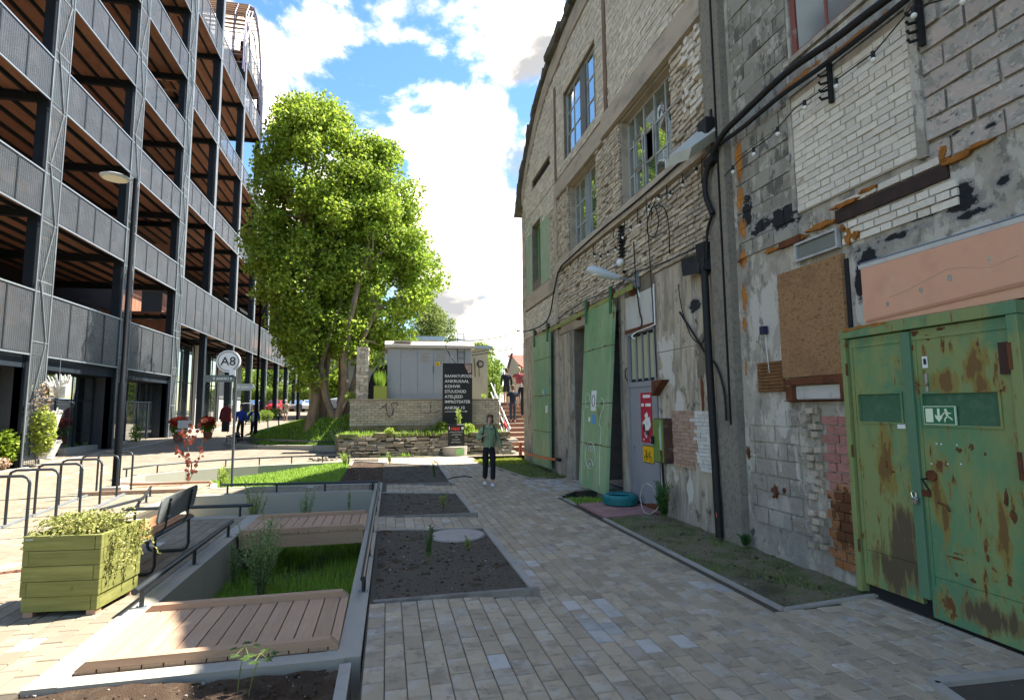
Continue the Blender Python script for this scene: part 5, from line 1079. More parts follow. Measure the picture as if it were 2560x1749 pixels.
MB().box(-1.44, 22.45, 2.12, 4.52, 22.95, 2.17, .01).build('wall_cap', M_CONC, rw)
b = MB(); b.tube([(-.91, 22.475, 2.13), (-.91, 22.475, 1.2), (-.86, 22.475, 1.10), (-.2, 22.475, 1.08), (1.2, 22.475, 1.09), (2.3, 22.475, 1.1)], .014, 5); b.build('conduit', M_CONC, rw)
M_SPRAY = mat('faded_spray_paint', (.10, .09, .08), [((.30, .26, .2), 8, .45, .6, (1, 1, 1), .6)], .9)
def spray(lines, r=.022):
    b = MB()
    for ln in lines: b.tube([(x, 22.478, z) for x, z in ln], r, 5)
    b.build('spray_tag', M_SPRAY, rw)
spray([[(-.28, 1.76), (-.15, 1.86), (-.02, 1.97), (-.05, 1.83), (-.02, 1.7), (.02, 1.52), (.10, 1.46), (.18, 1.52), (.24, 1.75), (.14, 1.95), (.24, 2.03), (.36, 2.0), (.42, 1.9)], [(-.02, 2.04), (.0, 2.06)], [(.24, 1.75), (.22, 1.55), (.16, 1.5)]])
spray([[(1.28, 1.7), (1.4, 1.6), (1.55, 1.58), (1.68, 1.6), (1.7, 1.8), (1.68, 2.0)], [(1.66, 2.02), (1.72, 2.02)], [(1.7, 1.62), (1.82, 1.6), (2.0, 1.66), (2.08, 1.7)], [(1.24, 1.9), (1.3, 1.8)]], .014)
lw = thing('rubble_ledge', 'ledge of rough grey limestone blocks below the brick wall', 'wall', (1.2, 21.6, 0))
M_LIME2 = mat('limestone', (.28, .245, .19), [((.18, .155, .12), 5, .46, .68, (1, 1, 1), .8), ((.13, .15, .07), 2, .56, .7, (1, 1, 1), .6)], .95, (14, 1, .02), .18)
for r in range(7):
    x = -1.9 + U(0, .2); z = .0 + r * .115
    while x < 4.7:
        l = U(.12, .5) if r < 6 else U(.3, .8); hh = U(.05, .125)
        MB().box(x, 21.42 + r * .035 + U(-.09, .09), z + U(0, .02), x + l - U(.005, .02), 21.95 + r * .08, z + hh + (.03 if r == 6 else 0) + .02, .022).build('stone', M_LIME2 if r < 6 else M_GRIT, lw); x += l
MB().box(-1.9, 21.9, -.1, 4.7, 22.5, .80, .03).build('earth_shelf', M_GRIT, lw)
grass('ledge_weeds', 'grass and weeds growing on the rubble ledge', 7000, lambda: (U(-1.8, 4.6), U(21.6, 22.45)), lambda x, y: .76 + .05 * noise.noise(Vector((x * 2, y, 0))), (.05, .22), .014, M_GRASS, dens=lambda x, y: .25 + .9 * max(0, noise.noise(Vector((x * 1.1, 2, 1)))))
soil('bare earth in front of the ledge', [(.7, 21.1), (4.6, 21.1), (4.9, 22.2), (4.6, 22.3), (.3, 22.1)], .005, M_GRIT, .02, .25, name='verge')
# upper terrace ground behind wall
struct('terrace', MB().box(-1.4, 22.91, .4, 4.6, 32, 2.06), M_GRIT); struct('terrace', MB().box(4.62, 25.6, .4, 30, 80, 1.95), M_GRIT)
# wooden stairs
stt = thing('stairs', 'brown wooden stairs climbing beside the corner of the hall', 'stairs', (5.8, 22.3, 0))
M_STAIR = mat('reddish_step', (.22, .11, .08), [((.13, .06, .05), 4, .5, .7, (1, 1, 1), .6)], .8, isl=.1); M_TREAD = mat('worn_tread', (.45, .36, .27), (), .8)
for i in range(11):
    z = i * .185; y = 22.3 + i * .30
    MB().box(5.0, y, z - .02, 7.2, y + .04, z + .16).build('riser', M_STAIR, stt); MB().box(4.98, y - .03, z + .16, 7.2, y + .31, z + .195).build('tread', M_TREAD, stt)
hr = thing('stair_railing', 'white metal railing with flat bars on left of the stairs', 'railing', (4.95, 22.4, 0))
for o_, w in ((.0, .07), (.45, .05), (.9, .05)): MB().beam((4.93, 22.25, .02 + o_), (4.75, 25.6, 2.05 + o_), .03, w).build('rail_bar', M_WHITE, hr)
for k in range(4): y = 22.4 + k * 1.0; MB().box(4.88, y, (y - 22.25) * .6 - .1, 4.93, y + .05, (y - 22.25) * .6 + 1.0).build('post', M_WHITE, hr)
MB().prism([(4.98, 22.3, 0), (4.98, 25.6, 0), (4.98, 25.6, 2.0)], (.03, 0, 0)).build('stair_string', M_STAIR, stt)
MB().beam((4.90, 22.9, .95), (4.88, 23.25, 1.15), .05, .18).build('red_board', M_RED, hr)
# transformer hut
hut = thing('transformer_hut', 'pale grey metal transformer hut with louvred double doors on the brick wall', 'hut', (1.8, 24, 2.2))
M_HUT = mat('hut_grey_paint', (.30, .315, .33), [((.24, .25, .265), 1.5, .48, .68, (1, 1, .4), .6)], .6, (3, .15, .01)); M_HUTR = mat('hut_roof_sheet', (.48, .43, .36), [((.5, .46, .41), 3, .5, .7, (1, 1, 1), .6)], .7)
MB().box(-.02, 24.03, 2.2, 3.58, 26.5, 4.4).build('body', M_HUT, hut)
for (a, c, nm) in ((.0, .53, 'wall_panel'), (.545, 1.24, 'wall_panel'), (1.255, 1.925, 'hut_door'), (1.935, 2.60, 'hut_door'), (2.61, 3.06, 'wall_panel'), (3.075, 3.56, 'wall_panel')):
    p = MB().box(a, 24.0, 2.38, c, 24.028, 4.33).build(nm, M_HUT, hut)
    if nm == 'hut_door':
        for k in range(6): MB().box(a + .17, 23.975, 3.78 + k * .06, a + .50, 24.0, 3.80 + k * .06).build('louvre', M_HUTR, p)
MB().box(-.0, 23.98, 2.2, 3.57, 24.028, 2.37).build('base_strip', M_HUT, hut); MB().box(1.915, 23.965, 3.3, 1.935, 24, 3.6).build('door_bar', M_STEEL, hut)
MB().prism([(-.14, 23.85, 4.38), (-.14, 23.85, 4.50), (-.14, 25.2, 4.80), (-.14, 26.7, 4.5), (-.14, 26.7, 4.38)], (3.86, 0, 0)).build('roof', M_HUTR, hut)
MB().beam((.24, 24.2, 4.66), (1.0, 24.2, 4.66), .5, .05).build('roof_hatch', M_HUTR, hut)
wsn = thing('warning_sign', 'yellow warning plate on the hut beside the black sign', 'sign', (2.2, 23.97, 3.75)); MB().box(2.02, 23.955, 3.62, 2.2, 23.965, 3.78).build('plate', mat('sign_yellow', (.75, .50, .02), (), .45), wsn); MB().prism([(2.06, 23.95, 3.65), (2.16, 23.95, 3.65), (2.11, 23.95, 3.75)], (0, .004, 0)).build('triangle', M_INK, wsn)
ld = thing('roof_ladder', 'thin steel ladder rising behind the transformer hut roof', 'ladder', (3.1, 24.7, 3.7))
for x in (2.96, 3.26): MB().tube([(x, 23.9, 3.7), (x, 24.1, 5.15)], .014, 6).build('ladder_rail', M_STEEL, ld)
for k in range(5): MB().tube([(2.96, 23.95 + k * .03, 3.95 + k * .27), (3.26, 23.95 + k * .03, 3.95 + k * .27)], .010, 6).build('rung', M_STEEL, ld)
# planter on top of the wall
pl2 = thing('planter_box', 'lime green planter box with grass on top of the brick wall', 'planter', (-.4, 23.6, 2.17)); MB().box(-.55, 23.4, 2.15, -.02, 23.9, 2.72).build('box', mat('lime_planter', (.24, .27, .05), (), .7), pl2)
b = MB()
for _ in range(260):
    a = U(0, 6.28); p = Vector((-.3 + U(-.15, .15), 23.65 + U(-.15, .15), 2.7)); t = p + Vector((math.cos(a) * U(.05, .25), math.sin(a) * .2, U(.35, .75))); e = Vector((.012, 0, 0)); b.add([p - e, p + e, t], [(0, 1, 2)])
b.build('plant', M_GRASS, pl2)
# far hedge, far trees are in the foliage part; truss and string lights towards the house
b = MB()
for o_ in (0, .3): b.tube([(3.9, 26, 4.27 + o_ * .5), (7.2, 26, 4.86 + o_ * .5)], .02, 5)
for k in range(14): t = k / 14; b.tube([(3.9 + 3.3 * t, 26, 4.27 + .59 * t), (3.9 + 3.3 * (t + .035), 26, 4.42 + .59 * t), (3.9 + 3.3 * (t + .07), 26, 4.27 + .59 * (t + .07))], .010, 4)
one('festoon_truss', 'thin dark lattice truss strung from the beige building to the hall', 'truss', b, M_STEEL)
# ================================================================ rails of the sunken channel
def railing(label, pts, r=.024, h=.155, n=4, foot=True, ends=True, pr=.02):
    """one round tube on short posts with foot plates"""
    t = thing('low_rail', label, 'rail', (pts[0][0], pts[0][1], pts[0][2] if len(pts[0]) > 2 else 0)); P = [Vector((p[0], p[1], (p[2] if len(p) > 2 else 0) + h)) for p in pts]
    MB().tube(P, r, 12).build('handrail', M_STEEL, t, True)
    L = [0]
    for a, c in zip(P[:-1], P[1:]): L.append(L[-1] + (c - a).length)
    for i in range(n):
        d = L[-1] * ((i + .12) / (n - .76)) if n > 1 else L[-1] / 2
        d = min(d, L[-1] - .02)
        for k in range(len(P) - 1):
            if L[k] <= d <= L[k + 1]:
                p = P[k].lerp(P[k + 1], (d - L[k]) / (L[k + 1] - L[k])); break
        MB().tube([(p.x, p.y, p.z - h + .008), (p.x, p.y, p.z - r * .5)], pr, 10).build('post', M_STEEL, t, True)
        if foot:
            f = MB().box(p.x - .05, p.y - .035, p.z - h, p.x + .05, p.y + .035, p.z - h + .008).build('foot_plate', M_GALV, t)
            for sx in (-.036, .036): MB().cyl((p.x + sx, p.y), .007, p.z - h + .008, p.z - h + .02, 6).build('bolt', M_GALV, f)
    return t
railing('thick grey tube rail nearest planter, along left edge of the channel', [(-2.16, 5.70, .01), (-2.16, 8.86, .01)], .030, .19, 3)
railing('tube rail on pale coping beside the soil beds', [(-.20, 5.66, .012), (-.17, 9.98, .012)], .026, .17, 4)
railing('second tube rail on pale coping, up to the corner', [(-.165, 10.0, .012), (-.15, 12.72, .012)], .026, .17, 3)
railing('tube rail crossing behind the channel', [(-3.45, 13.2), (-.17, 12.78)], .026, .19, 4)
railing('tube rail at the end of bench platform', [(-4.2, 10.42), (-2.2, 10.30)], .028, .19, 2)
railing('sloping tube rail behind the bench', [(-4.55, 10.5), (-4.35, 11.6), (-4.85, 13.3)], .026, .19, 4)
railing('curved tube rail round the lawn basin', [(-6.85, 16.9), (-6.6, 17.6), (-5.85, 18.45), (-5.1, 19.0), (-4.0, 19.42), (-2.85, 19.68), (-1.25, 19.9), (-1.18, 18.7)], .024, .24, 9, False)
railing('curved tube rail below the lawn mound', [(-6.9, 29.2, .25), (-7.1, 27.6, .22), (-6.4, 26.3, .18), (-5.2, 25.3, .15), (-4.2, 24.9, .12), (-2.8, 24.3, .08), (-1.2, 23.9, .05)], .03, .38, 7, False)
kw = thing('mound_edge_wall', 'low curved concrete edge below the lawn mound', 'retaining wall', (-6.8, 29, 0), kind='structure')
wallpiece([(-7.0, 29.6), (-7.15, 27.7), (-6.5, 26.4), (-5.3, 25.4), (-4.3, 25.0), (-2.9, 24.4), (-1.3, 24.0)], -.1, .30, .2, par=kw)
# ================================================================ green timber planter, box and trailing plant
M_PGREEN = mat('green_stained_plank', (.18, .185, .05), [((.105, .115, .03), 3.5, .45, .68, (.5, 1, 7), .8), ((.25, .25, .085), 2.2, .52, .7, (.4, 1, 5), .8), ((.07, .09, .02), 7, .64, .72, (1, 1, 1.4), .8)], .72, (30, .35, .003), .10)
plb = thing('timber_planter', 'square green stained timber planter overflowing with variegated trailing plant', 'planter', (-2.76, 6.14, 0), math.radians(-7))
def local(mb, name, m, par, **k): return mb.build(name, m, par, local=True, **k)
hw = .325
for i in range(5):
    z0 = .045 + i * .131; z1 = z0 + .127; ov = .055 if i % 2 else 0; ow = 0 if i % 2 else .055; s_ = .012 if i == 0 else 0
    local(MB().box(-hw + s_ + (ov), -hw + s_, z0, hw - s_ - (0 if i % 2 else .055), -hw + .04, z1), 'plank', M_PGREEN, plb, bevel=.003)
    if ov: local(MB().box(-hw, -hw + .002, z0, -hw + .053, -hw + .045, z1), 'plank_end', M_PGREEN, plb, bevel=.003)
    else: local(MB().box(hw - .053 - s_, -hw + .002 + s_, z0, hw - s_, -hw + .045, z1), 'plank_end', M_PGREEN, plb, bevel=.003)
    local(MB().box(hw - .04, -hw + .046, z0, hw - s_, hw - .002, z1), 'plank', M_PGREEN, plb, bevel=.003); local(MB().box(-hw + s_, -hw + .046, z0, -hw + .04, hw - .002, z1), 'plank', M_PGREEN, plb, bevel=.003)
    local(MB().box(-hw + .042, hw - .04, z0, hw - .042, hw - s_, z1), 'plank', M_PGREEN, plb, bevel=.003)
for sx in (-1, 1):
    for sy in (-1, 1): local(MB().box(sx * hw * .8 - .04, sy * hw * .8 - .04, 0, sx * hw * .8 + .04, sy * hw * .8 + .04, .045), 'foot', M_DECKEDGE, plb)
local(MB().box(-hw + .04, -hw + .045, .6, hw - .04, hw - .04, .67), 'soil', M_SOIL, plb)
local(MB().box(-hw + .02, -hw - .004, .66, -hw + .085, -hw - .0005, .675), 'maker_plate', M_GALV, plb)
def leaf_cloud(b, c, r, n, size, flat=.6, up=.4, shape=None):
    for _ in range(n):
        while True:
            d = Vector((U(-1, 1), U(-1, 1), U(-1, 1)))
            if d.length <= 1 and d.length > .35 * R_(): break
        p = Vector(c) + Vector((d.x * r[0], d.y * r[1], d.z * r[2]))
        leaf(b, p, size * U(.6, 1.3), up)
def leaf(b, p, s, up=.4):
    nrm = Vector((random.gauss(0, 1), random.gauss(0, 1), random.gauss(0, 1) + up * 2)).normalized(); a = nrm.orthogonal().normalized(); a.rotate(Matrix.Rotation(U(0, 6.28), 3, nrm)); c = nrm.cross(a)
    b.add([p - a * s * .5, p + c * s * .34 + nrm * s * .08, p + a * s * .5, p - c * s * .34 + nrm * s * .08], [(0, 1, 2), (0, 2, 3)])
M_VAR = mat('variegated_leaf', (.33, .34, .085), [((.50, .46, .22), 9, .48, .6, (1, 1, 1), .9), ((.13, .18, .03), 7, .5, .62, (1, 1, 1), .8)], .6, isl=.35, transl=.35)
pv = thing('trailing_plant', 'yellow green variegated plant spilling over the timber planter', 'plant', (-2.76, 6.14, .67), math.radians(-7))
b = MB()
for _ in range(150):
    a = U(0, 6.28); r0 = math.sqrt(R_()) * .27; c0 = (r0 * math.cos(a), r0 * math.sin(a)); leaf_cloud(b, (c0[0], c0[1], U(.0, .17) * (1 - r0)), (.07, .07, .05), 26, .030)
for _ in range(26):   # hanging strands on the right and at the corners
    a = random.choice([U(-.5, .9), U(-.5, .9), U(-.3, .5), U(2.5, 3.8)]); x = .33 * max(-1, min(1, 1.4 * math.cos(a))); y = .33 * max(-1, min(1, 1.4 * math.sin(a))); L_ = U(.12, .60) if abs(a) < 1 else U(.08, .2); k = 0; px_, py_ = x, y
    while k < L_:
        px_ += U(-.012, .018) * (1 if x > 0 else -1); py_ += U(-.014, .012); p = Vector((px_ * 1.06, py_ * 1.04, .04 - k)); leaf(b, p, .028, 0); leaf(b, p + Vector((U(-.02, .02), U(-.02, .02), 0)), .022, 0); k += .015
for _ in range(34):
    a = U(0, 6.28); p = Vector((.25 * math.cos(a), .25 * math.sin(a), .08)); v = Vector((math.cos(a) * U(.3, 1), math.sin(a) * U(.3, 1), U(.2, .9))) * .02
    for k in range(12): p += v; v.z -= .0022; leaf(b, p, .026, 0)
for k, v in enumerate(b.v): pass
local(b, 'leaves', M_VAR, pv)
b = MB()
for _ in range(40):
    a = U(0, 6.28); r0 = U(.02, .25); b.tube([(r0 * .5 * math.cos(a), r0 * .5 * math.sin(a), -.04), (r0 * math.cos(a), r0 * math.sin(a), .08), (r0 * 1.5 * math.cos(a), r0 * 1.5 * math.sin(a), .10)], .003, 4)
local(b, 'stems', mat('plant_stem', (.12, .09, .04), (), .8), pv)
# ================================================================ bench
M_BWOOD = mat('orange_bench_slat', (.42, .20, .09), [((.30, .13, .06), 5, .46, .7, (8, .6, 1), .7)], .6, (40, .2, .002), .07)
M_BPAN = mat('grey_bench_panel', (.20, .215, .21), [((.11, .12, .12), 3, .5, .7, (1, 1, 1), .6)], .5, spec=.4)
bn = thing('park_bench', 'park bench with orange slatted seat, dark panel backrest and bent tube legs', 'bench', (-2.68, 7.8, 0))
for k in range(5): MB().box(-2.92 + k * .083, 6.74, .412, -2.92 + k * .083 + .074, 8.24, .438).build('seat_slat', M_BWOOD, bn, bevel=.003)
b = MB(); z = .41
b.tube([(-2.93, 6.78, z), (-2.93, 8.20, z), (-2.88, 8.26, z), (-2.52, 8.26, z), (-2.48, 8.20, z), (-2.48, 6.78, z), (-2.53, 6.72, z), (-2.88, 6.72, z)], .020, 8, True); b.build('seat_frame', M_STEEL, bn, True)
def rrect(x, y0, y1, z0, z1, r, dx):
    pts = []
    for cy_, cz_, a0 in ((y1 - r, z1 - r, 0), (y0 + r, z1 - r, 90), (y0 + r, z0 + r, 180), (y1 - r, z0 + r, 270)):
        for k in range(4): a = math.radians(a0 + k * 30); pts.append((x + dx * (cz_ + r * math.sin(a) - z0) / (z1 - z0), cy_ + r * math.cos(a), cz_ + r * math.sin(a)))
    return pts
for (ya, yb) in ((6.93, 8.12),): MB().prism(rrect(-2.47, ya, yb, .54, .83, .07, .05), (.022, 0, 0)).build('backrest_panel', M_BPAN, bn, bevel=.003)
for y in (7.15, 7.86):
    MB().tube([(-2.50, y, .40), (-2.44, y, .48), (-2.425, y, .58), (-2.39, y, .80)], .013, 8).build('backrest_bracket', M_STEEL, bn, True)
    for z in (.60, .76): MB().tube([(-2.43, y, z), (-2.385, y, z)], .012, 8).build('bolt', M_GALV, bn)
    yl = 6.98 if y < 7.5 else 8.05; MB().tube([(-2.48, yl, .42), (-2.47, yl, .10), (-2.49, yl, .045), (-2.54, yl, .022), (-2.86, yl, .022), (-2.92, yl, .05), (-2.94, yl, .10), (-2.90, yl, .42)], .019, 10).build('leg', M_STEEL, bn, True)
# ================================================================ bike rack
rk = thing('bike_rack', 'bike rack of dark tube hoops on two floor rails', 'bike rack', (-5.2, 9.3, 0))
sk = lambda y: -.115 * (y - 9.46)
for k in range(6):
    y = 9.46 + k * .94; xr = -5.02 + sk(y); xl = xr - .68; h = .87; r = .10
    MB().tube([(xr, y, .02), (xr, y, h - r), (xr - r * .3, y, h - r * .3), (xr - r, y, h), (xl + r, y, h), (xl + r * .3, y, h - r * .3), (xl, y, h - r), (xl, y, .02)], .021, 10).build('hoop', M_STEEL, rk, True)
for o_ in (0, -.68): MB().beam((-5.02 + sk(8.0) + o_, 8.0 if o_ else 9.35, .02), (-5.02 + sk(14.3) + o_, 14.3, .02), .05, .03).build('floor_rail', M_GALV, rk)
hp = MB().tube([(-6.0, 8.5, .02), (-6.0, 8.5, .87)], .01, 4)
# drainage channel in the plaza
dr = thing('drain_channel', 'narrow rusty brown slotted drain across the plaza', 'drain', (-4.2, 7.4, 0)); MB().beam((-5.6, 6.9, .002), (-3.55, 7.75, .002), .10, .01).build('grating', M_RUST, dr)
for k in range(22): t = (k + .5) / 22; MB().beam((-5.6 + 2.05 * t - .012, 6.9 + .85 * t + .03, .008), (-5.6 + 2.05 * t + .012, 6.9 + .85 * t - .03, .008), .02, .002).build('slot', M_BLACK, dr)
# ================================================================ street lamps
def lamp(label, x, y, z, h, hx, base=True, r=.075):
    t = thing('street_lamp', label, 'street lamp', (x, y, z), group='tall black street lamps'); 
    if base: MB().prism([(x - .19, y - .19, z - .1), (x + .19, y - .19, z - .1), (x + .19, y - .19, z + .16), (x - .19, y - .19, z + .16)], (0, .38, 0)).build('concrete_footing', M_CONC, t, bevel=.01)
    MB().tube([(x, y, z + (.16 if base else -.2)), (x, y, z + 2.4), (x, y, z + 2.42), (x, y, z + h)], [r, r, r * .72, r * .6], 14).build('pole', mat('black_pole', (.006, .007, .009), (), .6, spec=.08), t, True)
    hd = MB(); sx = -1 if hx < 0 else 1; cx_ = x + sx * .42
    hd.tube([(x, y, z + h - .04), (x + sx * .16, y, z + h - .02)], .022, 8); hd.build('arm', M_GALV, t)
    b = MB(); b.tube([(cx_, y, z + h - .035), (cx_, y, z + h + .01), (cx_, y, z + h + .055)], [.27, .30, .20], 28); d = b.build('lamp_head', mat('pale_grey_lamp', (.45, .47, .48), (), .4), t, True)
    b = MB(); b.tube([(cx_, y, z + h - .045), (cx_, y, z + h - .034)], .235, 28); b.build('diffuser', mat('lamp_diffuser', (.75, .72, .62), (), .4), d); return t
lamp('tall black street lamp rising from a concrete block beside the bike rack', -5.76, 13.9, 0, 7.12, -1)
lamp('tall black street lamp beside the two people in blue', -6.28, 29.4, .3, 7.2, -1, False, .085)
lamp('tall black street lamp against the first maple trunk', -6.45, 43.5, .62, 7.6, -1, False, .10)
# ================================================================ signs
sg = thing('signpost', 'signpost with round A8 disc and two arrow boards', 'sign', (-3.68, 14.95, -.3))
MB().tube([(-3.68, 14.95, -.35), (-3.70, 14.95, 3.0)], .030, 12).build('post', mat('grey_green_post', (.07, .085, .085), (), .5), sg, True)
dc = MB(); dc.tube([(-3.88, 14.92, 2.995), (-3.88, 14.99, 2.995)], .275, 48); disc = dc.build('disc', M_WHITE, sg, True)
MB().tube([(-3.88 + .235 * math.cos(a), 14.915, 2.995 + .235 * math.sin(a)) for a in [i * math.pi / 20 for i in range(40)]], .0075, 5, True).build('ring', M_INK, disc)
text('A8', (-3.88, 14.91, 2.895), .30, FRONT, M_INK, disc, 'lettering', 'CENTER', .002, .001)
MB().box(-3.84, 14.90, 2.62, -3.70, 14.93, 2.79).build('small_plate', M_WHITE, sg)
M_SGREY = mat('grey_green_sign', (.12, .15, .14), (), .5); M_SGREY2 = mat('pale_grey_sign', (.33, .36, .32), (), .5)
for pts, nm, mm, tx, s_, lx in (([(-3.72, 2.48), (-3.72, 2.65), (-4.36, 2.65), (-4.44, 2.565), (-4.36, 2.48)], 'arrow_board', M_SGREY, 'ANKRU 8', .085, -4.13), ([(-3.66, 2.27), (-3.66, 2.44), (-3.30, 2.44), (-3.23, 2.355), (-3.30, 2.27)], 'arrow_board', M_SGREY2, 'ANKRU 10', .062, -3.56)):
    o = MB().prism([(x, 14.90, z) for x, z in pts], (0, .03, 0)).build(nm, mm, sg); zc = (pts[0][1] + pts[1][1]) / 2
    text(tx, (lx, 14.895, zc - s_ * .36), s_, FRONT, M_STICK, o, 'lettering', 'LEFT', .002, .0015)
    MB().tube([(lx - .05 + .022 * math.cos(a), 14.896, zc + .015 + .022 * math.sin(a)) for a in [i * .52 for i in range(12)]] , .006, 4, True).build('pin_symbol', M_STICK, o); MB().prism([(lx - .07, 14.896, zc), (lx - .03, 14.896, zc), (lx - .05, 14.896, zc - .045)], (0, .003, 0)).build('pin_tip', M_STICK, o)
# big black venue sign
bs = thing('venue_sign', 'tall black sign board listing rooms in white capitals with an arrow', 'sign', (2.75, 22.2, 1.15))
M_SBLACK = mat('sign_black', (.018, .02, .022), [((.035, .037, .04), 3, .5, .7, (1, 1, 1), .5)], .6)
MB().box(2.16, 22.2, 1.16, 3.345, 22.3, 3.59).build('board', M_SBLACK, bs)
for x in (2.3, 3.2): MB().box(x, 22.31, .6, x + .06, 22.37, 3.0).build('post', M_STEEL, bs)
for i, w_ in enumerate(('RAAMATUPOOD', 'ANKRUSAAL', 'KOHVIK', 'STUUDIOD', 'ATELJEED', 'IMPROTEATER')): text(w_, (2.235, 22.195, 3.015 - i * .206), .172, FRONT, M_STICK, bs, 'lettering', 'LEFT', .003, .001, 1.0 if w_ not in ('RAAMATUPOOD', 'IMPROTEATER') else (.86 if w_ == 'RAAMATUPOOD' else .93))
text('ANKRU 10', (2.235, 22.195, 1.745), .172, FRONT, M_STICK, bs, 'lettering', 'LEFT', .003, .001, 1.0)
b = MB(); b.beam((2.235, 22.19, 1.655), (3.13, 22.19, 1.655), .004, .016); b.beam((3.06, 22.19, 1.69), (3.14, 22.19, 1.655), .004, .016); b.beam((3.06, 22.19, 1.62), (3.14, 22.19, 1.655), .004, .016); b.build('arrow', M_STICK, bs)
MB().prism([(3.0, 22.19, 3.57), (3.31, 22.19, 3.57), (3.31, 22.19, 3.20), (3.19, 22.19, 3.18)], (0, .005, 0)).build('photo_print', mat('photo_print', (.42, .30, .27), [((.12, .06, .05), 12, .45, .6, (1, 1, 1), .9)], .6), bs)
# small chalk sign on its concrete block
cs = thing('chalk_sign', 'narrow black notice board with red word and chalk lines, on a round concrete block', 'sign', (2.55, 21.3, 0))
MB().box(2.29, 21.35, .345, 2.915, 21.41, 1.19).build('board', M_SBLACK, cs)
MB().tube([(2.56, 21.45, .0), (2.56, 21.45, .33)], [.46, .48], 26).build('concrete_block', M_CONC, cs)
MB().box(2.55, 21.34, .03, 2.85, 21.345, .27).build('green_spray', mat('green_spray', (.30, .55, .22), (), .8), cs).location.y = -.37
text('sepp', (2.39, 21.34, .965), .19, FRONT, mat('sign_red', (.6, .05, .03), (), .5), cs, 'lettering', 'LEFT', .003, .006, 1.0)
MB().box(2.62, 21.335, 1.15, 2.90, 21.345, 1.175).build('white_strip', M_STICK, cs); MB().box(2.80, 21.335, .97, 2.88, 21.345, 1.07).build('white_square', M_STICK, cs); MB().box(2.32, 21.335, .97, 2.345, 21.345, 1.09).build('white_mark', M_STICK, cs)
b = MB()
for i, (xa, xb) in enumerate(((2.34, 2.86), (2.42, 2.80), (2.56, 2.64), (2.46, 2.74), (2.42, 2.76))):
    x = xa; z = .87 - i * .095
    while x < xb: b.tube([(x, 21.342, z + U(-.02, .0)), (x + .015, 21.342, z + U(.01, .04)), (x + .028, 21.342, z + U(-.02, .01))], .0045, 4); x += .036
b.build('chalk_writing', M_STICK, cs)
# ================================================================ manhole cover, loose bits
mh = thing('manhole_cover', 'pale round concrete manhole cover in the nearest soil bed', 'manhole cover', (1.0, 8.05, 0)); MB().cyl((1.0, 8.05), .37, -.05, .012, 40).build('cover', mat('pinkish_concrete', (.40, .35, .31), [((.28, .24, .2), 7, .45, .7, (1, 1, 1), .6)], .9, (60, .5, .004)), mh); MB().tube([(1.0 + .39 * math.cos(a), 8.05 + .39 * math.sin(a), .0) for a in [i * .21 for i in range(30)]], .012, 5, True).build('rim', M_KERB, mh)
b = MB(); b.tube([(1.52, 14.15, .015), (1.65, 14.35, .03), (1.95, 14.45, .045), (2.15, 14.3, .03)], .014, 6); one('black_hose_piece', 'short curved black pipe lying on the path near the far bed', 'pipe', b, M_BLACK)
b = MB(); b.tube([(1.05, 6.85, .0), (1.04, 6.9, .15), (1.06, 6.95, .2)], .004, 5); 
# pink slabs under the grey door, single slabs
ps = thing('pink_slabs', 'pinkish paving slabs laid as a doormat before the grey door', 'paving', (4.0, 9.3, 0)); M_PSL = mat('pink_slab', (.36, .20, .18), [((.24, .12, .11), 3, .46, .68, (1, 1, 1), .7)], .8, (40, .4, .004), .08)
for i in range(2):
    for j in range(3): MB().prism([(3.50 + i * .54, 8.68 + j * .44 + i * .09, .012), (4.03 + i * .54, 8.68 + j * .44 + (i + 1) * .09, .012), (4.03 + i * .54, 9.11 + j * .44 + (i + 1) * .07, .012), (3.50 + i * .54, 9.11 + j * .44 + i * .07, .012)], (0, 0, -.04)).build('slab', M_PSL, ps)
# tyre
ty = thing('painted_tyre', 'teal painted car tyre lying flat by the leaning green door', 'tyre', (4.22, 9.72, .01)); M_TEAL = mat('teal_paint', (.015, .15, .16), [((.03, .22, .22), 5, .5, .7, (1, 1, 1), .6), ((.02, .07, .07), 9, .58, .7, (1, 1, 1), .7)], .55)
prof = [(.19, .02), (.27, .0), (.305, .02), (.315, .06), (.315, .13), (.305, .17), (.27, .19), (.19, .17), (.175, .15), (.20, .13), (.20, .06), (.175, .04)]
b = MB(); n = 36; vs = []
for i in range(n):
    a = 2 * math.pi * i / n
    for r, z in prof: vs.append((4.22 + r * math.cos(a), 9.72 + r * math.sin(a), .012 + z))
m_ = len(prof); b.add(vs, [(i * m_ + j, ((i + 1) % n) * m_ + j, ((i + 1) % n) * m_ + (j + 1) % m_, i * m_ + (j + 1) % m_) for i in range(n) for j in range(m_)]); b.build('tyre_body', M_TEAL, ty, True)
b = MB()
for i in range(40):
    a = 2 * math.pi * i / 40
    for z in (.045, .085, .125): b.obox((4.22 + .317 * math.cos(a), 9.72 + .317 * math.sin(a), .012 + z), (.008, .019, .014), Matrix.Rotation(a, 3, 'Z') @ Matrix.Rotation(.3, 3, 'X'))
b.build('tread_blocks', M_TEAL, ty)
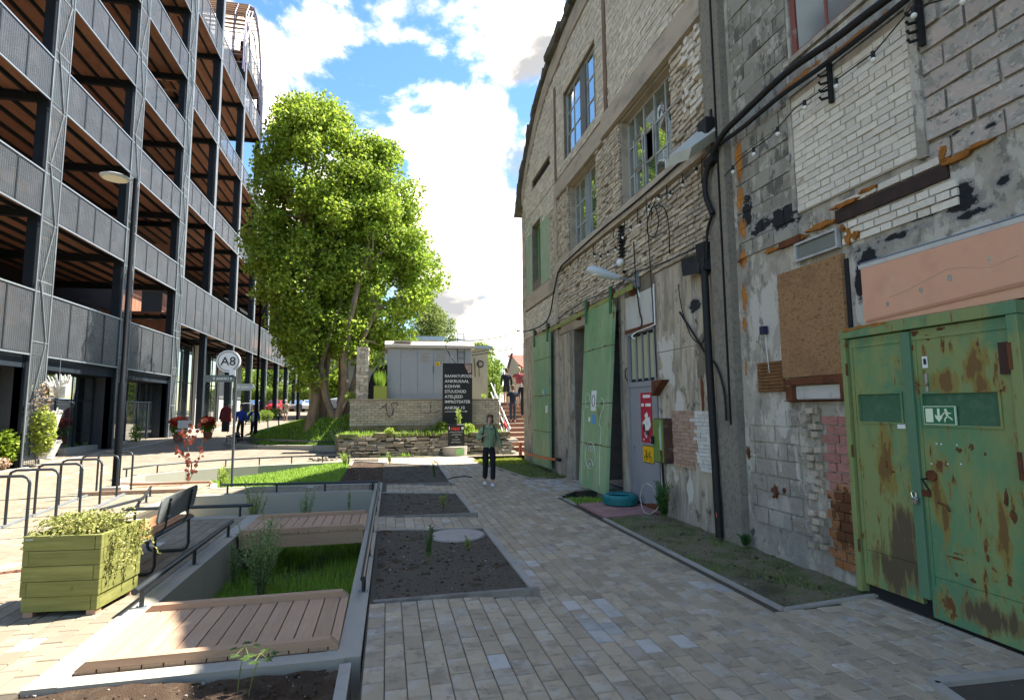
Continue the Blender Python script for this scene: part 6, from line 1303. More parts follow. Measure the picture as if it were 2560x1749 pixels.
# electrical box on the wall
eb = thing('electrical_box', 'rusty electrical box with green door mounted beside the grey door', 'box', (4.5, 8.65, .86)); MB().box(4.42, 8.34, .87, 4.6, 8.70, 1.60).build('box_body', mat('rust_brown_box', (.10, .05, .035), [((.22, .2, .17), 7, .56, .66, (1, 1, 1), .9), ((.05, .03, .03), 3, .45, .6, (1, 1, 1), .8)], .8, (30, .8, .006)), eb, bevel=.006)
dd = MB().box(4.395, 8.355, .89, 4.418, 8.69, 1.585).build('box_door', mat('green_box_door', (.12, .22, .05), [((.10, .05, .03), 4, .60, .66, (1, 1, .6), 1)], .5), eb, bevel=.004)
wall_patch('peeled_paint', 4.394, 8.43, 1.25, .035, .28, mat('pale_peel', (.42, .46, .38), (), .7), dd, .002, .7, 91); wall_patch('rust_edge', 4.3935, 8.41, 1.0, .04, .10, M_RUST, dd, .003, .8, 92); MB().box(4.35, 8.64, 1.17, 4.395, 8.685, 1.30).build('latch', M_BLACK, dd)
for k in range(4): MB().tube([(4.52, 8.60 + k * .02, .88), (4.54, 8.62 + k * .02, .55), (4.56, 8.61 + k * .01, .02)], .006, 5).build('cable', M_BLACK, eb)
# vent hood near the door top
b = MB(); b.prism([(4.6, 8.40, 2.24), (4.6, 8.78, 2.24), (4.6, 8.78, 1.98)], (-.16, 0, 0)); one('metal_hood', 'dark triangular metal hood on the wall right of the grey door', 'hood', b, M_RUST)
# posters
po = thing('red_poster', 'tall red poster with white flower drawing on the grey door', 'poster', (4.69, 9.25, 1.5)); PX = WX - .005
YS_ = lambda v: 9.09 + (v - 9.02) * 1.1
MB().box(PX - .003, YS_(9.02), 1.15, PX + .001, YS_(9.42), 2.05).build('paper', mat('poster_red', (.42, .02, .045), [((.3, .015, .03), 3, .5, .7, (1, 1, 1), .5)], .5), po)
for (a, c, z) in ((9.06, 9.32, 1.955), (9.05, 9.24, 1.80), (9.30, 9.39, 1.80)): MB().box(PX - .006, YS_(a), z, PX - .003, YS_(c), z + .055).build('white_label', M_STICK, po)
for k, (y, z, ry, rz) in enumerate(((9.22, 1.62, .06, .07), (9.16, 1.54, .08, .06), (9.28, 1.50, .07, .07), (9.12, 1.46, .05, .05), (9.20, 1.40, .07, .07), (9.24, 1.30, .05, .06), (9.33, 1.20, .02, .02), (9.07, 1.20, .02, .03))): wall_patch('white_petal', PX - .003 - k * .0006, YS_(y), z, ry, rz, M_STICK, po, .002, .7, 300 + k)
b = MB()
for k in range(14): b.tube([(PX - .010, YS_(9.12) + .012 * k, 1.28), (PX - .010, YS_(9.14) + .010 * k, 1.36 + .01 * (k % 3))], .002, 4)
b.build('ink_lines', M_INK, po); wall_patch('ink_blob', PX - .009, YS_(9.31), 1.42, .035, .07, M_INK, po, .002, .5, 311)
bsn = thing('bicycle_sign', 'yellow sign with black bicycle on the lower grey door', 'sign', (4.69, 9.2, .9)); 
MB().prism(rrect(PX - .004, 9.06, 9.50, .79, 1.10, .03, 0), (.005, 0, 0)).build('black_border', M_INK, bsn); MB().prism(rrect(PX - .007, 9.072, 9.488, .802, 1.088, .025, 0), (.003, 0, 0)).build('yellow_plate', mat('signal_yellow', (.72, .42, .01), (), .45), bsn)
b = MB(); X = PX - .010
for cy_ in (9.245, 9.095): b.tube([(X, 9.28 + (cy_ - 9.17) * 1.3 + .055 * math.cos(a), .875 + .045 * math.sin(a)) for a in [i * .4 for i in range(16)]], .0045, 4, True)
for A, B_ in (((9.245, .875), (9.215, .985)), ((9.245, .875), (9.180, .885)), ((9.180, .885), (9.225, .955)), ((9.225, .955), (9.125, .965)), ((9.125, .965), (9.180, .885)), ((9.095, .875), (9.125, .98)), ((9.225, .955), (9.215, 1.01)), ((9.215, 1.01), (9.25, 1.015)), ((9.245, .985), (9.195, .985)), ((9.125, .98), (9.11, 1.0)), ((9.14, .985), (9.10, .985))): b.tube([(X, 9.28 + (A[0] - 9.17) * 1.3, A[1]), (X, 9.28 + (B_[0] - 9.17) * 1.3, B_[1])], .0045, 4)
b.build('bicycle_symbol', M_INK, bsn)
# tap with hose
tp = thing('standpipe_tap', 'garden tap on a dark standpipe with a looped pale hose', 'tap', (4.45, 8.56, 0)); MB().tube([(4.48, 8.62, 0), (4.48, 8.62, .42)], .028, 8).build('standpipe', M_BLACK, tp); MB().tube([(4.48, 8.62, .40), (4.40, 8.62, .42), (4.38, 8.62, .36)], .016, 8).build('tap', M_GALV, tp)
MB().tube([(4.38, 8.62, .37), (4.36, 8.70, .46), (4.34, 8.86, .50), (4.32, 9.0, .42), (4.30, 9.06, .25), (4.30, 9.0, .08), (4.28, 8.86, .015), (4.28, 8.66, .02), (4.32, 8.5, .12), (4.38, 8.46, .26), (4.42, 8.52, .36)], .008, 8).build('hose', mat('dull_hose', (.42, .42, .38), (), .6), tp, True)
# ================================================================ pipes, cables and fittings on the right-hand walls
b = MB(); b.tube([(4.47, 7.06, 3.95), (4.46, 7.03, 2.6), (4.45, 6.97, 1.0), (4.44, 6.93, .02)], .052, 14); dp = one('downpipe', 'thick black downpipe running to the ground beside concrete pillar', 'pipe', b, M_BLACK, smooth=True)
wall_patch('orange_mark', 4.40, 6.93, .32, .022, .04, mat('orange_spray', (.55, .12, .06), (), .8), dp, .004, .5, 3)
def cable(name, label, pts, r, m=M_BLACK, cat='cable'):
    P = [Vector(p) for p in pts]; Q = []
    for i in range(len(P) - 1):
        p0 = P[max(i - 1, 0)]; p1 = P[i]; p2 = P[i + 1]; p3 = P[min(i + 2, len(P) - 1)]
        for k in range(6):
            t = k / 6; Q.append(.5 * ((2 * p1) + (p2 - p0) * t + (2 * p0 - 5 * p1 + 4 * p2 - p3) * t * t + (3 * p1 - p0 - 3 * p2 + p3) * t ** 3))
    Q.append(P[-1]); b = MB(); b.tube(Q, r, 8); return one(name, label, cat, b, m, smooth=True)
cable('heavy_cable', 'thickest black cable bundle sweeping down from upper right to the downpipe', [(4.42, 2.0, 5.35), (4.42, 3.83, 5.50), (4.42, 4.44, 5.53), (4.42, 5.14, 5.60), (4.42, 5.86, 5.55), (4.42, 6.44, 5.47), (4.42, 6.80, 5.15), (4.42, 6.87, 4.84), (4.45, 6.76, 4.5)], .040)
cable('heavy_cable', 'second black cable hanging just under the thickest one', [(4.44, 2.0, 5.42), (4.46, 3.83, 5.38), (4.46, 4.6, 5.38), (4.46, 5.3, 5.42), (4.46, 6.0, 5.40), (4.45, 6.6, 5.42)], .028)
cable('wall_cable', 'dark cable going down from thick cable to downpipe head', [(4.45, 6.76, 4.5), (4.46, 6.92, 4.3), (4.47, 7.0, 3.9)], .022)
cable('wall_cable', 'cable running along the old brick ledge of the hall', [(4.50, 7.0, 5.68), (4.49, 9.0, 5.62), (4.50, 11, 5.64), (4.49, 13, 5.58), (4.50, 14.0, 5.52), (4.5, 14.5, 5.1), (4.48, 15.2, 4.3), (4.3, 17.0, 4.22), (4.2, 18.5, 4.5)], .020)
cable('wall_cable', 'black cable swinging from hall corner to the black sign', [(4.5, 18.45, 4.55), (4.5, 20.0, 4.52), (3.96, 23.0, 4.67), (3.25, 23.0, 4.62), (2.78, 23, 4.66), (2.40, 23.0, 4.52), (2.38, 23, 4.28), (2.6, 22.8, 3.85), (2.72, 22.3, 3.58)], .020)
cable('wall_cable', 'thin cable sagging across the brick above the doors', [(4.52, 7.0, 4.16), (4.50, 8.6, 4.22), (4.50, 9.4, 4.30), (4.5, 10.6, 4.20), (4.5, 12.2, 4.28), (4.5, 14.2, 4.2)], .012)
cable('wall_cable', 'long black cable from lamp bracket down past the transom', [(4.50, 9.42, 4.9), (4.52, 9.42, 4.2), (4.54, 9.36, 3.6), (4.55, 9.30, 3.30), (4.56, 9.7, 3.1)], .013)
cable('wall_cable', 'thin black line hanging from the ledge beside transom', [(4.50, 8.86, 5.55), (4.53, 8.84, 4.2), (4.55, 8.82, 3.2), (4.57, 8.82, 2.3)], .008)
cable('wall_cable', 'looped black wires under the big window', [(4.52, 8.55, 5.35), (4.50, 8.75, 5.2), (4.50, 8.85, 4.9), (4.50, 8.6, 4.75), (4.50, 8.42, 4.95), (4.50, 8.5, 5.25), (4.50, 8.2, 5.1), (4.50, 8.08, 4.7), (4.50, 8.1, 4.3)], .010)
cable('wall_cable', 'branching cable crossing plaster left of downpipe', [(4.56, 7.95, 3.30), (4.55, 7.6, 2.95), (4.53, 7.2, 2.55), (4.46, 6.85, 2.35), (4.46, 6.7, 2.0), (4.46, 6.68, 1.6)], .016)
cable('wall_cable', 'thin wire drooping left of the downpipe', [(4.55, 7.95, 3.75), (4.55, 7.85, 3.3), (4.55, 7.6, 2.85), (4.55, 7.3, 2.75), (4.53, 7.18, 3.2), (4.5, 7.08, 3.8)], .008)
cable('white_pipe', 'thin white conduit pipe over the transom window', [(4.56, 8.80, 3.95), (4.56, 8.80, 3.3), (4.55, 8.84, 3.22), (4.55, 9.5, 3.19), (4.5, 9.62, 3.12), (4.5, 9.50, 3.06)], .013, M_WHITE, 'pipe')
# black sooty sack and bracket at the downpipe head
b = MB(); b.obox((4.50, 7.35, 3.92), (.07, .26, .13), Matrix.Rotation(.15, 3, 'X'), .05); b.obox((4.50, 7.05, 3.98), (.08, .10, .2), None, .04); one('black_sheet', 'crumpled black sheet fixed at the head of the downpipe', 'sheet', b, M_TAR)
fl = thing('floodlight', 'grey box floodlight on brackets near the pillar, tilted down', 'lamp', (4.4, 6.85, 5.5))
b = MB(); b.prism([(4.05, 7.28, 5.38), (4.50, 6.98, 5.78), (4.50, 6.72, 5.56), (4.12, 6.78, 5.28)], (.0, -.10, .14)); b.build('housing', mat('grey_lamp_housing', (.42, .43, .38), [((.3, .3, .26), 4, .5, .7, (1, 1, 1), .6)], .6), fl)
MB().box(4.36, 6.68, 5.66, 4.50, 6.9, 5.90).build('driver_box', M_BLACK, fl); MB().beam((4.5, 6.75, 5.2), (4.5, 6.75, 6.05), .05, .04).build('bracket', M_BLACK, fl); MB().box(4.40, 6.62, 5.22, 4.50, 6.86, 5.32).build('bracket_foot', M_BLACK, fl)
wlp = thing('wall_street_lamp', 'pale cobra head lamp on an arm above the leaning green door', 'lamp', (4.5, 9.45, 4.2))
MB().tube([(4.56, 9.45, 4.14), (4.18, 9.50, 4.22)], .022, 10).build('arm', M_GALV, wlp); MB().box(4.52, 9.38, 4.02, 4.58, 9.52, 4.30).build('mount_box', M_GALV, wlp); MB().tube([(4.54, 9.43, 4.02), (4.56, 9.35, 3.82)], .012, 6).build('strut', M_WHITE, wlp)
b = MB(); b.tube([(4.22, 9.5, 4.215), (4.15, 9.505, 4.22), (3.9, 9.55, 4.29), (3.70, 9.58, 4.36), (3.62, 9.6, 4.375)], [.045, .06, .095, .085, .03], 12); hd = b.build('lamp_head', mat('pale_blue_grey_lamp', (.52, .58, .60), (), .4), wlp, True); hd.scale = (1, 1, 1)
MB().ball((3.86, 9.56, 4.265), (.16, .075, .06), 12, 8).build('lens', mat('cream_lens', (.62, .58, .46), (), .3), hd, True)
cm = thing('white_camera', 'white dome camera above the lamp head, on the hall wall', 'camera', (4.45, 10.1, 4.7)); MB().ball((4.45, 9.95, 4.63), (.07, .09, .08), 14, 9).build('dome', M_WHITE, cm, True); MB().tube([(4.42, 10.0, 4.6), (4.36, 10.03, 4.58)], .035, 12).build('lens', M_GALV, cm); MB().tube([(4.5, 9.95, 4.45), (4.58, 9.95, 4.45)], .03, 8).build('mount', M_BLACK, cm)
ri = thing('insulator_bracket', 'black ribbed insulator bracket above the white camera', 'bracket', (4.52, 10.0, 5.0))
for k in range(9): MB().box(4.46, 9.93, 4.75 + k * .075, 4.56, 10.05, 4.79 + k * .075).build('rib', M_BLACK, ri)
def ibr(label, y, z0, z1, n):
    t = thing('insulator_bracket', label, 'bracket', (4.5, y, z0), group=None); MB().box(4.52, y - .02, z0, 4.56, y + .02, z1).build('bar', M_BLACK, t)
    for k in range(n): z = z0 + .05 + k * .085; MB().tube([(4.53, y + .02, z + .02), (4.46, y + .045, z), (4.44, y + .05, z + .03)], .014, 6).build('hook', M_BLACK, t)
ibr('black hook bracket at the upper end of the festoon lights', 3.64, 4.93, 5.45, 4); ibr('black hook bracket at left part of white brick panel', 4.66, 4.98, 5.42, 4)
# festoon lights: cable, black sockets, white bulbs
M_BULB = mat('opal_bulb', (.78, .77, .72), (), .25)
def festoon(label, pts, bulbs, r=.007):
    t = thing('festoon_lights', label, 'string lights', pts[0]); P = [Vector(p) for p in pts]; b = MB(); b.tube(P, r, 6); b.build('cable', M_BLACK, t)
    L = [0]
    for a, c in zip(P[:-1], P[1:]): L.append(L[-1] + (c - a).length)
    for i in range(bulbs):
        d = L[-1] * (i + .5) / bulbs
        for k in range(len(P) - 1):
            if L[k] <= d <= L[k + 1]: p = P[k].lerp(P[k + 1], (d - L[k]) / (L[k + 1] - L[k])); break
        s_ = MB().tube([(p.x, p.y, p.z + .015), (p.x, p.y, p.z - .045)], .019, 10).build('socket', M_BLACK, t); MB().ball((p.x, p.y, p.z - .068), .026, 10, 7).build('bulb', M_BULB, s_, True)
festoon('festoon lights strung across the white brick panel', [(4.40, 2.6, 4.75), (4.42, 3.13, 5.02), (4.42, 3.62, 5.24), (4.40, 3.98, 5.08), (4.40, 4.40, 5.08), (4.42, 4.64, 5.10), (4.40, 5.03, 5.10), (4.40, 5.44, 4.98), (4.40, 6.0, 4.97), (4.42, 6.41, 4.9)], 9)
festoon('festoon lights drooping along the brick under the hall windows', [(4.42, 6.5, 5.45), (4.42, 7.2, 5.28), (4.42, 7.9, 5.25), (4.42, 8.4, 5.38), (4.42, 9.0, 5.12), (4.42, 9.6, 5.20), (4.42, 10.0, 4.98), (4.42, 10.9, 5.02), (4.42, 11.4, 5.25)], 13)
festoon('short strand of festoon bulbs below the cobra head lamp', [(4.45, 10.1, 4.5), (4.44, 10.5, 4.05), (4.44, 10.6, 3.9), (4.45, 10.9, 4.0)], 4)
rd = thing('socket_box', 'small dark blue junction box with thin wire on grey plaster', 'socket', (4.58, 5.95, 2.72)); MB().box(4.53, 5.92, 2.68, 4.59, 6.0, 2.78).build('box', mat('navy_plastic', (.02, .025, .06), (), .5), rd); MB().tube([(4.57, 5.95, 2.68), (4.57, 5.93, 2.4), (4.57, 5.91, 2.2)], .004, 4).build('wire', M_WHITE, rd)
# orange tape barrier at hall corner
tpz = thing('orange_tape', 'orange barrier tape tied from the hall corner across the first sliding door', 'tape', (4.4, 17, .6))
b = MB()
P = [(4.40, 18.3, .42), (4.33, 17.2, .34), (4.32, 16.3, .36), (4.33, 15.2, .38), (4.38, 14.3, .42)]
for a, c in zip(P[:-1], P[1:]): b.beam(a, c, .006, .06)
M_OTAPE = mat('orange_tape', (.75, .16, .07), (), .5); b.build('tape', M_OTAPE, tpz); MB().box(4.36, 18.25, .2, 4.44, 18.4, .62, .02).build('tape_knot', M_OTAPE, tpz); MB().tube([(4.45, 14.1, .42), (4.45, 14.3, .42)], .05, 8).build('tape_end', M_BLACK, tpz)
# hanging wicker crowns
M_WICK = mat('white_wicker', (.60, .59, .56), [((.4, .39, .36), 12, .5, .65, (1, 1, 1), .7)], .8)
for (x, y, z, tl, lb) in ((-11.0, 21.95, 2.55, .45, 'top of three white wicker baskets hanging from the mesh balcony'), (-11.0, 21.5, 1.45, .1, 'middle of three white wicker baskets hanging from mesh balcony'), (-11.0, 21.5, .48, -.15, 'lowest of three white wicker baskets, hanging near the ground')):
    t = thing('wicker_basket', lb, 'basket', (x, y, z)); M3_ = Matrix.Rotation(tl, 3, 'X'); b = MB()
    def tf(p): return Vector((x, y, z)) + M3_ @ Vector(p)
    for i in range(11):
        r = .19 + .012 * i; b.tube([tf((r * math.cos(a), r * math.sin(a), -.25 + i * .045)) for a in [k * .45 for k in range(14)]], .020, 4, True)
    b.build('woven_body', M_WICK, t); b = MB()
    for k in range(18): a = k * .35; b.tube([tf((.28 * math.cos(a), .28 * math.sin(a), .2)), tf((.36 * math.cos(a), .36 * math.sin(a), .30 + U(0, .14)))], .022, 5)
    b.build('twig_rim', M_WICK, t); MB().tube([(x, y - .05, z + .2), (x, y - .05, z + (.95 if z < 2 else 1.15))], .008, 4).build('hanging_rope', M_GALV, t)
# ================================================================ people
M_SKIN = mat('skin', (.50, .28, .20), [((.42, .2, .15), 9, .5, .7, (1, 1, 1), .4)], .6)
def skinmesh(name, m, parent, chains, radii, sub=1):
    """chains: lists of joint names, joints: name->(pos, radius); one continuous skinned surface"""
    bm = bmesh.new(); sl = bm.verts.layers.skin.verify(); vm = {}
    for ch in chains:
        for n in ch:
            if n not in vm:
                p, r = radii[n]; v = bm.verts.new(p); r = r if isinstance(r, tuple) else (r, r); v[sl].radius = r; vm[n] = v
    first = True
    for ch in chains:
        for a, c in zip(ch[:-1], ch[1:]):
            try: bm.edges.new((vm[a], vm[c]))
            except ValueError: pass
    root = vm[chains[0][0]]; root[sl].use_root = True
    me = bpy.data.meshes.new(name); bm.to_mesh(me); bm.free(); me.materials.append(m)
    o = bpy.data.objects.new(name, me); COL.objects.link(o); o.parent = parent
    s = o.modifiers.new('skin', 'SKIN'); s.use_smooth_shade = True; s.branch_smoothing = .4
    if sub: q = o.modifiers.new('sub', 'SUBSURF'); q.levels = sub; q.render_levels = sub
    return o
def cloth(name, rgb, dark=None): return mat('cloth_' + name, rgb, [(dark or tuple(c * .6 for c in rgb), 5, .46, .7, (1, 1, 1), .6)], .85, (14, .5, .012))
def person(label, loc, rz, H, top, legs, hair, pose=None, sleeves=True, shorts=False, shoe=(.7, .7, .7), jacket_len=.84, female=False, hairlen=0):
    k = H / 1.72; P = dict(pose or {})
    t = thing('person', label, 'person', loc, rz); S = .165 if female else .19
    J = {'pelvis': ((0, 0, .94), (.11, .085)), 'waist': ((0, .01, 1.08), (.09, .07)), 'chest': ((0, .015, 1.25), (.10, .075)), 'neckb': ((0, .015, 1.40), (.05, .05)), 'neck': ((0, -.005, 1.49), .048),
         'jaw': ((P.get('hx', 0) * .3, -.02, 1.56), (.058, .07)), 'head': ((P.get('hx', 0) * .5, -.005, 1.64), (.074, .09)), 'crown': ((P.get('hx', 0) * .5, .0, 1.70), (.055, .07))}
    for s_, sx in (('R', 1), ('L', -1)):   # R = +x side
        J['sh' + s_] = ((sx * S, .01, 1.385), .044); J['el' + s_] = (P.get('el' + s_, (sx * (S + .06), .03, 1.12)), .040); J['wr' + s_] = (P.get('wr' + s_, (sx * (S + .06), -.04, .88)), .027)
        e = Vector(J['el' + s_][0]); w = Vector(J['wr' + s_][0]); d = (w - e).normalized(); pm = w + d * .055; J['pm' + s_] = (tuple(pm), (.032, .016))
        side = Vector((0, -1, 0)) if abs(d.y) < .8 else Vector((0, 0, 1)); acr = d.cross(side).normalized()
        for f in range(4):
            o_ = side * (.026 - f * .0175); L1 = (.040, .046, .042, .034)[f]; a = pm + d * .03 + o_; b_ = a + d * L1 - acr * .008 * sx; c_ = b_ + d * L1 * .7 - acr * .016 * sx
            J['f%d%sa' % (f, s_)] = (tuple(a), .0085); J['f%d%sb' % (f, s_)] = (tuple(b_), .0080); J['f%d%sc' % (f, s_)] = (tuple(c_), .0065)
        th = w + d * .03 + side * .034; J['th%sa' % s_] = (tuple(th), .010); J['th%sb' % s_] = (tuple(th + side * .02 + d * .035), .008)
        J['hip' + s_] = ((sx * .085, .0, .88), .090); J['kn' + s_] = (P.get('kn' + s_, (sx * .09, -.02, .49)), .058); J['an' + s_] = (P.get('an' + s_, (sx * .09, .01, .09)), .038); a = Vector(J['an' + s_][0]); J['toe' + s_] = ((a.x + sx * .015, a.y - .13, max(.03, a.z - .06)), .028)
    Jk = {n: (tuple(c * k for c in p), (tuple(x * k for x in r) if isinstance(r, tuple) else r * k)) for n, (p, r) in J.items()}
    ch = [['pelvis', 'waist', 'chest', 'neckb', 'neck', 'jaw', 'head', 'crown']]
    for s_ in 'RL':
        ch += [['chest', 'sh' + s_, 'el' + s_, 'wr' + s_, 'pm' + s_], ['pelvis', 'hip' + s_, 'kn' + s_, 'an' + s_, 'toe' + s_], ['wr' + s_, 'th%sa' % s_, 'th%sb' % s_]]
        for f in range(4): ch.append(['pm' + s_, 'f%d%sa' % (f, s_), 'f%d%sb' % (f, s_), 'f%d%sc' % (f, s_)])
    body = skinmesh('body', M_SKIN, t, ch, Jk)
    def fat(names, add, over={}): return {n: ((Jk[n][0]), tuple(x + add * k for x in (Jk[n][1] if isinstance(Jk[n][1], tuple) else (Jk[n][1],) * 2))) if n not in over else (tuple(c * k for c in over[n][0]), tuple(x * k for x in over[n][1])) for n in names}
    # jacket or shirt
    tn = ['waist', 'chest', 'neckb', 'pelvis'] + ['sh' + s_ for s_ in 'RL'] + ['el' + s_ for s_ in 'RL'] + ['cuff' + s_ for s_ in 'RL']
    for s_ in 'RL':
        e = Vector(J['el' + s_][0]); w = Vector(J['wr' + s_][0]); sh_ = Vector(J['sh' + s_][0]); q = e.lerp(w, .93) if sleeves else sh_.lerp(e, .75); Jk['cuff' + s_] = (tuple(c * k for c in q), (.034 if sleeves else .05) * k)
    hem = (0, .0, jacket_len); tc = [['chest', 'waist', 'hem'], ['chest', 'neckb']]
    over = {'hem': (hem, (.195, .135) if female else (.165, .125)), 'neckb': ((0, .012, 1.42), (.090, .078)), 'waist': ((0, 0, 1.06), (.150, .112)), 'chest': ((0, -.010, 1.28), (.188, .140))}
    for s_ in 'RL': tc.append(['chest', 'sh' + s_] + (['el' + s_] if sleeves else []) + ['cuff' + s_])
    names = set(n for c in tc for n in c); R2 = {}
    for n in names:
        if n in over: R2[n] = (tuple(c * k for c in over[n][0]), tuple(x * k for x in over[n][1]))
        else:
            p, r = Jk[n]; r = r if isinstance(r, tuple) else (r, r); R2[n] = (p, tuple(x + (.032 if n[:2] == 'sh' else .022) * k for x in r))
    skinmesh('jacket' if sleeves else 'shirt', cloth(*top), t, tc, R2)
    # trousers or shorts
    lc = [['pelvis', 'hip' + 'R'], ['pelvis', 'hipL'], ['pelvis', 'belt']]; R3 = {'pelvis': ((0, 0, .93 * k), (.152 * k, .118 * k)), 'belt': ((0, 0, 1.04 * k), (.128 * k, .102 * k))}
    for s_ in 'RL':
        R3['hip' + s_] = (Jk['hip' + s_][0], (.098 * k,) * 2); kn = Vector(J['kn' + s_][0]); an = Vector(J['an' + s_][0])
        if shorts: lc[0 if s_ == 'R' else 1] += ['c' + s_]; R3['c' + s_] = (tuple(c * k for c in Vector(J['hip' + s_][0]).lerp(kn, .85)), (.092 * k,) * 2)
        else: lc[0 if s_ == 'R' else 1] += ['kn' + s_, 'c' + s_]; R3['kn' + s_] = (Jk['kn' + s_][0], (.072 * k,) * 2); R3['c' + s_] = (tuple(c * k for c in kn.lerp(an, .90)), (.068 * k,) * 2)
    skinmesh('shorts' if shorts else 'trousers', cloth(*legs), t, lc, R3)
    for s_ in 'RL':
        a = Vector(J['an' + s_][0]) * k; a.z = max(a.z - .045 * k, .04 * k); b = MB(); b.ball((a.x, a.y - .055 * k, a.z - .005), (.048 * k, .13 * k, .042 * k), 12, 8); b.box(a.x - .045 * k, a.y - .17 * k, a.z - .04 * k, a.x + .045 * k, a.y + .07 * k, a.z - .025 * k)
        b.build('shoe', mat('shoe_%d' % int(shoe[0] * 100), shoe, (), .6), t, True, local=True)
    hx = P.get('hx', 0) * .5; M_H = mat('hair_' + hair[0], hair[1], [(tuple(c * .5 for c in hair[1]), 30, .45, .65, (1, 1, .3), .8)], .7, (60, .6, .004))
    b = MB(); b.ball((hx * k, .022 * k, 1.672 * k), (.088 * k, .095 * k, .088 * k), 14, 10); b.ball((hx * k, .050 * k, (1.60 - hairlen * .4) * k), (.082 * k, .060 * k, (.085 + hairlen) * k), 12, 8)
    if hairlen or female:
        for sx in (-1, 1): b.ball((hx * k + sx * .062 * k, .012 * k, 1.60 * k), (.030 * k, .06 * k, .085 * k), 10, 8)
    b.build('hair', M_H, t, True, local=True)
    b = MB(); fx = P.get('fx', 0); b.ball(((hx + fx * .35) * k, -.098 * k, 1.612 * k), (.011 * k, .016 * k, .02 * k), 8, 6); b.build('nose', M_SKIN, t, True, local=True)
    b = MB()
    for sx in (-1, 1): b.ball(((hx + fx * .3 + sx * .027) * k, -.085 * k, 1.635 * k), (.010 * k, .007 * k, .006 * k), 8, 5)
    b.build('eyes', M_INK, t, True, local=True); MB().ball(((hx + fx * .3) * k, -.088 * k, 1.573 * k), (.018 * k, .006 * k, .006 * k), 8, 5).build('mouth', mat('lips', (.35, .12, .1), (), .6), t, True, local=True)
    for sx in (-1, 1): MB().ball(((hx + sx * .078) * k, .0, 1.615 * k), (.010 * k, .018 * k, .028 * k), 8, 6).build('ear', M_SKIN, t, True, local=True)
    return t
wm = person('woman in pale green jacket and black trousers walking along the path, holding bag strap', (2.33, 12.85, 0), -.12, 1.62, ('sage', (.25, .33, .20)), ('black', (.012, .013, .018)), ('auburn', (.13, .065, .045)),
    dict(hx=.06, fx=.10, elL=(-.285, .05, 1.13), wrL=(-.15, -.15, 1.22), elR=(.235, .05, 1.13), wrR=(.30, .0, .89), knR=(.095, -.07, .50), anR=(.085, -.10, .10), knL=(-.085, -.02, .49), anL=(-.10, .10, .12)), shoe=(.68, .70, .72), jacket_len=.83, female=True)
def lb(mb, n, m, p=wm, **kw): return mb.build(n, m, p, local=True, **kw)
b = MB(); b.tube([(-.10, .06, 1.40), (-.115, -.06, 1.37), (-.13, -.145, 1.28), (-.15, -.155, 1.14), (-.17, -.08, 1.02), (-.16, .10, .98)], .014, 6); lb(b, 'bag_strap', M_INK)
b = MB(); b.tube([(.10, .06, 1.40), (.115, -.06, 1.37), (.14, -.14, 1.28), (.16, -.13, 1.10), (.16, .08, 1.0)], .012, 6); lb(b, 'bag_strap', M_INK)
b = MB(); b.ball((0, .19, 1.12), (.15, .09, .20), 14, 9); lb(b, 'backpack', cloth('bag', (.03, .035, .05)), smooth=True)
b = MB(); b.tube([(0, -.122, 1.40), (0, -.150, 1.25), (0, -.138, 1.08), (0, -.142, .86)], .0045, 4)
for k in range(5): b.ball((.012, -.150 + k * .003, 1.32 - k * .10), .007, 6, 4)
lb(b, 'placket_buttons', mat('pale_button', (.42, .46, .38), (), .5))
b = MB(); b.prism([(-.085, -.112, 1.35), (0, -.125, 1.30), (-.012, -.10, 1.37), (-.06, -.06, 1.41)], (0, -.012, 0)); b.prism([(.085, -.112, 1.35), (0, -.125, 1.30), (.012, -.10, 1.37), (.06, -.06, 1.41)], (0, -.012, 0)); lb(b, 'collar', MATS['cloth_sage'])
person('man in royal blue zip jacket and black trousers, walking beside the lamp post', (-7.05, 29.8, .27), -.25, 1.76, ('royal', (.025, .06, .32)), ('black2', (.012, .012, .016)), ('dark', (.03, .022, .018)), dict(knL=(-.09, -.1, .5), anL=(-.09, -.05, .15)), shoe=(.06, .06, .06))
pw = person('person in open blue jacket over white shirt, next to the man in royal blue', (-6.62, 30.6, .29), -.2, 1.72, ('blue2', (.03, .055, .26)), ('black3', (.014, .014, .018)), ('brown', (.08, .05, .035)), dict(elR=(.25, -.02, 1.12), wrR=(.30, -.10, .92), elL=(-.26, -.02, 1.14), wrL=(-.30, -.12, .94)), shoe=(.05, .05, .05), female=True)
b = MB(); b.ball((0, -.10, 1.12), (.075, .045, .24), 10, 8); b.build('white_shirt', M_WHITE, pw, True, local=True)
person('walker in beige striped shirt and shorts, far down the street', (-8.3, 49.5, rise(-8, 49.5)), math.pi - .2, 1.76, ('striped', (.42, .34, .27)), ('khaki', (.38, .33, .24)), ('cap', (.35, .4, .45)), dict(knL=(-.09, -.12, .5), anL=(-.09, -.02, .15)), sleeves=False, shorts=True, shoe=(.2, .14, .1))
person('walker in loose grey clothes, far down the street by the cars', (-7.5, 51, rise(-7, 51)), math.pi - .1, 1.70, ('grey', (.22, .22, .22)), ('palegrey', (.36, .36, .38)), ('sandy', (.30, .18, .10)), dict(knR=(.09, -.12, .5), anR=(.09, -.02, .15)), shoe=(.12, .12, .12), female=True, hairlen=.05)
person('person in navy vest top with teal shirt and jeans, lowest on the wooden stairs', (5.42, 23.95, .93 + .18), math.pi + .05, 1.66, ('navyvest', (.018, .022, .034)), ('jeans', (.03, .038, .06)), ('brownhair', (.16, .085, .05)), dict(elR=(.26, .0, 1.14), elL=(-.26, .0, 1.14)), sleeves=False, shoe=(.08, .08, .09))
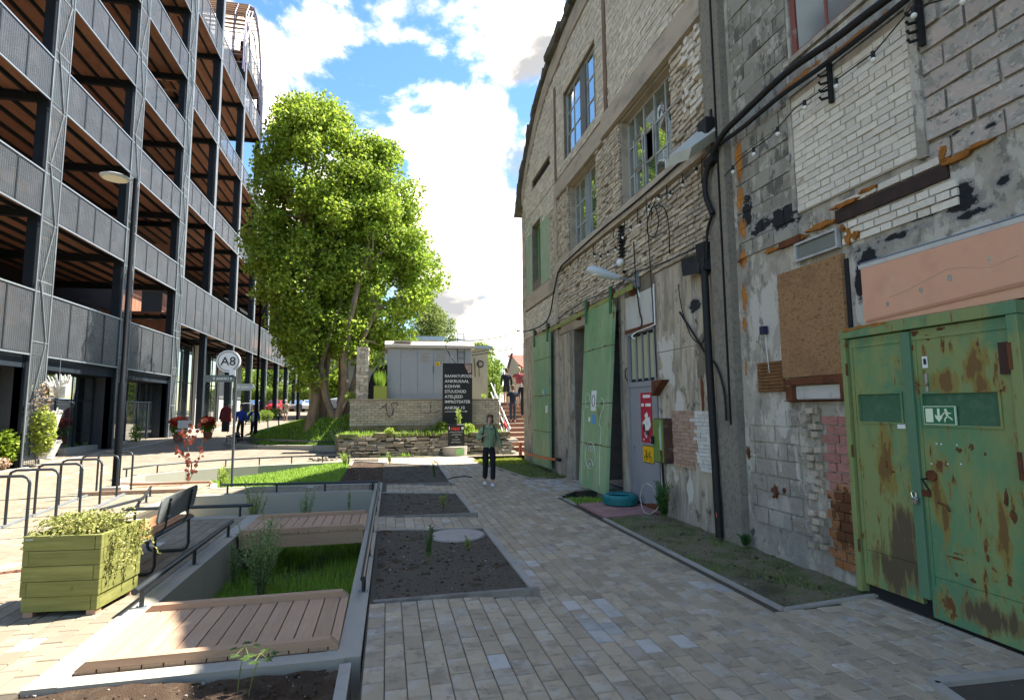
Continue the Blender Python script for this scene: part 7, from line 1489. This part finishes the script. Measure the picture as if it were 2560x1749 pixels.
person('person in dark clothes at right side of the stairs', (6.05, 24.4, 1.1 + .18), math.pi - .1, 1.74, ('nearblack', (.016, .018, .024)), ('nearblack2', (.016, .018, .024)), ('darkb', (.05, .03, .025)), {}, shoe=(.15, .1, .08))
person('blond man in brick red shirt near top of the stairs', (6.05, 25.35, 1.95), math.pi - .15, 1.72, ('brickred', (.30, .06, .06)), ('cream', (.50, .42, .34)), ('blond', (.50, .38, .22)), dict(elR=(.33, .05, 1.2), wrR=(.22, -.12, 1.1), elL=(-.33, .05, 1.2), wrL=(-.22, -.12, 1.05)), sleeves=False, shoe=(.3, .3, .3))
person('person in black top and shorts, highest on the stairs', (5.62, 26.2, 1.95), math.pi, 1.74, ('blacktop', (.012, .014, .022)), ('blackshort', (.014, .016, .02)), ('brownh2', (.12, .07, .045)), {}, shorts=True, shoe=(.1, .1, .1))
# ================================================================ animals and vehicles
dg = thing('dog', 'small black dog walking in front of the man in royal blue', 'dog', (-7.0, 28.9, .25))
DJ = {'chest': ((0, 0, .30), .09), 'belly': ((0, .20, .30), .075), 'rump': ((0, .36, .31), .08), 'neck': ((0, -.10, .38), .06), 'head': ((0, -.17, .44), .06), 'muz': ((0, -.26, .42), .03), 'tail1': ((0, .46, .36), .02), 'tail2': ((0, .54, .46), .012)}
for s_, sx in (('a', .06), ('b', -.06)):
    DJ['fe' + s_] = ((sx, .0, .20), .035); DJ['fp' + s_] = ((sx, -.01, .02), .022); DJ['hk' + s_] = ((sx, .33, .22), .045); DJ['hh' + s_] = ((sx, .42, .12), .02); DJ['hp' + s_] = ((sx, .38, .02), .02)
skinmesh('body', mat('black_fur', (.012, .012, .012), (), .8), dg, [['chest', 'belly', 'rump', 'tail1', 'tail2'], ['chest', 'neck', 'head', 'muz'], ['chest', 'fea', 'fpa'], ['chest', 'feb', 'fpb'], ['rump', 'hka', 'hha', 'hpa'], ['rump', 'hkb', 'hhb', 'hpb']], DJ)
for sx in (-1, 1): MB().prism([(sx * .03, -.15, .48), (sx * .07, -.15, .48), (sx * .055, -.15, .56)], (0, .02, 0)).build('ear', MATS['black_fur'], dg, local=True)
def scooter(label, x, y, z, rz, m):
    t = thing('electric_scooter', label, 'scooter', (x, y, z), rz)
    MB().obox((0, 0, .13), (.07, .30, .025)).build('deck', m, t, local=True, bevel=.01)
    for yy in (-.46, .40): w = MB().tube([(-.025, yy, .11), (.025, yy, .11)], .11, 18).build('wheel', M_BLACK, t, local=True); MB().tube([(-.03, yy, .11), (.03, yy, .11)], .05, 12).build('hub', M_GALV, w, local=True)
    MB().tube([(0, -.30, .14), (0, -.42, .26), (0, -.34, 1.12)], .03, 8).build('stem', m, t, local=True); MB().tube([(-.24, -.33, 1.14), (.24, -.33, 1.14)], .018, 8).build('handlebar', M_BLACK, t, local=True); MB().obox((0, .42, .24), (.05, .10, .012)).build('mudguard', m, t, local=True); return t
scooter('mint green electric scooter parked below the lawn mound', -5.95, 29.3, .26, .9, mat('mint_paint', (.12, .48, .36), (), .45))
scooter('black electric scooter parked behind the mint green one', -5.55, 30.0, .28, .8, M_STEELP)
def car(label, x, y, z, rz, m, est=False):
    t = thing('parked_car', label, 'car', (x, y, z), rz, group='cars parked at the far end of the street')
    prof = [(-2.1, .35), (-2.15, .75), (-1.95, .92), (-1.1, 1.0), (-.45, 1.42), (.9, 1.46), (1.65, 1.30 if est else 1.05), (2.1, .95), (2.15, .5), (2.1, .3)]
    b = MB(); W2_ = .86
    def ring(s_): return [(s_ * (W2_ if z_ < 1.02 else W2_ - (z_ - 1.0) * .42), y_, z_) for y_, z_ in prof]
    A, B_ = ring(-1), ring(1); n = len(prof); b.add(A + B_, [tuple(reversed(range(n))), tuple(range(n, 2 * n))] + [(i, (i + 1) % n, (i + 1) % n + n, i + n) for i in range(n)]); bd = b.build('body', m, t, local=True, bevel=.03)
    MB().prism([(-.70, -1.05, 1.03), (.70, -1.05, 1.03), (.62, -.52, 1.38), (-.62, -.52, 1.38)], (0, -.02, .02)).build('windscreen', M_GL_DIRTY, t, local=True)
    MB().prism([(-.66, 1.52, 1.02 if not est else 1.06), (.66, 1.52, 1.06), (.60, 1.02, 1.42), (-.60, 1.02, 1.42)], (0, .03, .02)).build('rear_window', M_BLACK, t, local=True)
    for s_ in (-1, 1):
        MB().prism([(s_ * .845, -.85, 1.03), (s_ * .845, 1.25, 1.05), (s_ * .70, .85, 1.38), (s_ * .70, -.42, 1.36)], (s_ * .012, 0, 0)).build('side_window', M_BLACK, t, local=True)
        for yy in (-1.35, 1.32):
            w = MB().tube([(s_ * .66, yy, .32), (s_ * .88, yy, .32)], .32, 20).build('wheel', M_BLACK, t, local=True); MB().tube([(s_ * .875, yy, .32), (s_ * .89, yy, .32)], .2, 16).build('rim', M_GALV, w, local=True)
        MB().obox((s_ * .62, -2.12, .72), (.16, .04, .07)).build('headlight', M_WHITE, t, local=True); MB().obox((s_ * .66, 2.12, .82), (.12, .03, .09)).build('tail_light', M_RED, t, local=True)
    MB().obox((0, 2.16, .62), (.26, .01, .06)).build('number_plate', M_WHITE, t, local=True); return t
mc = lambda n, c: mat('car_' + n, c, (), .25, spec=.6)
car('red parked car seen from behind, between the arcade columns', -13.6, 74, 1.48, 0, mc('red', (.45, .02, .03)), True)
car('white parked car left of the red one', -16.4, 75, 1.49, 0, mc('white', (.65, .66, .68)))
car('dark grey parked car right of red one', -11.4, 76, 1.49, .1, mc('grey', (.16, .17, .19)))
car('silver parked car beyond the walkers', -9.5, 74, 1.49, .1, mc('silver', (.55, .57, .60)))
car('white van like car behind the maple trunks', -2.2, 42, 1.2, 1.4, mc('blue', (.5, .54, .62)), True)
# clothes rail with red coat
cr = thing('clothes_rail', 'white clothes rail on the arcade pavement with a dark red coat', 'clothes rail', (-8.2, 32.6, .34))
b = MB(); X0, X1 = -8.35, -7.05; b.tube([(X0, 32.6, .55), (X0, 32.6, 2.05), (X0 + .08, 32.6, 2.13), (X1 - .08, 32.6, 2.13), (X1, 32.6, 2.05), (X1, 32.6, .55)], .018, 8); b.build('frame', M_WHITE, cr)
ct = thing('red_coat', 'dark red coat and black trousers hanging on the clothes rail', 'coat', (-8.45, 32.5, .8)); b = MB(); b.prism([(-8.72, 32.5, 1.15), (-8.20, 32.5, 1.15), (-8.22, 32.5, 1.85), (-8.35, 32.5, 1.98), (-8.56, 32.5, 1.98), (-8.70, 32.5, 1.85)], (0, .16, 0)); b.build('coat', cloth('darkred', (.20, .035, .035)), ct, bevel=.03); MB().box(-8.64, 32.52, .62, -8.28, 32.64, 1.15).build('trousers', M_INK, ct)
MB().prism([(-8.72, 32.5, 1.8), (-8.80, 32.5, 1.3), (-8.72, 32.5, 1.25)], (0, .12, 0)).build('sleeve', MATS['cloth_darkred'], ct)
# folding chair by the arcade
fc = thing('folding_chair', 'pale folding chair beside the dark column', 'chair', (-8.9, 27.9, .45)); MB().obox((-8.95, 27.9, 1.15), (.28, .02, .18)).build('backrest', M_PIER, fc); MB().obox((-8.95, 27.7, .88), (.25, .2, .02)).build('seat', M_PIER, fc)
for a, c in (((-9.2, 27.55, .45), (-8.7, 27.95, .95)), ((-8.7, 27.55, .45), (-9.2, 27.95, .95))): MB().tube([a, c], .014, 6).build('leg', M_GALV, fc)
b = MB(); b.ball((-2.75, 19.0, .0), (.35, .2, .06), 10, 6); 
rb = thing('rubble_heap', 'small heap of stones and netting on the pavement behind the curved rail', 'rubble', (-2.3, 20.6, 0))
for k in range(22): MB().ball((-2.3 + random.gauss(0, .22), 20.6 + random.gauss(0, .1), U(.02, .10)), (U(.05, .1), U(.05, .09), U(.03, .06)), 7, 5).build('stone', M_LIME2, rb)
# ================================================================ trees and plants
M_BARK = mat('maple_bark', (.26, .19, .125), [((.10, .075, .05), 5, .46, .68, (1, 1, .3), .8), ((.33, .22, .11), 2.2, .54, .68, (1, 1, .6), .8)], .95, (18, 1, .03))
M_MAPLE = mat('maple_leaf', (.28, .38, .04), [((.40, .47, .06), .55, .44, .62, (1, 1, 1), .9), ((.09, .19, .035), .8, .5, .66, (1, 1, 1), .7)], .5, isl=.38, transl=.56)
M_MAPLE2 = mat('maple_leaf_deep', (.25, .36, .04), [((.36, .44, .055), .5, .44, .62, (1, 1, 1), .9)], .5, isl=.38, transl=.52)
M_HEDGE = mat('hedge_leaf', (.19, .28, .04), [((.28, .34, .05), .6, .46, .62, (1, 1, 1), .9), ((.10, .18, .04), .7, .5, .66, (1, 1, 1), .7)], .55, isl=.3, transl=.4)
M_BIRCH = mat('birch_leaf', (.20, .25, .06), [((.28, .32, .08), .8, .46, .62, (1, 1, 1), .9)], .55, isl=.3, transl=.4)
def star_leaf(b, p, s, up=.5):
    nrm = Vector((random.gauss(0, .8), random.gauss(0, .8), random.gauss(0, .5) + up)).normalized(); a = nrm.orthogonal().normalized(); a.rotate(Matrix.Rotation(U(0, 6.28), 3, nrm)); c = nrm.cross(a); h = s * .5
    b.add([p - a * h, p - a * h * .1 + c * h * .95, p + a * h, p - a * h * .1 - c * h * .95, p + nrm * h * .18], [(0, 1, 4), (1, 2, 4), (2, 3, 4), (3, 0, 4)])
def tree(label, trunks, clumps, nleaf, size, m, bark=M_BARK, name='maple_tree', branches=True, cat='tree', group=None, star=True, up=.5):
    """trunks: list of (points, radii); clumps: (centre, radius)"""
    t = thing(name, label, cat, trunks[0][0][0], group=group)
    for pts, rs in trunks:
        Q = []; RR = []
        for i in range(len(pts) - 1):
            for k in range(4):
                f = k / 4; p = Vector(pts[i]).lerp(Vector(pts[i + 1]), f); Q.append(p + Vector((U(-1, 1), U(-1, 1), 0)) * rs[i] * .10); RR.append((rs[i] * (1 - f) + rs[i + 1] * f) * U(.94, 1.06))
        Q.append(Vector(pts[-1])); RR.append(rs[-1]); MB().tube(Q, RR, 12).build('trunk', bark, t, True)
    if branches:
        b = MB(); tips = [Vector(p) for pts, rs in trunks for p in pts[1:]]
        for c, r in random.sample(clumps, min(len(clumps), 70)):
            c = Vector(c); s_ = min(tips, key=lambda q: (q - c).length + max(0, q.z - c.z) * 2); mid = s_.lerp(c, .5) + Vector((U(-.3, .3), U(-.3, .3), U(-.1, .3))); b.tube([s_, mid, c], [.09, .05, .015], 5)
        b.build('branches', bark, t)
    b = MB(); tot = sum(r ** 2 for c, r in clumps)
    for c, r in clumps:
        n = int(nleaf * r * r / tot); c = Vector(c)
        for _ in range(n):
            d = Vector((random.gauss(0, 1), random.gauss(0, 1), random.gauss(0, .75))); L_ = d.length; d = d / max(L_, .01) * min(L_, 1.7) * (.62 + .1 * R_()); p = c + d * r
            (star_leaf if star else leaf)(b, p, size * U(.65, 1.25), up)
    b.build('crown', m, t); return t
def profile_clumps(c, prof, n, rr=(.55, .95), seed=1, squash=.8, lean=(0, 0)):
    """clumps filling a crown given by (z, radius) steps, most of them near its outside"""
    rnd = random.Random(seed); out = []; zs = [p[0] for p in prof]
    tot = [(prof[i + 1][0] - prof[i][0]) * (prof[i][1] + prof[i + 1][1]) for i in range(len(prof) - 1)]
    while len(out) < n:
        i = rnd.choices(range(len(tot)), tot)[0]; f = rnd.random(); z = zs[i] + (zs[i + 1] - zs[i]) * f; R = prof[i][1] + (prof[i + 1][1] - prof[i][1]) * f
        a = rnd.uniform(0, 6.283); q = rnd.uniform(.35, 1) ** .5 * R * (1 + .34 * noise.noise(Vector((math.cos(a) * 1.6, math.sin(a) * 1.6, z * .45 + seed))))
        rad = rnd.uniform(*rr); q = max(0, q - rad * .55); out.append(((c[0] + q * math.cos(a) + lean[0] * (z - zs[0]), c[1] + q * math.sin(a) * squash + lean[1] * (z - zs[0]), z), rad))
    return out
ca = (-3.8, 28.0)
pa = [(3.8, .8), (5.0, 1.6), (7.0, 2.5), (9.0, 2.9), (11.5, 3.0), (13.5, 2.9), (15.2, 2.5), (16.4, 2.0), (17.3, 1.2)]
tree('tall left maple, tallest crown, bright green, thick pale trunk nearest street',
     [([(-3.45, 26.6, .75), (-3.2, 26.6, 2.2), (-3.35, 26.7, 4.4), (-3.65, 27.0, 7.0), (-4.0, 27.6, 11), (-4.2, 28, 15.5)], [.26, .20, .18, .15, .11, .04]), ([(-2.95, 27.4, 1.0), (-2.9, 27.4, 3.2), (-2.7, 27.6, 6.0), (-2.9, 27.9, 9.5)], [.2, .17, .14, .06])],
     profile_clumps(ca, pa, 330, (.28, .85), 3) + [((-3.6 + .35 * math.sin(i * 1.7), 26.2, 2.9 + i * .35), .5) for i in range(12)] + [((-1.9 + .5 * math.sin(i * 2.1), 26.4, 4.4 + i * .3), .5) for i in range(6)], 72000, .16, M_MAPLE)
pb = [(4.8, 1.6), (6.0, 2.6), (8.0, 3.1), (10.0, 3.0), (12.0, 2.5), (14.0, 1.8), (15.4, 1.0)]
tree('right maple in the clump with orange brown forked trunks',
     [([(-2.15, 26.2, 1.25), (-1.9, 26.2, 2.6), (-1.95, 26.3, 4.0), (-1.75, 26.5, 6.0), (-1.3, 27.0, 8.5), (-.6, 28, 12)], [.22, .18, .17, .15, .11, .05]), ([(-2.3, 26.3, 1.2), (-2.75, 26.4, 2.4), (-3.0, 26.6, 3.8), (-2.6, 26.8, 5.5), (-2.2, 27.1, 6.8)], [.17, .15, .13, .10, .06]), ([(-2.0, 26.5, 1.3), (-1.45, 26.6, 3.2), (-1.2, 26.7, 5.0), (-.5, 27, 6.6)], [.18, .14, .11, .05])],
     profile_clumps((-.8, 28.6), pb, 280, (.28, .8), 5, .8) + [((-1.2 + .3 * i, 26.6, 4.0 + .2 * (i % 2)), .45) for i in range(3)], 56000, .16, M_MAPLE2)
tree('darker maple at the back of the clump, low hanging crown', [([(-1.6, 29.5, 1.4), (-1.5, 29.5, 4), (-1.2, 30, 8)], [.25, .2, .1]), ([(-2.4, 30.5, 1.3), (-2.4, 30.5, 6)], [.22, .12])],
     profile_clumps((-2.6, 31.5), [(5, 1.6), (7, 2.6), (10, 3.0), (13, 2.2), (14.5, .8)], 90, (.7, 1.1), 9), 22000, .2, M_MAPLE2)
# weeping birch behind the beige building
bc = []
for i in range(60):
    a = U(0, 6.28); q = U(.1, 1.5); z0 = 8.6 - q * .9
    for k in range(5): bc.append(((2.7 + q * math.cos(a), 36 + q * math.sin(a), z0 - k * .55), .26))
tree('weeping birch with hanging yellow green twigs behind beige building', [([(2.4, 36, 1.8), (2.5, 36, 5), (2.7, 36, 8.4)], [.16, .12, .04])], bc, 15000, .11, M_BIRCH, mat('birch_bark', (.5, .48, .44), (), .9), 'birch_tree', False)
def blob_tree(label, c, h, r, n, m, size, seed, name='leafy_tree', group='trees beyond the far end of the street', z0=None, cl=60):
    z = 1.2 if z0 is None else z0
    return tree(label, [([(c[0], c[1], z - .3), (c[0], c[1], z + h * .6)], [r * .09, r * .03])], profile_clumps(c, [(z + h * .08, r * .6), (z + h * .3, r), (z + h * .6, r * .9), (z + h * .85, r * .5), (z + h, r * .15)], cl, (r * .18, r * .32), seed, .8), n, size, m, M_BARK, name, False, group=group)
blob_tree('bright green tree framed by the leftmost arcade columns', (-22, 88), 8.8, 4.6, 9000, M_HEDGE, .34, 11); blob_tree('bright green tree behind the red car', (-16, 90), 9.2, 4.6, 9000, M_HEDGE, .34, 12)
blob_tree('bright green tree beyond the walkers', (-10.8, 92), 8.6, 4.4, 9000, M_HEDGE, .34, 13); blob_tree('darker green tree seen between the maple trunks', (-3.5, 50), 5.2, 2.4, 6000, M_MAPLE2, .28, 14)
blob_tree('pale green tree left of the red roofed house', (8.0, 50), 5.4, 1.9, 6000, M_BIRCH, .26, 15, z0=1.9, group='trees behind the stairs'); blob_tree('green tree behind the wooden stairs', (10.2, 62), 7.0, 3.0, 6000, M_HEDGE, .34, 16, z0=1.9, group='trees behind the stairs')
blob_tree('small shrub tree beside the beige building corner', (6.9, 40), 3.6, 1.2, 4000, M_HEDGE, .18, 17, z0=1.9, group='trees behind the stairs')
blob_tree('green tree behind the left shop wing', (-24, 62), 9.0, 4.5, 7000, M_MAPLE2, .4, 18)
blob_tree('broad tree far behind the beige building', (0, 70), 8.5, 4.5, 7000, M_MAPLE2, .4, 19)
hd = thing('hedge', 'long bright green hedge closing the far end of the street', 'hedge', (-14, 84, 1.4))
b = MB()
for _ in range(24000):
    x = U(-34, -3.5); p = Vector((x, 84 + U(-.6, .6), 1.4 + 3.4 * R_() ** .8 + .5 * noise.noise(Vector((x * .6, 0, 0))))); leaf(b, p, U(.16, .34), .5)
b.build('leaves', M_HEDGE, hd)
# ---- shrubs and small plants
def willow(label, x, y, z, h, n, spread, lsz=.05, m=None, name='willow_shrub', cat='shrub', tip=.3):
    t = thing(name, label, cat, (x, y, z)); bs_, bl = MB(), MB()
    for _ in range(n):
        a = U(0, 6.28); s_ = U(.1, 1) * spread; hh = h * U(.55, 1.05); P = []
        for k in range(7):
            f = k / 6; P.append(Vector((x + math.cos(a) * s_ * f ** 1.4 + random.gauss(0, .006), y + math.sin(a) * s_ * f ** 1.4, z + hh * f)))
        bs_.tube(P, [.0045, .004, .004, .0035, .003, .002, .001], 4)
        for k in range(1, 60):
            f = .18 + .82 * k / 60; i = min(5, int(f * 6)); p = P[i].lerp(P[i + 1], f * 6 - i); d = Vector((random.gauss(0, 1), random.gauss(0, 1), .9)).normalized() * lsz * U(.6, 1.3); e = d.orthogonal().normalized() * lsz * .12
            bl.add([p, p + d * .5 + e, p + d, p + d * .5 - e], [(0, 1, 2), (0, 2, 3)])
    bs_.build('stems', mat('green_stem', (.14, .16, .05), (), .8), t); bl.build('leaves', m or mat('willow_leaf', (.24, .33, .12), [((.33, .40, .17), 3, .46, .62, (1, 1, 1), .8)], .6, isl=.3, transl=.35), t); return t
willow('largest willow shrub, standing in front of the timber footbridge', -1.46, 7.45, FZ, 1.05, 46, .30)
willow('small willow tuft on the channel edge in front of footbridge', -1.95, 8.25, FZ, .62, 10, .14)
willow('pale willow clump left of the channel behind footbridge', -2.25, 10.7, FZ, 1.2, 22, .24, m=mat('pale_willow_leaf', (.28, .34, .09), (), .6, isl=.3, transl=.4))
willow('thin willow clump behind the footbridge rail', -1.45, 10.9, FZ, 1.0, 14, .20); willow('tiny sapling against the far channel wall', -.75, 12.4, FZ, .75, 3, .05)
willow('yellow green weed clump beside the signpost', -3.95, 15.2, -.3, .7, 26, .22, .06, mat('bright_weed', (.36, .46, .08), (), .6, isl=.3, transl=.4), 'weed_clump'); willow('pale weed clump on the lawn mound edge', -1.9, 23.6, .05, .9, 26, .5, .08, mat('pale_weed', (.42, .48, .22), (), .6, isl=.3, transl=.4), 'weed_clump')
willow('small weed clump at inner end of lawn basin', -1.3, 19.0, -.1, .5, 18, .25, .06, MATS['bright_weed'], 'weed_clump')
willow('green nettle like plant beside the tap', 4.35, 8.32, 0, .55, 26, .16, .075, mat('nettle_leaf', (.06, .15, .035), (), .6, isl=.3, transl=.3), 'nettle_plant')
willow('seedling in the nearest soil bed', .50, 6.72, 0, .44, 5, .06, .045, MATS['nettle_leaf'], 'seedling', 'plant'); willow('small seedling at right in nearest soil bed', 1.02, 7.2, 0, .16, 6, .07, .03, MATS['pale_willow_leaf'], 'seedling', 'plant')
willow('seedling in the middle soil bed', 1.0, 10.1, 0, .3, 7, .1, .04, MATS['pale_willow_leaf'], 'seedling', 'plant'); willow('dark sapling in the far soil bed', 1.2, 14.4, 0, .5, 4, .1, .05, MATS['nettle_leaf'], 'seedling', 'plant')
willow('pale seedling on edge of far soil bed', .1, 18.5, 0, .4, 6, .12, .06, MATS['pale_willow_leaf'], 'seedling', 'plant'); willow('weeds at the foot of concrete pillar', 4.5, 6.45, 0, .16, 12, .1, .05, MATS['nettle_leaf'], 'weed_clump')
def palmate(label, x, y, h, n, s_, lean):
    t = thing('young_aralia', label, 'plant', (x, y, 0)); b = MB(); bs_ = MB(); bs_.tube([(x, y, -.02), (x + lean * .4, y, h * .5), (x + lean, y + .02, h)], .004, 5)
    for k in range(n):
        a = 6.28 * k / n + .3; c = Vector((x + lean + math.cos(a) * s_ * .6, y + math.sin(a) * s_ * .6, h + U(-.03, .01))); bs_.tube([(x + lean, y + .02, h), c], .0025, 4)
        for j in range(7):
            d = a + (j - 3) * .5; e = Vector((math.cos(d), math.sin(d), U(-.15, .05))) * s_ * (.55 - .05 * abs(j - 3)); w = Vector((-e.y, e.x, 0)) * .20
            b.add([c, c + e * .5 + w, c + e * .72 + w * .3, c + e, c + e * .72 - w * .3, c + e * .5 - w], [(0, 1, 2, 3), (0, 3, 4, 5)])
    bs_.build('stem', MATS['green_stem'], t); b.build('leaves', mat('aralia_leaf', (.055, .10, .025), (), .5, isl=.2, transl=.3), t)
palmate('left young plant with palmate leaves in the bottom soil bed', -.92, 4.10, .25, 5, .10, .03); palmate('right young plant with palmate leaves in bottom soil bed', -.83, 3.98, .24, 6, .115, .06)
# copper beech sapling with round red leaves
cb = thing('copper_sapling', 'thin sapling with round copper red leaves beside the lawn basin', 'sapling', (-4.62, 14.9, -.1)); b = MB(); bl = MB()
stems = [[(-4.64, 14.9, -.3), (-4.64, 14.88, .6), (-4.70, 14.86, 1.2), (-4.62, 14.85, 1.45)], [(-4.62, 14.9, .1), (-4.42, 14.88, .6), (-4.36, 14.88, 1.1)], [(-4.64, 14.9, .55), (-4.85, 14.9, .75), (-4.95, 14.9, .9)], [(-4.66, 14.9, 1.1), (-4.80, 14.9, 1.25), (-4.92, 14.9, 1.28)], [(-4.64, 14.9, 1.0), (-4.45, 14.9, 1.3), (-4.4, 14.9, 1.6)]]
for s_ in stems:
    b.tube(s_, [.010] + [.006] * (len(s_) - 2) + [.003], 6)
    for i in range(len(s_) - 1):
        for k in range(9):
            p = Vector(s_[i]).lerp(Vector(s_[i + 1]), R_()) + Vector((U(-.08, .08), U(-.08, .08), U(-.05, .05)))
            if p.z < .15: continue
            n3 = Vector((U(-.5, .5), -1, U(-.3, .6))).normalized(); a_ = n3.orthogonal().normalized(); c_ = n3.cross(a_); r = U(.025, .05); bl.add([p + (a_ * math.cos(q) + c_ * math.sin(q)) * r for q in [j * .785 for j in range(8)]], [tuple(range(8))])
b.build('stem', M_BARK, cb); bl.build('leaves', mat('copper_leaf', (.20, .06, .04), [((.42, .09, .05), 2, .46, .6, (1, 1, 1), .9)], .5, isl=.35, transl=.35), cb)
# pots and shrubs along the left facade
def shrub(label, c, r, n, m, size=.08, name='shrub', pot=None, flowers=None):
    t = thing(name, label, 'plant', (c[0], c[1], c[2])); b = MB(); leaf_cloud(b, (c[0], c[1], c[2] + r[2]), r, n, size); b.build('leaves', m, t)
    if pot: MB().cyl((c[0], c[1]), r[0] * .45, c[2] - .3, c[2] + .05, 14, r[0] * .6).build('pot', mat('terracotta', (.35, .13, .07), (), .8), t)
    if flowers:
        b = MB(); leaf_cloud(b, (c[0], c[1] - r[1] * .3, c[2] + r[2] * 1.5), (r[0], r[1], r[2] * .7), n // 3, size * 1.6, up=1); b.build('flowers', flowers, t)
    return t
M_POIN = mat('scarlet_petal', (.60, .05, .025), [((.7, .2, .12), 3, .5, .65, (1, 1, 1), .6)], .5, isl=.2, transl=.3)
shrub('scarlet flowering plant in front of the first dark arcade column', (-9.7, 29.5, .6), (.42, .3, .4), 900, M_MAPLE2, .12, 'flower_pot', True, M_POIN)
shrub('scarlet flowering plant right of the first dark arcade column', (-9.0, 31.5, .6), (.38, .3, .4), 800, M_MAPLE2, .12, 'flower_pot', True, M_POIN)
shrub('bright climbing vine on lattice mast', (-11.0, 21.2, .3), (.40, .3, .85), 900, mat('lime_vine', (.36, .42, .07), (), .55, isl=.3, transl=.4), .13, 'vine'); shrub('pinkish dry climbing stems above the vine', (-11.0, 21.1, 1.7), (.3, .2, .5), 160, mat('dry_vine', (.42, .30, .20), (), .7, isl=.3), .09, 'vine')
shrub('conical shrub at left edge of the plaza', (-12.2, 20.0, .05), (.35, .3, .6), 900, M_HEDGE, .10); shrub('dark leafy shrub left of the vine', (-11.7, 20.7, .05), (.35, .3, .6), 700, M_MAPLE2, .13)
shrub('pink flowering low shrub by the vine', (-11.7, 20.3, .0), (.4, .3, .2), 500, MATS['dry_vine'], .08)
for i in range(7): shrub('small dark green shrub in concrete trough, %s' % ('nearest', 'second from near end', 'third from near end', 'middle one', 'third from far end', 'second from far end', 'farthest')[i], (-12.35, 24.8 + i * .75, .28), (.3, .3, .16 + .12 * (i > 4)), 420, M_MAPLE2, .08)
shrub('small green vine at foot of lamp post', (-10.9, 27.9, .35), (.25, .2, .4), 260, M_HEDGE, .10)
shrub('bright leafy shrub left of chalk sign on ledge', (2.1, 22.1, .8), (.30, .2, .25), 500, M_HEDGE, .09); shrub('yellow leafy shrub right of chalk sign', (3.15, 22.1, .75), (.30, .2, .22), 500, MATS['bright_weed'], .09)
shrub('small yellow plant hanging on rubble ledge', (.1, 21.7, .8), (.18, .1, .14), 200, MATS['bright_weed'], .07); willow('sapling with pale leaves in front of black venue sign', 2.78, 21.9, .8, .95, 4, .12, .14, MATS['bright_weed'], 'sapling')
shrub('yellow green weeds beside stone pillar', (-1.5, 24.2, 2.05), (.25, .2, .25), 200, MATS['bright_weed'], .09); shrub('tuft of weeds on the brick wall top', (3.9, 22.7, 2.16), (.12, .1, .12), 90, MATS['bright_weed'], .06)
for i, (x, y) in enumerate(((-10, 46), (-9.7, 49), (-9.6, 52.5))): shrub('yellow green shrub beside the far arcade columns, %s' % ('nearest', 'middle', 'farthest')[i], (x, y, rise(x, y)), (.6, .6, .5), 700, M_HEDGE, .14)
